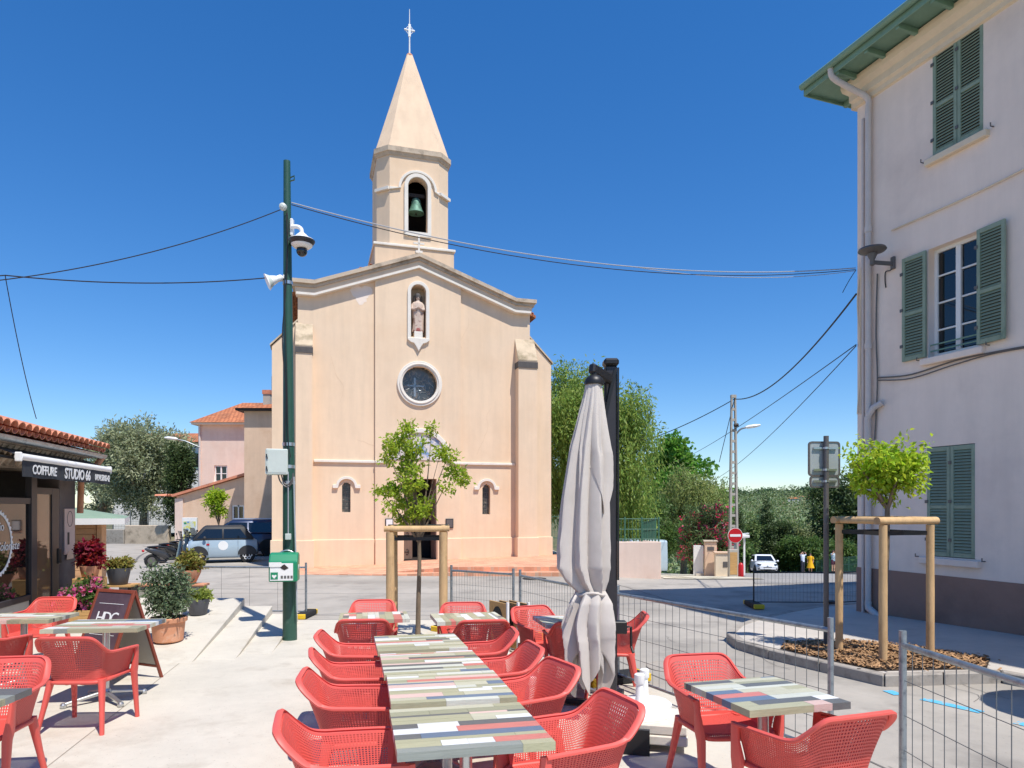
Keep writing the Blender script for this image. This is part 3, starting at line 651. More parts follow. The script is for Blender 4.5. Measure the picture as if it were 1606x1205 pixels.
# belfry shaft with an arched opening front and back
bz0, bz1 = fz(655, 364, tw), fz(655, 278, tw); bw = .36; ub_ = fu(655.5, tw)
mb = MB(); P = octo(hw); zt = zc0; zb = zb1+.09
for i in (1, 2, 3, 5, 6, 7):
    (x0, y0), (x1, y1) = P[i], P[(i+1) % 8]
    n_ = Vector((y1-y0, -(x1-x0), 0)).normalized()*-.3
    vs = [TM @ Vector((x0, y0, zb)), TM @ Vector((x1, y1, zb)), TM @ Vector((x1, y1, zt)), TM @ Vector((x0, y0, zt))]
    mb.add(vs, [(0, 1, 2, 3)])
for y_s, k in ((-hw, 1), (hw, -1)):
    c = hw-cf; ac = arc(ub_, bz1-bw, bw, PI, 0, 17)
    pts = [(tc-c, zb), (tc-c, zt), (tc+c, zt), (tc+c, zb), (ub_+bw, zb), (ub_+bw, bz1-bw)]+[]
    op = [(ub_-bw, bz0)]+ac+[(ub_+bw, bz0)]
    # side strips, sill, spandrel
    def q4(a, b_, c_, d_): mb.add([TM @ Vector((x, y_s, z)) for x, z in (a, b_, c_, d_)], [(0, 1, 2, 3)])
    q4((tc-c, zb), (ub_-bw, zb), (ub_-bw, zt), (tc-c, zt)); q4((ub_+bw, zb), (tc+c, zb), (tc+c, zt), (ub_+bw, zt)); q4((ub_-bw, zb), (ub_+bw, zb), (ub_+bw, bz0), (ub_-bw, bz0))
    for i in range(16): q4(ac[i], ac[i+1], (ac[i+1][0], zt), (ac[i][0], zt))
    for i in range(len(op)-1):
        (xa, za), (xb, zb2) = op[i], op[i+1]; mb.add([TM @ Vector(v) for v in ((xa, y_s, za), (xb, y_s, zb2), (xb, y_s+k*.35, zb2), (xa, y_s+k*.35, za))], [(0, 1, 2, 3)])
mb.add([TM @ Vector((x, y, zt)) for x, y in P], [tuple(range(8))]); mb.add([TM @ Vector((x, y, bz0-.02)) for x, y in octo(hw-.02)], [tuple(range(8))])
o = place(nmesh('x', [(0, 0, 0)]*3, [(0, 1, 2)]), 'belfry', ch); me = bpy.data.meshes.new('belfry'); me.from_pydata(mb.v, [], mb.f); me.materials.append(MT['plaster']); o.data = me
MB().lathe([(hw-.35, bz0), (hw-.35, zt-.05)], 8, (tc, ty+.1, 0)).build('belfry_dark', MT['dark'], ch) if False else None
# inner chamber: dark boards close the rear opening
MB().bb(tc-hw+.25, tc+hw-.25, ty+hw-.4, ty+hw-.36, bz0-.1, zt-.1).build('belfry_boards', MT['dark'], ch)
po = [(ub_-bw-.13, bz0-.16)]+arc(ub_, bz1-bw, bw+.13, PI, 0, 18)+[(ub_+bw+.13, bz0-.16)]; pi_ = [(ub_-bw+.01, bz0)]+arc(ub_, bz1-bw, bw-.005, PI, 0, 18)+[(ub_+bw-.01, bz0)]
MB().band(po, pi_, .07, YB(ty-hw-.068)).build('belfry_surround', MT['trim'], ch, bevel=.008)
MB().bb(ub_-bw-.13, ub_+bw+.13, ty-hw-.068, ty-hw+.0, bz0-.16, bz0-.002).build('belfry_sill', MT['trim'], ch)
hz = bz1-bw-.1; c = hw-cf
po = arc(ub_, hz, bw+.34, PI, 0, 20)+[(tc+c, hz), ]; pi_ = arc(ub_, hz, bw+.25, PI, 0, 20)+[(tc+c, hz-.1)]
po = [(tc-c, hz)]+po; pi_ = [(tc-c, hz-.1)]+pi_
MB().band(po, pi_, .07, YB(ty-hw-.07)).build('belfry_hood', MT['trim'], ch, bevel=.008)
for (a, b_) in ((7, 0), (1, 2)):
    (x0, y0), (x1, y1) = octo(hw+.05)[a], octo(hw+.05)[b_]
    MB().bar(TM @ Vector((x0, y0, hz-.05)), TM @ Vector((x1, y1, hz-.05)), .1, .1).build('belfry_hood', MT['trim'], ch)
bl = empty('bell', ch_world(ub_, ty-hw+.42, bz0+.86), CH_A, 'green bronze bell hanging in the belfry opening', 'bell')
MB().lathe([(.30, 0), (.295, .03), (.24, .12), (.2, .26), (.18, .4), (.15, .5), (.08, .55), (.02, .56)], 28).build('bell_body', MT['bell'], bl, True)
mb = MB(); mb.bb(-.3, .3, -.07, .07, .57, .7); mb.build('headstock', MT['dark'], bl); MB().tube([(0, 0, .3), (0, 0, -.06)], [.015, .03], 8).build('clapper', MT['dark'], bl)
MB().loft(obox(hw+.02, zc0, hw+.07, zc0+.1)+obox(hw+.1, zc0+.12, hw+.1, zc1+.02)).build('tower_cornice', MT['stone_trim'], ch)
mb = MB(); r0 = obox(hw+.04, zc1+.02, .11, zs1); mb.loft(r0); mb.build('spire', MT['plaster_l'], ch)
zt = zs1; ztop = fz(646, 14, tw+hw)
mb = MB(); mb.tube([(tc, ty, zt-.05), (tc, ty, ztop)], [.035, .012], 8); zx = fz(646, 47, tw+hw); mb.tube([(tc-.2, ty, zx), (tc+.2, ty, zx)], .03, 8); mb.bb(tc-.045, tc+.045, ty-.03, ty+.03, zx-.25, zx+.22)
for s_ in (-1, 1):
    for t_ in (-1, 1): mb.tube([(tc+s_*.17, ty, zx), (tc, ty, zx+t_*.2)], .012, 6)
mb.build('spire_cross', MT['whiteplast'], ch); MB().ball((tc, ty, zt), (.13, .13, .1)).build('spire_finial', MT['terracotta'], ch, True)
# a pale repair on the render, high on the left
rd = random.Random(5); cu_, cz_ = fu(566), fz(566, 461); pp = []
for k in range(26): q = 2*PI*k/26; r0 = (.36+.07*math.sin(3*q)+rd.uniform(-.05, .05)); pp.append((cu_+r0*math.cos(q)*.95, cz_+r0*math.sin(q)*.85))
MB().prism(pp, .004, YB(-.004)).build('render_patch', M('pale repair', (238, 220, 204), .9, .04, 2, .1), ch)
rd = random.Random(21); crk = M('hairline crack', (212, 182, 150), .95, 0, 4, 0)
for (px, py, a, n_) in ((520, 560, -1.2, 16), (770, 640, -1.7, 18), (735, 500, -1.4, 12), (560, 690, -.4, 10)):
    u, z = fu(px), fz(px, py); P = []
    for i in range(n_): P.append((u, -.001, z)); a += rd.uniform(-.45, .45); u += .11*math.cos(a); z += .11*math.sin(a)
    MB().tube(P, .004, 4).build('hairline_crack', crk, ch)
# notice boards by the door
for px in (610, 704):
    u = fu(px); z = fz(px, 821); nb_ = MB().bb(u-.14, u+.14, -.14, -.102, z-.17, z+.17).build('notice_board', MT['darkmetal'], ch, bevel=.005)
    MB().bb(u-.11, u+.11, -.146, -.14, z-.14, z+.14).build('notice_sheet', MT['white'] if px < 650 else MT['lampgrey'], nb_)
# ================================================================== the pale house with green shutters
HX, HY = 6.38, 12.6; HD = Vector((.338, -.941)); HA = math.atan2(-.941, .338); HZ = H(HX, HY)
hs_ = empty('shuttered_house', (HX, HY, HZ), HA, 'pale lilac three storey house with green louvred shutters and brown base', 'house')
def hu(px, w_=0):
    k = (px-803)/FPX; cx, cy = HX+w_*.941, HY+w_*.338; return (k*cy-cx)/(HD.x-k*HD.y)
def hz_(px, py, w_=0):
    u = hu(px, w_); y = HY+w_*.338+u*HD.y; return CAM_Z-(py-HORIZON)*y/FPX-HZ
HW = 9.5; ZB = hz_(1380, 893); ZT = hz_(1345, 118)
wins = []   # u0,u1,z0,z1
w_top = (hu(1463), hu(1542), hz_(1463, 247), hz_(1463, 76)); w_mid = (hu(1456), hu(1535), hz_(1456, 561), hz_(1456, 392)); w_low = (hu(1454), hu(1529), hz_(1455, 872), hz_(1454, 702))
WB = ((w_mid[1]-w_mid[0])*1.0); w_mid2 = (w_mid[0]+2.55, w_mid[1]+2.55, w_mid[2], w_mid[3])
def wall_with_rects(u0, u1, z0, z1, rects, th, name, mat, parent):
    us = sorted({u0, u1, *[r[0] for r in rects], *[r[1] for r in rects]}); zs = sorted({z0, z1, *[r[2] for r in rects], *[r[3] for r in rects]})
    mb = MB()
    for i in range(len(us)-1):
        for j in range(len(zs)-1):
            um, zm = (us[i]+us[i+1])/2, (zs[j]+zs[j+1])/2
            if any(r[0] < um < r[1] and r[2] < zm < r[3] for r in rects): continue
            mb.add([(us[i], 0, zs[j]), (us[i+1], 0, zs[j]), (us[i+1], 0, zs[j+1]), (us[i], 0, zs[j+1])], [(0, 1, 2, 3)])
    for a, b_, c, d in rects:
        mb.add([(a, 0, c), (b_, 0, c), (b_, 0, d), (a, 0, d), (a, th, c), (b_, th, c), (b_, th, d), (a, th, d)], [(0, 4, 5, 1), (1, 5, 6, 2), (2, 6, 7, 3), (3, 7, 4, 0)])
    return place(nmesh(name, mb.v, mb.f, mat), name, parent)
rects = [w_top, w_mid, w_low, w_mid2]
wall_with_rects(0, HW, ZB, ZT, rects, .24, 'front_wall', MT['housewall'], hs_)
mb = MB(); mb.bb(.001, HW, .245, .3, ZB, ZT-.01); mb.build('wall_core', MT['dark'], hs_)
mb = MB(); mb.add([(0, 0, -.5), (0, 8, -.5), (0, 8, ZT), (0, 0, ZT)], [(0, 1, 2, 3)]); mb.add([(HW, 0, -.5), (HW, 8, -.5), (HW, 8, ZT), (HW, 0, ZT)], [(0, 1, 2, 3)]); mb.add([(0, 8, -.5), (HW, 8, -.5), (HW, 8, ZT), (0, 8, ZT)], [(0, 1, 2, 3)])
place(nmesh('side_wall', mb.v, mb.f, MT['housewall']), 'side_wall', hs_)
MB().bb(-.012, HW, -.015, .2, -.5, ZB).build('base_wall', MT['housebase'], hs_)
# shutters
slat_me = {}
def slat(wd):
    k = round(wd, 3)
    if k not in slat_me: slat_me[k] = MB().box((0, 0, 0), (wd, .008, .046), M=Matrix.Rotation(R(-38), 4, 'X')).mesh('slat', MT['shutter'])
    return slat_me[k]
def shutter(parent, u0, z0, wd, ht, y=-.03, rz=0):
    s = MB(); f = .055
    s.bb(0, f, -.018, .018, 0, ht); s.bb(wd-f, wd, -.018, .018, 0, ht); s.bb(f, wd-f, -.017, .017, 0, f*1.3); s.bb(f, wd-f, -.017, .017, ht-f*1.3, ht); s.bb(f, wd-f, -.017, .017, ht*.45-f/2, ht*.45+f/2)
    o = s.build('shutter', MT['shutter'], parent, bevel=.003); o.location = (u0, y, z0); o.rotation_euler = (0, 0, rz)
    for a, b_ in ((f*1.3, ht*.45-f/2), (ht*.45+f/2, ht-f*1.3)):
        n_ = int((b_-a)/.047)
        for k in range(n_): place(slat(wd-2*f), 'slat', o, (wd/2, 0, a+(k+.5)*(b_-a)/n_))
    mb = MB().bb(f, wd-f, .016, .02, f, ht-f).build('backing', MT['dark'], o)
    for zz in (.15, .5, .85):
        MB().box((-.005 if True else 0, -.02, ht*zz), (.05, .02, .05)).build('hinge', MT['lampgrey'], o)
    return o
for wn_ in (w_top, w_low):
    wd = (wn_[1]-wn_[0])/2-.004
    shutter(hs_, wn_[0], wn_[2]+.01, wd, wn_[3]-wn_[2]-.02, .012); shutter(hs_, wn_[0]+wd+.008, wn_[2]+.01, wd, wn_[3]-wn_[2]-.02, .012)
for wn_ in (w_mid, w_mid2):
    wd = (wn_[1]-wn_[0])/2+.02
    shutter(hs_, wn_[0]-wd-.01, wn_[2]+.01, wd, wn_[3]-wn_[2]-.02, -.04); shutter(hs_, wn_[1]+.01, wn_[2]+.01, wd, wn_[3]-wn_[2]-.02, -.045, R(-4))
    wo = MB().bb(wn_[0], wn_[1], .2, .235, wn_[2], wn_[3]); f = .06; u0, u1, z0, z1 = wn_; um = (u0+u1)/2
    fm = MB(); fm.bb(u0, u0+f, .13, .2, z0, z1); fm.bb(u1-f, u1, .13, .2, z0, z1); fm.bb(u0+f, u1-f, .13, .2, z0, z0+f); fm.bb(u0+f, u1-f, .13, .2, z1-f, z1); fm.bb(um-f*.7, um+f*.7, .12, .199, z0+f, z1-f)
    for q in (.25, .5, .75): fm.bb(u0+f, um-f*.7, .14, .19, z0+(z1-z0)*q-.014, z0+(z1-z0)*q+.014); fm.bb(um+f*.7, u1-f, .14, .19, z0+(z1-z0)*q-.014, z0+(z1-z0)*q+.014)
    win = fm.build('window', MT['white'], hs_, bevel=.004)
    for a, b_ in ((u0+f, um-f*.7), (um+f*.7, u1-f)):
        for q in range(4): MB().bb(a, b_, .163, .169, z0+f+(z1-z0-2*f)*q/4+.004, z0+f+(z1-z0-2*f)*(q+1)/4-.004).build('pane', MT['glass'], win)
    rl = MB()
    for q in (.1, .2): rl.tube([(u0, .05, z0+q), (u1, .05, z0+q)], .012, 6)
    rl.build('window_rail', MT['eavegreen'], hs_)
for wn_ in (w_top, w_mid, w_low, w_mid2):
    MB().bb(wn_[0]-.1, wn_[1]+.1, -.09, .1, wn_[2]-.13, wn_[2]-.02).build('window_sill', MT['housewall'] if wn_ is not w_top else MT['cream'], hs_, bevel=.012)
    for q in (wn_[0]-.16, wn_[1]+.16): MB().tube([(q, 0, wn_[2]-.02), (q, -.07, wn_[2]-.02), (q, -.07, wn_[2]+.03)], .009, 6).build('shutter_stop', MT['lampgrey'], hs_)
# cornice and boarded green eaves
prof = [(0, ZT-.62), (-.05, ZT-.6), (-.05, ZT-.52), (-.1, ZT-.48), (-.1, ZT-.36), (-.18, ZT-.28), (-.2, ZT-.2), (-.2, ZT-.14), (.1, ZT-.14)]
rings = [[Vector((u-abs(min(y, 0))*(1 if u < 1 else 0), y, z)) for y, z in prof] for u in (0, HW)]
MB().loft(rings).build('cornice', MT['cream'], hs_)
MB().bb(-.24, .1, .1, 8, ZT-.5, ZT-.14).build('end_cornice', MT['cream'], hs_)
ov = .62
rf = MB(); zz = ZT-.1; rings = []
rf.add([(-ov, -ov, zz), (HW+ov, -ov, zz), (HW+ov, 8+ov, zz), (-ov, 8+ov, zz), (-ov, -ov, zz+.035), (HW+ov, -ov, zz+.035), (HW+ov, 8+ov, zz+.035), (-ov, 8+ov, zz+.035)], [(3, 2, 1, 0), (4, 5, 6, 7), (0, 1, 5, 4), (1, 2, 6, 5), (2, 3, 7, 6), (3, 0, 4, 7)])
rf.build('eave_boards', MT['eavegreen'], hs_)
MB().bb(-ov-.03, HW+ov, -ov-.03, -ov, zz-.06, zz+.12).build('fascia', MT['eavegreen'], hs_, bevel=.006); MB().bb(-ov-.03, -ov, -ov+.001, 8+ov, zz-.06, zz+.12).build('fascia', MT['eavegreen'], hs_)
gt = MB(); gt.tube([(-ov-.03, -ov-.08, zz+.1), (HW, -ov-.08, zz+.1)], .06, 10); gt.build('gutter', MT['eavegreen'], hs_, True)
for k in range(10): MB().bb(.1+k*.62, .17+k*.62, -ov+.002, -.002, zz-.1, zz-.002).build('rafter', MT['eavegreen'], hs_, bevel=.006)
for k in range(5): MB().bb(-ov+.002, -.002, .3+k*.7, .37+k*.7, zz-.1, zz-.002).build('rafter', MT['eavegreen'], hs_)
rr = MB(); c = zz+.04; rr.add([(-ov, -ov, c), (HW+ov, -ov, c), (HW+ov, 8+ov, c), (-ov, 8+ov, c), (3.5, 4, c+1.7), (HW-3.5, 4, c+1.7)], [(0, 1, 5, 4), (1, 2, 5), (2, 3, 4, 5), (3, 0, 4)]); rr.build('roof', MT['roof_far'], hs_)
# downpipes with bend, shoe and clips
ud = hu(1367); zt = ZT-.2
pts = crom([(ud-.28, -ov-.05, zz+.06), (ud-.26, -ov+.0, zz-.12), (ud-.12, -.3, ZT-.44), (ud, -.09, ZT-.62), (ud, -.08, ZT-.85)], 14)+[(ud, -.08, z) for z in (5, 3, .35)]
dp = MB().tube(pts, .052, 12).build('downpipe', MT['pipe'], hs_, True)
for z in (7.0, 4.9, 3.1): MB().tube([(ud, -.08, z), (ud, -.08, z+.1)], .062, 12).build('pipe_collar', MT['pipe'], dp)
zq = hz_(1372, 645); MB().tube([(ud+.26, -.04, zq+.12), (ud+.12, -.09, zq+.05), (ud, -.1, zq-.12), (ud, -.1, zq-.5)], .055, 10).build('pipe_branch', MT['pipe'], dp, True)
MB().tube([(ud, -.08, .36), (ud+.02, -.1, .25), (ud+.3, -.12, .1)], .06, 10).build('pipe_shoe', MT['pipe'], dp, True)
u2 = hu(1356); MB().tube([(u2, -.035, z) for z in (ZT-.9, 6, 3, .1)], .028, 8).build('downpipe', MT['pipe'], hs_, True)
MB().tube([(hu(1389), -.035, z) for z in (hz_(1389, 770), 1, .4)], .03, 8).build('downpipe', MT['pipe'], hs_, True)
# cables clipped along the wall
def hcable(pts, r, name='wall_cable', mat='wirelight'):
    P = [Vector((hu(px), -.03, hz_(px, py))) for px, py in pts]; MB().tube(crom(P, 24), r, 6).build(name, MT[mat], hs_)
hcable([(1400, 362), (1460, 336), (1540, 300), (1640, 250), (1800, 170)], .014, mat='cream'); hcable([(1378, 593), (1430, 588), (1500, 566), (1560, 553), (1700, 528)], .012, mat='lampgrey'); hcable([(1378, 597), (1430, 594), (1500, 572), (1570, 553), (1700, 532)], .01, mat='lampgrey')
hcable([(1378, 430), (1376, 520), (1378, 600), (1374, 690)], .012, mat='lampgrey')
hcable([(1405, 85), (1440, 63), (1520, 8), (1600, -50)], .012, mat='cream')
for q in range(2): hcable([(1353, 420), (1347+q*5, 470), (1351, 560), (1347+q*5, 650)], .014, mat='cream')
# street lamp on a bracket
ul, zl = hu(1402), hz_(1402, 413); fw = Matrix.Translation((HX, HY, HZ)) @ Matrix.Rotation(HA, 4, 'Z')
lm = empty('wall_lamp', fw @ Vector((ul, 0, zl)), HA, 'grey disc shaped street lamp on a bracket on the shuttered house', 'street lamp')
MB().bb(-.05, .05, -.06, 0, -.14, .14).build('wall_plate', MT['lampgrey'], lm, bevel=.01); MB().bar((0, -.05, -.02), (-.12, -.5, .0), .05, .09).build('bracket', MT['lampgrey'], lm, bevel=.01)
MB().lathe([(.03, -.08), (.055, -.06), (.05, .05), (.11, .17), (.11, .19)], 18, (-.12, -.52, 0)).build('stem', MT['lampgrey'], lm, True)
MB().lathe([(.1, .19), (.27, .24), (.3, .27), (.28, .31), (.1, .335), (.01, .34)], 32, (-.12, -.52, 0)).build('lamp_head', MT['lampgrey'], lm, True)
MB().lathe([(.1, .2), (.26, .245)], 32, (-.12, -.52, -.006)).build('diffuser', MT['whiteplast'], lm, True)
lm.scale = (.76, .76, .76)
MB().tube(crom([(0, -.03, -.1), (-.05, -.06, -.16), (-.2, -.03, -.14), (-.22, -.02, -.35), (-.2, -.02, -.5)], 14), .012, 6).build('cable', MT['wire'], lm)

# ================================================================== the hairdresser's shop
SX, SY = -7.36, 11.5; SD = Vector((-.223, .975)); SA = math.atan2(.975, -.223); SZ = -.2
shop = empty('hairdresser_shop', (SX, SY, SZ), SA, 'low shop with clay tile eave, dark pillar and glazed front', 'shop')
def su(px, w_=0):
    k = (px-803)/FPX; cx, cy = SX-w_*.975, SY-w_*.223; return (k*cy-cx)/(SD.x-k*SD.y)
def sz_(px, py, w_=0):
    u = su(px, w_); y = SY-w_*.223+u*SD.y; return CAM_Z-(py-HORIZON)*y/FPX-SZ
SL = -8; EZ = 3.02
MT['shopwall'] = stained(M('shop dark render', (92, 84, 84), .8, .06, 2, .1, 50), (110, 102, 100), 2, .5, .7)
MT['cornice_old'] = stained(M('old cornice', (196, 182, 164), .9, .12, 4, .2), (120, 110, 100), 3, .45, .65)
up0, up1 = su(93), 0.0
MB().bb(up0, up1, 0, 4, -.2, 2.7).build('pillar', MT['shopwall'], shop, bevel=.01)
MB().bb(SL, up0, .9, 1, -.2, 2.7).build('back_wall', MT['beigewall'], shop)
MB().bb(SL, up0-.001, .1, .9, -.2, .16).build('shop_floor', MT['dark'], shop)
zg0 = sz_(50, 940); ug = su(46); ud_ = su(55); ue = su(84)
MB().bb(SL, ug, 0, .2, -.2, zg0).build('sill_wall', MT['greypanel'], shop, bevel=.01)
fr = MB(); fr.bb(ug, ud_, -.03, .06, -.2, 2.55); fr.bb(SL, ug-.001, -.02, .06, zg0, zg0+.08); fr.bb(SL, ug-.001, -.02, .06, 2.05, 2.14); fr.bb(ug-1.9, ug-1.82, -.02, .06, zg0+.08, 2.05); fr.build('window_frame', MT['darkmetal'], shop, bevel=.006)
pane = MB().bb(ug-1.82, ug-.001, .01, .03, zg0+.08, 2.05).build('window_pane', MT['shopglass'], shop); MB().bb(SL, ug-1.9, .01, .03, zg0+.08, 2.05).build('window_pane', MT['shopglass'], shop)
dr = MB(); dr.bb(ud_, ud_+.05, 0, .05, -.02, 2.3); dr.bb(ue-.05, up0, 0, .05, -.02, 2.3); dr.bb(ud_+.05, ue-.05, 0, .05, 2.2, 2.3); dr.bb(ud_+.05, ue-.05, 0, .05, -.02, .1)
door = dr.build('door', MT['darkmetal'], shop, bevel=.004); MB().bb(ud_+.05, ue-.05, .02, .03, .1, 2.2).build('door_pane', glass_mat('door glass', (120, 96, 74), 1, .06), door); MB().bb(ue-.06, ue+.04, -.1, -.06, 1.12, 1.36).build('door_handle', MT['black'], door, bevel=.01)  # tan put into the pane colour stands for a sunlit facade's reflection
mb = MB().bb(SL, 0, .02, .9, 2.3 if False else 2.56, 2.72).build('soffit', MT['cornice_old'], shop)
for k in range(26):                                     # pointed dentils, two rows
    for r_, (y0, z0) in enumerate(((-.05, 2.56), (-.14, 2.7))):
        u = -.12-k*.16-(r_*.08); m_ = MB(); m_.add([(u-.07, y0+.1, z0+.13), (u+.07, y0+.1, z0+.13), (u+.07, y0-.05, z0+.13), (u-.07, y0-.05, z0+.13), (u, y0+.04, z0)], [(3, 2, 1, 0), (0, 1, 4), (1, 2, 4), (2, 3, 4), (3, 0, 4)])
        m_.build('dentil', MT['cornice_old'], shop)
MB().bb(SL, .12, -.22, .9, 2.835, 2.87).build('cornice_slab', MT['cornice_old'], shop)
MB().bb(SL, .02, -.03, .9, 2.7, 2.833).build('frieze', MT['cornice_old'], shop)
gu = MB(); rings = []
for u in (SL, .25): rings.append([Vector((u, -.34+.07*math.cos(q), 2.9+.07*math.sin(q))) for q in np.linspace(PI, 2*PI, 9)]+[Vector((u, -.34+.058*math.cos(q), 2.905+.06*math.sin(q))) for q in np.linspace(2*PI, PI, 9)])
gu.loft(rings); gu.build('gutter', MT['galv'], shop, True)
MB().tube([(.2, -.34, 2.86), (.16, -.25, 2.7), (.08, -.06, 2.5), (.06, -.05, 1.9)], .05, 10).build('downpipe', MT['terracotta'], shop, True)
rs = MB(); rs.add([(SL, -.3, 2.93), (.3, -.3, 2.93), (.3, 4, 4.1), (SL, 4, 4.1), (SL, -.3, 2.9), (.3, -.3, 2.9), (.3, 4, 4.07), (SL, 4, 4.07)], [(0, 1, 2, 3), (7, 6, 5, 4), (0, 4, 5, 1), (1, 5, 6, 2)]); rs_o = rs.build('roof', MT['tile'], shop)
sl_ = math.atan2(1.17, 4.3)
def barrel(r0, r1, l, t, up=True):
    rings = []
    for s_, r_ in ((0, r0), (l*.5, (r0+r1)/2), (l, r1)):
        a = [Vector((r_*math.cos(q), s_, r_*.85*math.sin(q)*(1 if up else -1))) for q in np.linspace(PI, 0, 9)]; b_ = [Vector(((r_-t)*math.cos(q), s_, (r_-t)*.85*math.sin(q)*(1 if up else -1))) for q in np.linspace(0, PI, 9)]; rings.append(a+b_)
    return MB().loft(rings).mesh('roof_tile', MT['tile'], True)
cover = barrel(.1, .082, .5, .014); chan = barrel(.082, .1, .5, .014, False)
for k in range(23):
    for r_ in range(4):
        u = .22-k*.195; y = -.42+r_*.4; z = 2.985+(y+.3)*math.tan(sl_)+.02
        o = place(cover, 'roof_tile', rs_o, (u, y, z+.045)); o.rotation_euler = (sl_+.03, random.uniform(-.03, .03), random.uniform(-.03, .03)); o.location.x += random.uniform(-.008, .008)
        if r_ < 2:
            o = place(chan, 'roof_tile', rs_o, (u-.0975, y+.02, z+.03)); o.rotation_euler = (sl_+.03, 0, random.uniform(-.02, .02))
# text written on things
def text(body, size, mat, parent, Mx, extrude=.0015, shear=0, space=1.0, align='CENTER', name='lettering', bold=0):
    cu = bpy.data.curves.new('t', 'FONT'); cu.body = body; cu.size = size; cu.extrude = extrude; cu.shear = shear; cu.space_character = space; cu.align_x = align; cu.resolution_u = 3; cu.offset = bold
    o = bpy.data.objects.new('t', cu); COL.objects.link(o); dg = bpy.context.evaluated_depsgraph_get(); me = bpy.data.meshes.new_from_object(o.evaluated_get(dg)); bpy.data.objects.remove(o)
    me.materials.clear(); me.materials.append(mat); r_ = place(me, name, parent); r_.matrix_local = Mx; return r_
TXZ = Matrix(((1, 0, 0, 0), (0, 0, -1, 0), (0, 1, 0, 0), (0, 0, 0, 1)))   # text upright, facing local -y
# lettering and scalloped ring on the window
zc_ = 1.52; ucn = su(-6); rg = MB(); N_ = 160
ro = [(ucn+(.45+.016*math.cos(i*2*PI/N_*40))*math.cos(2*PI*i/N_), zc_+(.45+.016*math.cos(i*2*PI/N_*40))*math.sin(2*PI*i/N_)) for i in range(N_)]
ri = [(ucn+.405*math.cos(2*PI*i/N_), zc_+.405*math.sin(2*PI*i/N_)) for i in range(N_)]
rg.ring(ro, ri, .003, YB(.005)); rg.build('window_emblem', MT['whiteink'], pane)
text('Studio', .17, MT['whiteink'], pane, Matrix.Translation((ucn, .004, zc_+.17)) @ TXZ); text('Coiffeur Coloriste', .17, MT['whiteink'], pane, Matrix.Translation((ucn, .004, zc_-.1)) @ TXZ, shear=.25); text('66', .17, MT['whiteink'], pane, Matrix.Translation((ucn+.02, .004, zc_-.33)) @ TXZ)
# board on the pillar
sg = MB().bb(su(99.5), su(115.5), -.02, 0, sz_(108, 869), sz_(108, 798)).build('price_board', M('rose board', (206, 178, 166), .6, .05, 4, 0), shop, bevel=.004)
us0 = (su(99.5)+su(115.5))/2; zz0 = sz_(108, 814); MB().ring(arc(us0, zz0, .11, 0, 6.2, 32, .13), arc(us0, zz0, .1, 0, 6.2, 32, .118), .003, YB(-.024)).build('board_mark', MT['lampgrey'], sg)
MB().bb(us0-.1, us0-.03, -.024, -.021, zz0-.42, zz0-.22).build('board_photo', MT['dark'], sg); MB().prism(arc(us0, zz0-.66, .14, 0, PI, 16), .003, YB(-.024)).build('board_mark', MT['beigewall'], sg)
# awning, partly wound in
aw = empty('shop_awning', (SX, SY, SZ), SA, 'black shop awning with white handwritten lettering above the salon window', 'awning')
a0, a1 = su(29, -.46), su(171, -.46); za = sz_(100, 727, -.46)
MB().tube([(a0, -.46, za), (a1, -.46, za)], .05, 12).build('front_bar', MT['whiteplast'], aw, True)
MB().bb(a1-.02, a1+.02, -.5, -.42, za-.06, za+.06).build('end_cap', MT['whiteplast'], aw, bevel=.01); MB().bb(a0-.02, a0+.02, -.5, -.42, za-.06, za+.06).build('end_cap', MT['whiteplast'], aw, bevel=.01)
mb = MB(); nn = 30; ring0 = []; 
vs = []; 
for i in range(nn+1):
    u = a0+.03+(a1-a0-.06)*i/nn; wv = .008*math.sin(i*1.3)
    vs += [(u, -.49+wv*.3, za-.02), (u, -.49+wv, za-.25+.006*math.sin(i*.9)), (u, -.484+wv, za-.25+.006*math.sin(i*.9)), (u, -.484+wv*.3, za-.02)]
fs = []
for i in range(nn):
    for k in range(4): fs.append((4*i+k, 4*i+(k+1) % 4, 4*i+4+(k+1) % 4, 4*i+4+k))
mb.add(vs, fs); val = mb.build('valance', MT['awning'], aw)
MB().add([(a0+.02, -.44, za+.03), (a1-.02, -.44, za+.03), (a1-.02, .0, za+.2), (a0+.02, 0, za+.2), (a0+.02, -.44, za+.02), (a1-.02, -.44, za+.02), (a1-.02, .0, za+.19), (a0+.02, 0, za+.19)], [(0, 1, 2, 3), (7, 6, 5, 4), (0, 4, 5, 1), (1, 5, 6, 2), (3, 2, 6, 7), (0, 3, 7, 4)]).build('awning_cloth', MT['awning'], aw)
for u in (a0+.3, a1-.5): MB().bar((u, -.42, za-.02), (u-.3, 0, za+.05), .05, .03).build('folding_arm', MT['darkmetal'], aw)
tw_ = (a1-a0)
text('COIFFURE', .17, MT['whiteink'], val, Matrix.Translation((a0+tw_*.2, -.502, za-.2)) @ TXZ, shear=.12, space=.95, bold=.004)
text('STUDIO 66', .21, MT['whiteink'], val, Matrix.Translation((a0+tw_*.55, -.502, za-.215)) @ TXZ, shear=.1, space=.95, bold=.006)
text('04 94 58 06 42', .14, MT['whiteink'], val, Matrix.Translation((a0+tw_*.865, -.502, za-.2)) @ TXZ, shear=.12, space=.8, bold=.003)

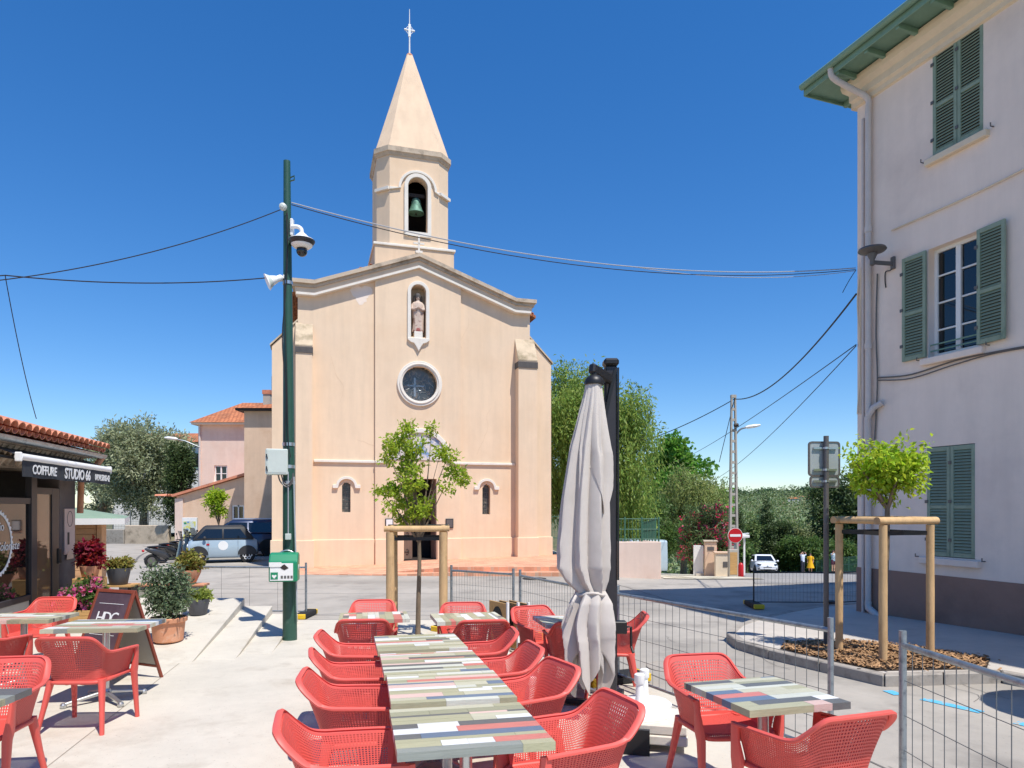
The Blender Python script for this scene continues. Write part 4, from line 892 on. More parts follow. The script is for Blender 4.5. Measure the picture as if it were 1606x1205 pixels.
# ================================================================== wooden kiosk beyond the shop
hut = empty('wooden_kiosk', (-9.62, 13.5, -.25), R(27), 'small timber kiosk with pale green roof beyond the salon', 'kiosk')
MB().bb(0, 1.28, .06, 1.4, 0, 1.74).build('wall_core', MT['hutwood'], hut)
bm_ = MB().bb(0, 1.1, 0, .03, 0, .115).mesh('board', MT['hutwood'], bevel=.004)
for k in range(14): place(bm_, 'board', hut, (.09, .028, .03+k*.122))
for x in (0, 1.2): MB().bb(x, x+.09, 0, .1, 0, 1.76).build('corner_post', MT['hutwood'], hut, bevel=.004)
mb = MB(); mb.add([(-.3, -.35, 1.7), (1.72, -.35, 1.7), (1.72, 1.7, 1.72), (-.3, 1.7, 1.72), (-.3, -.35, 1.84), (1.72, -.35, 1.82), (1.72, 1.7, 1.84), (-.3, 1.7, 1.86)], [(3, 2, 1, 0), (0, 1, 5, 4), (1, 2, 6, 5), (2, 3, 7, 6), (3, 0, 4, 7)]); mb.build('fascia', MT['white'], hut)
mb = MB(); mb.add([(-.3, -.35, 1.84), (1.72, -.35, 1.82), (1.72, 1.7, 1.84), (-.3, 1.7, 1.86), (.2, .7, 2.06), (.7, .7, 2.05)], [(0, 1, 5, 4), (1, 2, 5), (2, 3, 4, 5), (3, 0, 4)]); mb.build('roof', M('green felt', (128, 150, 128), .85, .08, 3, .1), hut)
MB().bb(.02, .16, -.02, 0, .5, 1.5).build('side_panel', MT['white'], hut); MB().bb(1.0, 1.2, -.02, .0, .98, 1.04).build('latch', MT['dark'], hut)

# ================================================================== houses behind, left of the church
def rect_house(name, label, px0, px1, d, py_eave, wall, depth, rz=0, base=-.4, cat='house'):
    p = at(px0, 795, d); q = at(px1, 795, d); o = empty(name, (p.x, d, base), rz, label, cat); W = (q.x-p.x)/math.cos(rz) if rz else q.x-p.x
    Ht = CAM_Z-(py_eave-HORIZON)*d/FPX-base; return o, W, Ht
an, W, Ht = rect_house('church_annex', 'beige rendered annex with orange tile roof beside the church', 383, 470, 31.5, 645, 'beigewall', 6, cat='building')
MB().bb(0, W, 0, 8, 0, Ht).build('wall', MT['beigewall'], an); MB().bb(-.3, W+.2, -.3, 8.3, Ht, Ht+.1).build('eave', MT['dark'], an)
mb = MB(); mb.add([(-.34, -.34, Ht+.1), (W+.3, -.34, Ht+.1), (W+.3, 8.3, Ht+.1), (-.34, 8.3, Ht+.1), (W*.9, 3, Ht+1.0), (W*.9, 5, Ht+1.0)], [(0, 1, 4), (1, 2, 5, 4), (2, 3, 5), (3, 0, 4, 5)]); mb.build('roof', MT['roof_far'], an)
ph, W, Ht = rect_house('pink_house', 'tall pink house with orange tile roof and one small window', 311, 392, 39, 667, 'pinkwall', 9)
wr = [(W*.31, W*.56, CAM_Z-(756-HORIZON)*39/FPX+.4, CAM_Z-(730-HORIZON)*39/FPX+.4)]
wall_with_rects(0, W, 0, Ht, wr, .15, 'wall', MT['pinkwall'], ph); mb = MB(); mb.bb(.001, W, .16, 9, 0, Ht-.01); mb.build('wall_core', MT['pinkwall'], ph)
u0, u1, z0, z1 = wr[0]; fm = MB(); fm.ring([(u0, z0), (u1, z0), (u1, z1), (u0, z1)], [(u0+.07, z0+.07), (u1-.07, z0+.07), (u1-.07, z1-.07), (u0+.07, z1-.07)], .05, YB(.06)); fm.bb((u0+u1)/2-.04, (u0+u1)/2+.04, .06, .11, z0+.07, z1-.07); fm.bb(u0+.07, u1-.07, .065, .105, (z0+z1)/2-.02, (z0+z1)/2+.02)
wo = fm.build('window', MT['white'], ph); MB().bb(u0, u1, .12, .13, z0, z1).build('pane', MT['glass'], wo); MB().bb(u0-.1, u1+.1, -.06, .05, z0-.1, z0).build('sill', MT['pinkwall'], wo)
MB().bb(-.25, W+.2, -.35, 9.2, Ht, Ht+.12).build('eave', MT['cream'], ph)
mb = MB(); zr_ = CAM_Z-(632-HORIZON)*43.5/FPX+.4; mb.add([(-.35, -.4, Ht+.12), (W+.3, -.4, Ht+.12), (W+.3, 4.5, zr_), (.75, 4.5, zr_), (-.35, 9.3, Ht+.12), (W+.3, 9.3, Ht+.12)], [(0, 1, 2, 3), (3, 2, 5, 4), (0, 3, 4)]); rfo = mb.build('roof', MT['roof_far'], ph)
mb = MB(); mb.bb(W-.42, W+.0, 3.2, 3.7, Ht+.5, zr_+.35); mb.build('chimney', MT['greypanel'], rfo); MB().bb(W-.46, W+.04, 3.15, 3.75, zr_+.35, zr_+.6).build('chimney_cap', MT['tile'], rfo)
MB().tube([(W+.02, 3.5, zr_+.5), (W+.02, 3.5, zr_+1.5)], .02, 6).build('aerial', MT['lampgrey'], rfo)
MB().tube([(.1, -.05, Ht), (.12, -.05, 0)], .06, 8).build('downpipe', MT['pipe'], ph)
lt, W, Ht = rect_house('lean_to', 'low peach lean-to with sloping tiled roof and glazed door', 277, 389, 34, 779, 'beigewall', 5, cat='building')
Hr = CAM_Z-(746-HORIZON)*34/FPX+.4
dw = [(W*.77, W*.95, .1, CAM_Z-(792-HORIZON)*34/FPX+.4)]
mb = MB(); mb.prism([(0, 0), (dw[0][0], 0), (dw[0][0], Ht+(Hr-Ht)*.77), (0, Ht)], .2, YB(0)); mb.prism([(dw[0][0], dw[0][3]), (dw[0][1], dw[0][3]), (dw[0][1], Ht+(Hr-Ht)*.95), (dw[0][0], Ht+(Hr-Ht)*.77)], .2, YB(0)); mb.prism([(dw[0][1], 0), (W, 0), (W, Hr), (dw[0][1], Ht+(Hr-Ht)*.95)], .2, YB(0))
mb.bb(0, W, .25, 5, 0, Ht-.05); mb.build('wall', MT['beigewall'], lt)
dr = MB(); u0, u1, z0, z1 = dw[0]; dr.ring([(u0, z0), (u1, z0), (u1, z1), (u0, z1)], [(u0+.09, z0+.09), (u1-.09, z0+.09), (u1-.09, z1-.09), (u0+.09, z1-.09)], .06, YB(.05)); dr.bb((u0+u1)/2-.03, (u0+u1)/2+.03, .05, .11, z0, z1)
do = dr.build('door', MT['white'], lt); MB().bb(u0+.05, u1-.05, .12, .14, z0, z1).build('door_pane', MT['glass'], do)
mb = MB(); mb.add([(-.15, -.2, Ht-.02), (W+.02, -.2, Hr+.04), (W+.02, 5, Hr+.04), (-.15, 5, Ht-.02), (-.15, -.2, Ht+.1), (W+.02, -.2, Hr+.16), (W+.02, 5, Hr+.16), (-.15, 5, Ht+.1)], [(3, 2, 1, 0), (4, 5, 6, 7), (0, 1, 5, 4), (1, 2, 6, 5), (2, 3, 7, 6), (3, 0, 4, 7)]); ro_ = mb.build('roof', MT['tile'], lt)
MB().bb(-.06, .34, -.06, .0, 0, Ht-.1).build('corner_pier', MT['pinkwall'], lt)
for k in range(8): place(cover, 'roof_tile', ro_, (-.15-.3+k*.0, .0+k*.24, Ht+.03), R(90)).scale = (1.2, 1.2, 1.2)
wh, W, Ht = rect_house('white_house', 'white walled house partly hidden behind the olive tree', 178, 318, 58, 694, 'white', 8)
MT['farwhite'] = M('white render', (224, 220, 214), .9, .05, 1, 0)
MB().bb(0, W, 0, 8, 0, Ht).build('wall', MT['farwhite'], wh)
mb = MB(); mb.add([(-.4, -.5, Ht), (W+.4, -.5, Ht), (W+.4, 8.5, Ht), (-.4, 8.5, Ht), (1, 4, Ht+1.2), (W-1, 4, Ht+1.2)], [(0, 1, 5, 4), (1, 2, 5), (2, 3, 4, 5), (3, 0, 4)]); mb.build('roof', MT['roof_far'], wh)
for q in (.3, .86):
    wo = MB().bb(W*q, W*q+.9, -.05, .05, Ht-2.2, Ht-.9).build('window', MT['eavegreen'], wh); MB().bb(W*q+.1, W*q+.8, -.06, -.05, Ht-2.1, Ht-1).build('pane', MT['glass'], wo)
# retaining wall and wire fence under the olive tree
rw_ = empty('retaining_wall', (at(150, 795, 41).x, 41, -.3), R(-6), 'low old concrete retaining wall below the olive tree', 'wall')
mb = MB(); mb.bb(0, 1.8, 0, .3, -.2, .75); mb.build('wall_face', MT['kerb'], rw_, bevel=.03); MB().bb(1.82, 4.6, .05, .35, -.2, 1.0).build('wall_face', MT['stone_trim'], rw_, bevel=.03)
fn = empty('wire_fence', (at(150, 795, 42).x, 42, .3), R(-6), 'grey wire fence above the retaining wall on the left', 'fence')
for k in range(5): MB().tube([(k*1.15, 0, 0), (k*1.15, 0, 1.3)], .03, 6).build('fence_post', MT['fencewire'], fn)
mb = MB()
for k in range(47): mb.tube([(k*.1, 0, .1), (k*.1, 0, 1.2)], .006, 3, False)
for k in range(8): mb.tube([(0, 0, .15+k*.15), (4.6, 0, .15+k*.15)], .006, 3, False)
tag(mb.build('wire_mesh', MT['fencewire'], fn), kind='stuff')
# ================================================================== cafe chairs: perforated moulded shell
def perforated(grid, thick, name, mat, frac=.215, skip=None):       # grid[i][j] of points; each cell becomes a frame round a hole
    bm = bmesh.new(); ni, nj = len(grid), len(grid[0])
    vs = [[bm.verts.new(grid[i][j]) for j in range(nj)] for i in range(ni)]
    for i in range(ni-1):
        for j in range(nj-1):
            a, b_, c, d = vs[i][j], vs[i+1][j], vs[i+1][j+1], vs[i][j+1]
            if skip and skip(i, j): bm.faces.new((a, b_, c, d)); continue
            p = [v.co.copy() for v in (a, b_, c, d)]; m = (p[0]+p[1]+p[2]+p[3])/4
            q = [bm.verts.new(v.lerp(m, frac*2)) for v in p]; o = (a, b_, c, d)
            for k in range(4): bm.faces.new((o[k], o[(k+1) % 4], q[(k+1) % 4], q[k]))
    bmesh.ops.recalc_face_normals(bm, faces=bm.faces)
    bmesh.ops.solidify(bm, geom=bm.faces[:], thickness=thick)
    me = bpy.data.meshes.new(name); bm.to_mesh(me); bm.free(); me.materials.append(mat); return me
T_ = [(0, -.342, .805), (.12, -.341, .805), (.19, -.334, .80), (.226, -.312, .772), (.246, -.262, .72), (.26, -.208, .676), (.27, -.15, .66), (.277, -.07, .656), (.281, .03, .652), (.283, .13, .648), (.282, .215, .642)]
B_ = [(0, -.215, .425), (.075, -.215, .425), (.13, -.213, .425), (.17, -.205, .426), (.2, -.185, .43), (.217, -.15, .432), (.225, -.1, .434), (.23, -.03, .437), (.232, .05, .44), (.233, .13, .44), (.233, .2, .44)]
NH = 56
def wall_grid():
    t = crom(T_, NH); b_ = crom(B_, NH); t = [p*np.array((-1, 1, 1)) for p in t[:0:-1]]+t; b_ = [p*np.array((-1, 1, 1)) for p in b_[:0:-1]]+b_
    return t, b_
TOP, BOT = wall_grid(); NR = 20; NC = len(TOP)
def wpt(i, v):
    t, b_ = TOP[i], BOT[i]; h = v**1.25; side = abs(i-(NC-1)/2)/((NC-1)/2)
    p = b_+(t-b_)*np.array((h, h, v)); return Vector(p)
G = [[wpt(i, .97*j/NR) for j in range(NR+1)] for i in range(NC)]
cut = int(NC*.31)
edge = lambda n_: (lambda i, j: j in (0, NR-1))
seat_g = []
NS = 32
for i in range(NS+1):
    row = []
    for j in range(NS+1):
        sx, sy = i/NS*2-1, j/NS; y = -.2+.435*sy; hw_ = .228-.0*sy-.06*max(0, (.25-sy)/.25)**2
        z = .432-.014*(1-sx*sx)*(1 if sy < .85 else (1-sy)/.15)-.03*max(0, (sy-.88)/.12)**2+.004; row.append(Vector((sx*hw_, y, z)))
    seat_g.append(row)
me_back = perforated(G[cut:NC-cut], .006, 'backrest', MT['chair'], skip=lambda i, j: j in (0, NR-1)); me_armL = perforated(G[:cut+1], .006, 'armrest', MT['chair'], skip=lambda i, j: j in (0, NR-1) or i < 2); me_armR = perforated(G[NC-cut-1:], .006, 'armrest', MT['chair'], skip=lambda i, j: j in (0, NR-1) or i > cut-3)
me_seat = perforated(seat_g, .007, 'seat', MT['chair'], skip=lambda i, j: i in (0, NS-1) or j in (0, NS-1))
# rim: flat flared band swept round the top edge
rings = []
cb = np.array((0, -.02, 0))
for i in range(NC):
    p = Vector(TOP[i]); q = Vector(wpt(i, .9)); d = (p-q).normalized(); t = (Vector(TOP[min(i+1, NC-1)])-Vector(TOP[max(i-1, 0)])).normalized()
    out = Vector((p.x, p.y+.05, 0)).normalized(); out = (out-t*out.dot(t)).normalized(); n_ = t.cross(out).normalized()
    n_ = n_ if n_.z > 0 else -n_; s = (NC-1)/2; wdt = .034 if abs(i-s)/s < .5 else .028
    a = p-out*.004-n_*.012
    prof = [(0, -.014), (.006, -.002), (.0, .006), (wdt*.5, .012), (wdt, .004), (wdt*1.02, -.006), (wdt*.9, -.009), (.012, -.006), (.006, -.016)]
    rings.append([a+out*x+n_*(z+.012) for x, z in prof])
me_rim = MB().loft(rings).mesh('rim', MT['chair'], True)
rail = MB(); ring_pts = crom([(-.233, .21, .425)]+[tuple(p+np.array((0, 0, -.012))) for p in BOT[::6]]+[(.233, .21, .425)], 60); rail.tube([Vector(p) for p in ring_pts], .017, 8)
fr_ = crom([(-.233, .21, .425), (-.2, .238, .412), (0, .243, .404), (.2, .238, .412), (.233, .21, .425)], 20); rail.tube([Vector(p) for p in fr_], .015, 8); me_rail = rail.mesh('seat_frame', MT['chair'], True)
def leg_mesh(pts, wa, wb):
    rings = []
    for (p, a, b_) in zip(pts, wa, wb):
        p = Vector(p); rings.append([p+Vector((a*math.copysign(abs(math.cos(q))**.55, math.cos(q)), b_*math.copysign(abs(math.sin(q))**.55, math.sin(q)), 0)) for q in np.linspace(0, 2*PI, 13)[:-1]])
    return MB().loft(rings).mesh('leg', MT['chair'], True)
fl = lambda s: leg_mesh([(s*.285, .215, .648), (s*.282, .222, .56), (s*.268, .22, .45), (s*.262, .228, .4), (s*.268, .25, .2), (s*.275, .27, 0)], [.012, .012, .02, .021, .018, .015], [.03, .03, .045, .035, .022, .018])
rl_ = lambda s: leg_mesh([(s*.205, -.17, .438), (s*.21, -.185, .4), (s*.235, -.225, .2), (s*.262, -.268, 0)], [.026, .023, .018, .015], [.045, .032, .021, .018])
LEGS = [fl(-1), fl(1), rl_(-1), rl_(1)]
CH_PARTS = [('backrest', me_back), ('armrest', me_armL), ('armrest', me_armR), ('seat', me_seat), ('rim', me_rim), ('seat_frame', me_rail)]+[('leg', m) for m in LEGS]
tilt = math.atan(.0267)
def on_floor(o, x, y, rz):             # stand a thing on the sloping terrace
    o.location = (x, y, H(x, y)+.014)
    o.rotation_euler = (Matrix.Rotation(-tilt, 4, 'X') @ Matrix.Rotation(rz, 4, 'Z')).to_euler()
def chair(x, y, facing, label, group='red cafe chairs'):
    o = empty('cafe_chair', (0, 0, 0), 0, label, 'chair', group); on_floor(o, x, y, R(facing)-PI/2)
    for n_, m in CH_PARTS: place(m, n_, o)
    return o
FL = Vector((-.487, 2.87)); RA = R(12.9)
def row(t, b_): p = FL+Vector((-.223, .975))*t+Vector((.975, .223))*b_; return p.x, p.y
base_dir = 12.9
tl = ['second', 'third']
for (t, b_, da, lab) in ((.42, -.17, 3, 'red perforated chair at the front end of the long table, steps side'), (1.40, -.14, -3, 'red perforated chair second from the front, steps side of the long table'), (2.16, -.13, 4, 'red perforated chair third from the front, steps side of the long table'), (3.0, -.13, -4, 'red perforated chair fourth and last along the steps side of the long table')):
    chair(*row(t, b_), base_dir+da, lab, 'red chairs along the long table')
for (t, b_, da, lab) in ((.42, .86, 8, 'red perforated chair at the front end of the long table, parasol side'), (1.34, .83, 12, 'red perforated chair second from the front, parasol side of the long table'), (2.08, .81, 2, 'red perforated chair third from the front, parasol side of the long table'), (2.86, .82, -6, 'red perforated chair fourth and last along the parasol side of the long table')):
    chair(*row(t, b_), 180+base_dir+da, lab, 'red chairs along the long table')
chair(-1.63, 7.9, -82, 'red chair facing the camera behind the small table before the left guard post')
chair(-1.47, 6.87, 96, 'red chair with its back to the camera at the small table beside the pole')
chair(-.54, 7.62, -84, 'red chair facing the camera behind the small table by the right guard post')
chair(-.33, 6.82, 100, 'red chair with its back to the camera at the small table below the tree')
chair(.36, 7.3, -62, 'red chair facing the folded parasol from the far side, by the barrier')
chair(.62, 6.72, 92, 'red chair mostly hidden behind the hanging hem of the folded parasol')
chair(1.02, 7.0, 176, 'red chair squeezed between the parasol mast and the mesh barrier')
chair(1.36, 4.42, -78, 'red chair facing the camera at the small table by the mesh barrier')
chair(1.55, 3.57, 110, 'red chair in the front right corner with its back to the camera')
chair(-3.62, 5.83, 92, 'red chair with its back to the camera before the chalkboard sign')
chair(-3.37, 4.32, -80, 'red chair cut by the left edge behind the nearest left table')
chair(-5.68, 8.2, -84, 'red chair against the salon window, facing the camera')
chair(-4.98, 6.42, 92, 'sliver of a red chair at the left edge below the salon table')

# ================================================================== tables with tops of mixed coloured planks
PC = [((172, 168, 136), 5), ((192, 188, 162), 4), ((158, 156, 128), 3), ((222, 222, 220), 4), ((204, 124, 112), 1.5), ((216, 184, 172), .9), ((104, 104, 102), 2.4), ((104, 120, 140), 1.2), ((140, 144, 136), 2), ((204, 204, 188), 2)]
plank_me = []
for c, wgt in PC:
    pm = stained(M('plank', c, .42, .14, 3, .12, 30, stretch=(1.2, 14, 3), obj=.06, spec=.45), tuple(v*.72 for v in c), 3, .55, .75, 3, .55)
    plank_me.append(MB().box((0, 0, 0), (1, 1, 1)).mesh('plank', pm))
leg_foot = None
def table(x, y, rz, label, W=.7, D=.76, seed=0, turn=False, group='plank topped cafe tables'):
    rd = random.Random(seed); o = empty('cafe_table', (0, 0, 0), 0, label, 'table', group); on_floor(o, x, y, R(rz))
    TH = .038; top = MB().bb(-W/2+.006, W/2-.006, -D/2+.006, D/2-.006, .748-TH+.002, .7455).build('tabletop', MT['dark'], o, bevel=.003)
    y0 = -D/2; a, b_ = (W, D)
    if turn: a, b_ = D, W
    y0 = -b_/2
    while y0 < b_/2-.001:
        h = rd.choice((.03, .045, .06, .06, .075, .085)); h = min(h, b_/2-y0)
        if b_/2-(y0+h) < .02: h = b_/2-y0
        x0 = -a/2
        while x0 < a/2-.001:
            l = rd.choice((.12, .2, .3, .4, .55)); l = min(l, a/2-x0)
            if a/2-(x0+l) < .07: l = a/2-x0
            k = rd.choices(range(len(PC)), [p[1] for p in PC])[0]
            if y0 <= -b_/2+1e-6 and rd.random() < .7: k = rd.choice((0, 0, 2, 9))
            p = place(plank_me[k], 'plank', top); cx, cy = x0+l/2, y0+h/2; dz = rd.uniform(-.0004, .0004)
            p.location = (cx, cy, .748-TH/2+dz) if not turn else (-cy, cx, .748-TH/2+dz); p.scale = (l-.0012, h-.0012, TH)
            if turn: p.rotation_euler = (0, 0, PI/2)
            x0 += l
        y0 += h
    MB().tube([(0, 0, .06), (0, 0, .70)], .032, 16).build('column', MT['alu'], o, True); MB().bb(-.16, .16, -.16, .16, .695, .71).build('top_plate', MT['darkmetal'], o)
    MB().lathe([(.05, .05), (.055, .09), (.04, .12)], 16).build('hub', MT['alu'], o, True)
    for k in range(4):
        q = R(45)+k*PI/2; e = Vector((math.cos(q)*.36, math.sin(q)*.36, .035)); f = MB(); f.bar((math.cos(q)*.03, math.sin(q)*.03, .085), e, .045, .035, wa1=.04, wb1=.022); f.lathe([(.025, 0), (.03, .01), (.03, .03), (.02, .05)], 10, (e.x, e.y, 0)); f.build('foot', MT['alu'], o, bevel=.006)
    return o
for i, (t0_, lab) in enumerate(((.35, 'nearest table of the long row, its pale plank edge towards the camera'), (1.175, 'second table of the long row, white and coral planks on its near edge'), (1.92, 'third table of the long row, butted against the second'), (2.765, 'farthest table of the long row, before the tree trunk'))):
    table(*row(t0_, .35+(0, .018, .006, -.012)[i]), base_dir+(0, -.6, .2, .8)[i], lab, .7, .735 if i else .70, 11+i, group='tables of the long row')
table(-1.47, 7.25, 12, 'small plank topped table between two chairs in front of the left guard post', .72, .62, 21, True)
table(-.47, 7.18, 13, 'small plank topped table between two chairs in front of the right guard post', .72, .66, 22, True)
table(.62, 6.98, 10, 'plank topped table partly hidden behind the folded parasol', .7, .66, 23)
table(1.455, 3.94, 16, 'plank topped table beside the mesh barrier at the right', .64, .66, 24)
table(-3.97, 6.66, 6, 'plank topped table in front of the purple sandwich board', .86, .68, 25)
table(-3.22, 3.74, 6, 'corner of a plank topped table at the left edge', .8, .5, 26)
table(-5.16, 7.2, 6, 'plank topped table at the left edge by the salon', .8, .6, 27)

# ================================================================== folded cantilever parasol
PX, PY = .755, 6.05; pz = H(PX, PY)+.014
ub_o = empty('parasol', (PX, PY, pz), 0, 'folded cream cantilever parasol tied to a dark mast', 'parasol')
def ZP(py, d=PY): return CAM_Z-(py-HORIZON)*d/FPX-pz
def XP(px, d=PY): return (px-803)*d/FPX-PX
def fold_mesh(prof, nf, amp, n=160, seed=0, hem=None, layer=0, inner=.012):
    rd = np.random.default_rng(seed); ph = rd.uniform(0, 6.28); sharp = rd.uniform(.75, 1.25, nf); rings = []; m = len(prof); shift = rd.uniform(-.15, .15, nf)
    rows = []
    for i, (z, cx, rx, ry, a) in enumerate(prof):
        t = i/(m-1); ring = []
        for k in range(n):
            q = 2*PI*k/n; s = (q/(2*PI)*nf+.12*math.sin(t*5+ph)+.1*math.sin(2*q+ph)) % nf; j = int(s) % nf; f = s-int(s)
            w_ = (1-abs(2*f-1-shift[j]))**.9 if abs(2*f-1-shift[j]) < 1 else 0; w_ = w_*sharp[j]+.07*math.sin(t*9+j*2.1+3*f)*t
            r_ = 1+a*(w_-.6)+.03*math.sin(3*q+t*4+ph); zz = z
            if hem and i >= m-6: zz = z-hem*((i-(m-6))/5)*(.5+.5*math.cos(2*PI*(s/nf*nf/2)))*sharp[j]
            ring.append(Vector((cx+rx*r_*math.cos(q), ry*r_*math.sin(q), zz)))
        rings.append(ring)
    mb = MB(); mb.loft(rings, cap=False)
    inn_ = [[Vector((p.x*.93+prof[i][1]*.07, p.y*.93, p.z)) for p in r_] for i, r_ in enumerate(rings)]
    o0 = len(mb.v); mb.loft(inn_[::-1], cap=False); L1 = (len(rings)-1)*n
    for k in range(n): mb.f.append((L1+k, L1+(k+1) % n, o0+(k+1) % n, o0+k))
    return mb
def interp_prof(keys, n):
    K = np.array(keys, float); zs = np.linspace(0, len(K)-1, n); out = []
    for s in zs:
        i = min(int(s), len(K)-2); t = s-i; t = t*t*(3-2*t)*.5+t*.5; out.append(tuple(K[i]+(K[i+1]-K[i])*t))
    return out
X0, X1 = XP(868), XP(968)
keys = [(ZP(603), XP(931), 0.065, 0.065, .12), (ZP(640), XP(929), 0.103, 0.099, .3), (ZP(700), XP(923), 0.148, 0.137, .42), (ZP(780), XP(918), 0.186, 0.160, .46), (ZP(850), XP(915), 0.209, 0.175, .46), (ZP(890), XP(914), 0.209, 0.175, .46), (ZP(912), XP(919), 0.163, 0.144, .46), (ZP(928), XP(926), 0.114, 0.114, .3)]
fold_mesh(interp_prof(keys, 46), 9, .4, seed=4).build('canopy', MT['canvas'], ub_o, True)
keys = [(ZP(604), XP(931), 0.070, 0.070, .1), (ZP(650), XP(930), 0.103, 0.103, .25), (ZP(710), XP(930), 0.141, 0.141, .35), (ZP(735), XP(928), 0.156, 0.152, .4)]
fold_mesh(interp_prof(keys, 26), 7, .35, seed=9, hem=.34).build('canopy_flap', MT['canvas'], ub_o, True)
keys = [(ZP(926), XP(926), 0.116, 0.116, .3), (ZP(945), XP(925), 0.170, 0.160, .4), (ZP(975), XP(922), 0.193, 0.179, .5), (ZP(1000), XP(922), 0.188, 0.179, .55), (ZP(1020), XP(923), 0.170, 0.160, .6)]
fold_mesh(interp_prof(keys, 26), 8, .4, seed=13, hem=.34).build('canopy_skirt', MT['canvas'], ub_o, True)
keys = [(ZP(940), XP(925), 0.091, 0.091, .3), (ZP(1000), XP(925), 0.114, 0.106, .5), (ZP(1035), XP(926), 0.099, 0.091, .5)]
fold_mesh(interp_prof(keys, 16), 6, .4, seed=17, hem=.3).build('canopy_skirt', MT['canvas'], ub_o, True)
MB().tube([Vector((XP(926)+.124*math.cos(q), .124*math.sin(q), ZP(930)+.012*math.sin(3*q))) for q in np.linspace(0, 2*PI, 30)], .016, 6).build('tie_strap', MT['canvas'], ub_o, True)
MB().tube(crom([(XP(901), -.12, ZP(932)), (XP(896), -.16, ZP(940)), (XP(890), -.15, ZP(955)), (XP(886), -.13, ZP(972))], 10), .014, 6).build('strap_tail', MT['canvas'], ub_o)
hubx = XP(932)
MB().lathe([(.085, ZP(604)), (.09, ZP(600)), (.075, ZP(594)), (.05, ZP(590)), (.025, ZP(588)), (.025, ZP(576))], 24, (hubx, 0, 0)).build('crown_hub', MT['black'], ub_o, True)
mxp, myp = XP(958, 6.35), .32
MB().bar((hubx-.03, -.02, ZP(578)), (mxp-.02, myp-.1, ZP(592)+.02), .07, .09).build('arm', MT['black'], ub_o, bevel=.015)
zt = ZP(575, 6.35)
mb = MB(); mb.bb(mxp-.055, mxp+.055, myp-.055, myp+.055, 0, zt); mb.build('mast', MT['darkmetal'], ub_o, bevel=.01)
for s in (-1, 1): MB().bb(mxp+s*.062-.007, mxp+s*.062+.007, myp-.075, myp-.05, 1.2, zt-.02).build('mast_rail', MT['black'], ub_o)
MB().bb(mxp-.07, mxp+.07, myp-.08, myp+.07, zt, zt+.07).build('mast_cap', MT['black'], ub_o, bevel=.02)
MB().bar((mxp-.11, myp-.09, ZP(1010, 6.3)), (mxp-.12, myp-.05, ZP(596)), .06, .04, up=(0, 1, 0)).build('strut', MT['darkmetal'], ub_o, bevel=.006)
MB().bar((mxp-.11, myp-.07, ZP(690)), (mxp+.03, myp-.09, zt-.05), .03, .03, up=(0, 1, 0)).build('strut', MT['black'], ub_o)
MB().bb(mxp+.0, mxp+.13, myp-.16, myp-.056, ZP(992, 6.3), ZP(973, 6.3)).build('crank_box', MT['black'], ub_o, bevel=.008)
MB().tube([(mxp+.13, myp-.12, ZP(982, 6.3)), (mxp+.17, myp-.12, ZP(982, 6.3)), (mxp+.17, myp-.13, ZP(1012, 6.3)), (mxp+.18, myp-.18, ZP(1020, 6.3))], .012, 8).build('crank_handle', MT['black'], ub_o)
for q in (0, PI/2): MB().box((mxp, myp, .03), (1.0, .07, .05), rz=q+R(-20)).build('base_cross', MT['black'], ub_o, bevel=.006)
MB().lathe([(.12, 0), (.12, .1), (.08, .14)], 16, (mxp, myp, .0)).build('mast_foot', MT['black'], ub_o, True)
# ballast slabs: two stacked on the near arm, one beside
def slab(x, y, rz, z, label, sx=.5, sy=.5, th=.075):
    o = MB().bb(-sx/2, sx/2, -sy/2, sy/2, 0, th).build('ballast_slab', MT['slab'], bevel=.01); on_floor(o, x, y, R(rz)); o.location.z += z; tag(o, label, 'slab', 'parasol ballast slabs'); return o
slab(1.1, 5.4, -14, .055, 'lower pale concrete ballast slab in front of the parasol mast', .56, .52); slab(1.1, 5.41, -14, .132, 'upper pale concrete ballast slab, chair shadow on it', .56, .52)
slab(1.12, 5.98, -14, .055, 'pale concrete slab carrying the white parasol feet', .5, .5, .07)
o = MB().bb(-.05, .2, -.02, .02, 0, .19).build('slab_frame', MT['black']); on_floor(o, .83, 5.12, R(-14)); tag(o, 'short black steel plate at the corner of the ballast slabs', 'steel plate')
def pfoot(x, y, z, label):
    o = empty('parasol_stand', (0, 0, 0), 0, label, 'parasol base', 'white parasol feet'); on_floor(o, x, y, 0); o.location.z += z
    MB().lathe([(.235, 0), (.235, .02), (.2, .045), (.07, .07), (.05, .075)], 32).build('weight', MT['whiteplast'], o, True); MB().lathe([(.04, .06), (.035, .1), (.03, .24), (.03, .24)], 16).build('tube', MT['whiteplast'], o, True); MB().lathe([(.038, .24), (.042, .25), (.042, .31), (.03, .32)], 16).build('collar', MT['whiteplast'], o, True)
pfoot(1.17, 6.02, .127, 'white round parasol foot standing farther back on the slab'); pfoot(1.02, 5.45, .209, 'white round parasol foot nearest the camera on the ballast'); pfoot(.19, 6.3, 0, 'white parasol foot behind the long table chairs')

# a round parasol standing just beyond the right edge, known by its shadow on the road
rp_ = empty('round_parasol', (6.08, 5.4, H(6.08, 5.4)+.12), 0, 'open round parasol just outside the right edge, its shadow on the road', 'parasol')
MB().lathe([(.82, 2.25), (.8, 2.28), (.4, 2.45), (.03, 2.6)], 24).build('canopy', MT['canvas'], rp_, True); MB().tube([(0, 0, 0), (0, 0, 2.6)], .025, 10).build('pole', MT['alu'], rp_); MB().lathe([(.3, 0), (.3, .05), (.1, .09)], 24).build('weight', MT['greyplast'], rp_, True)
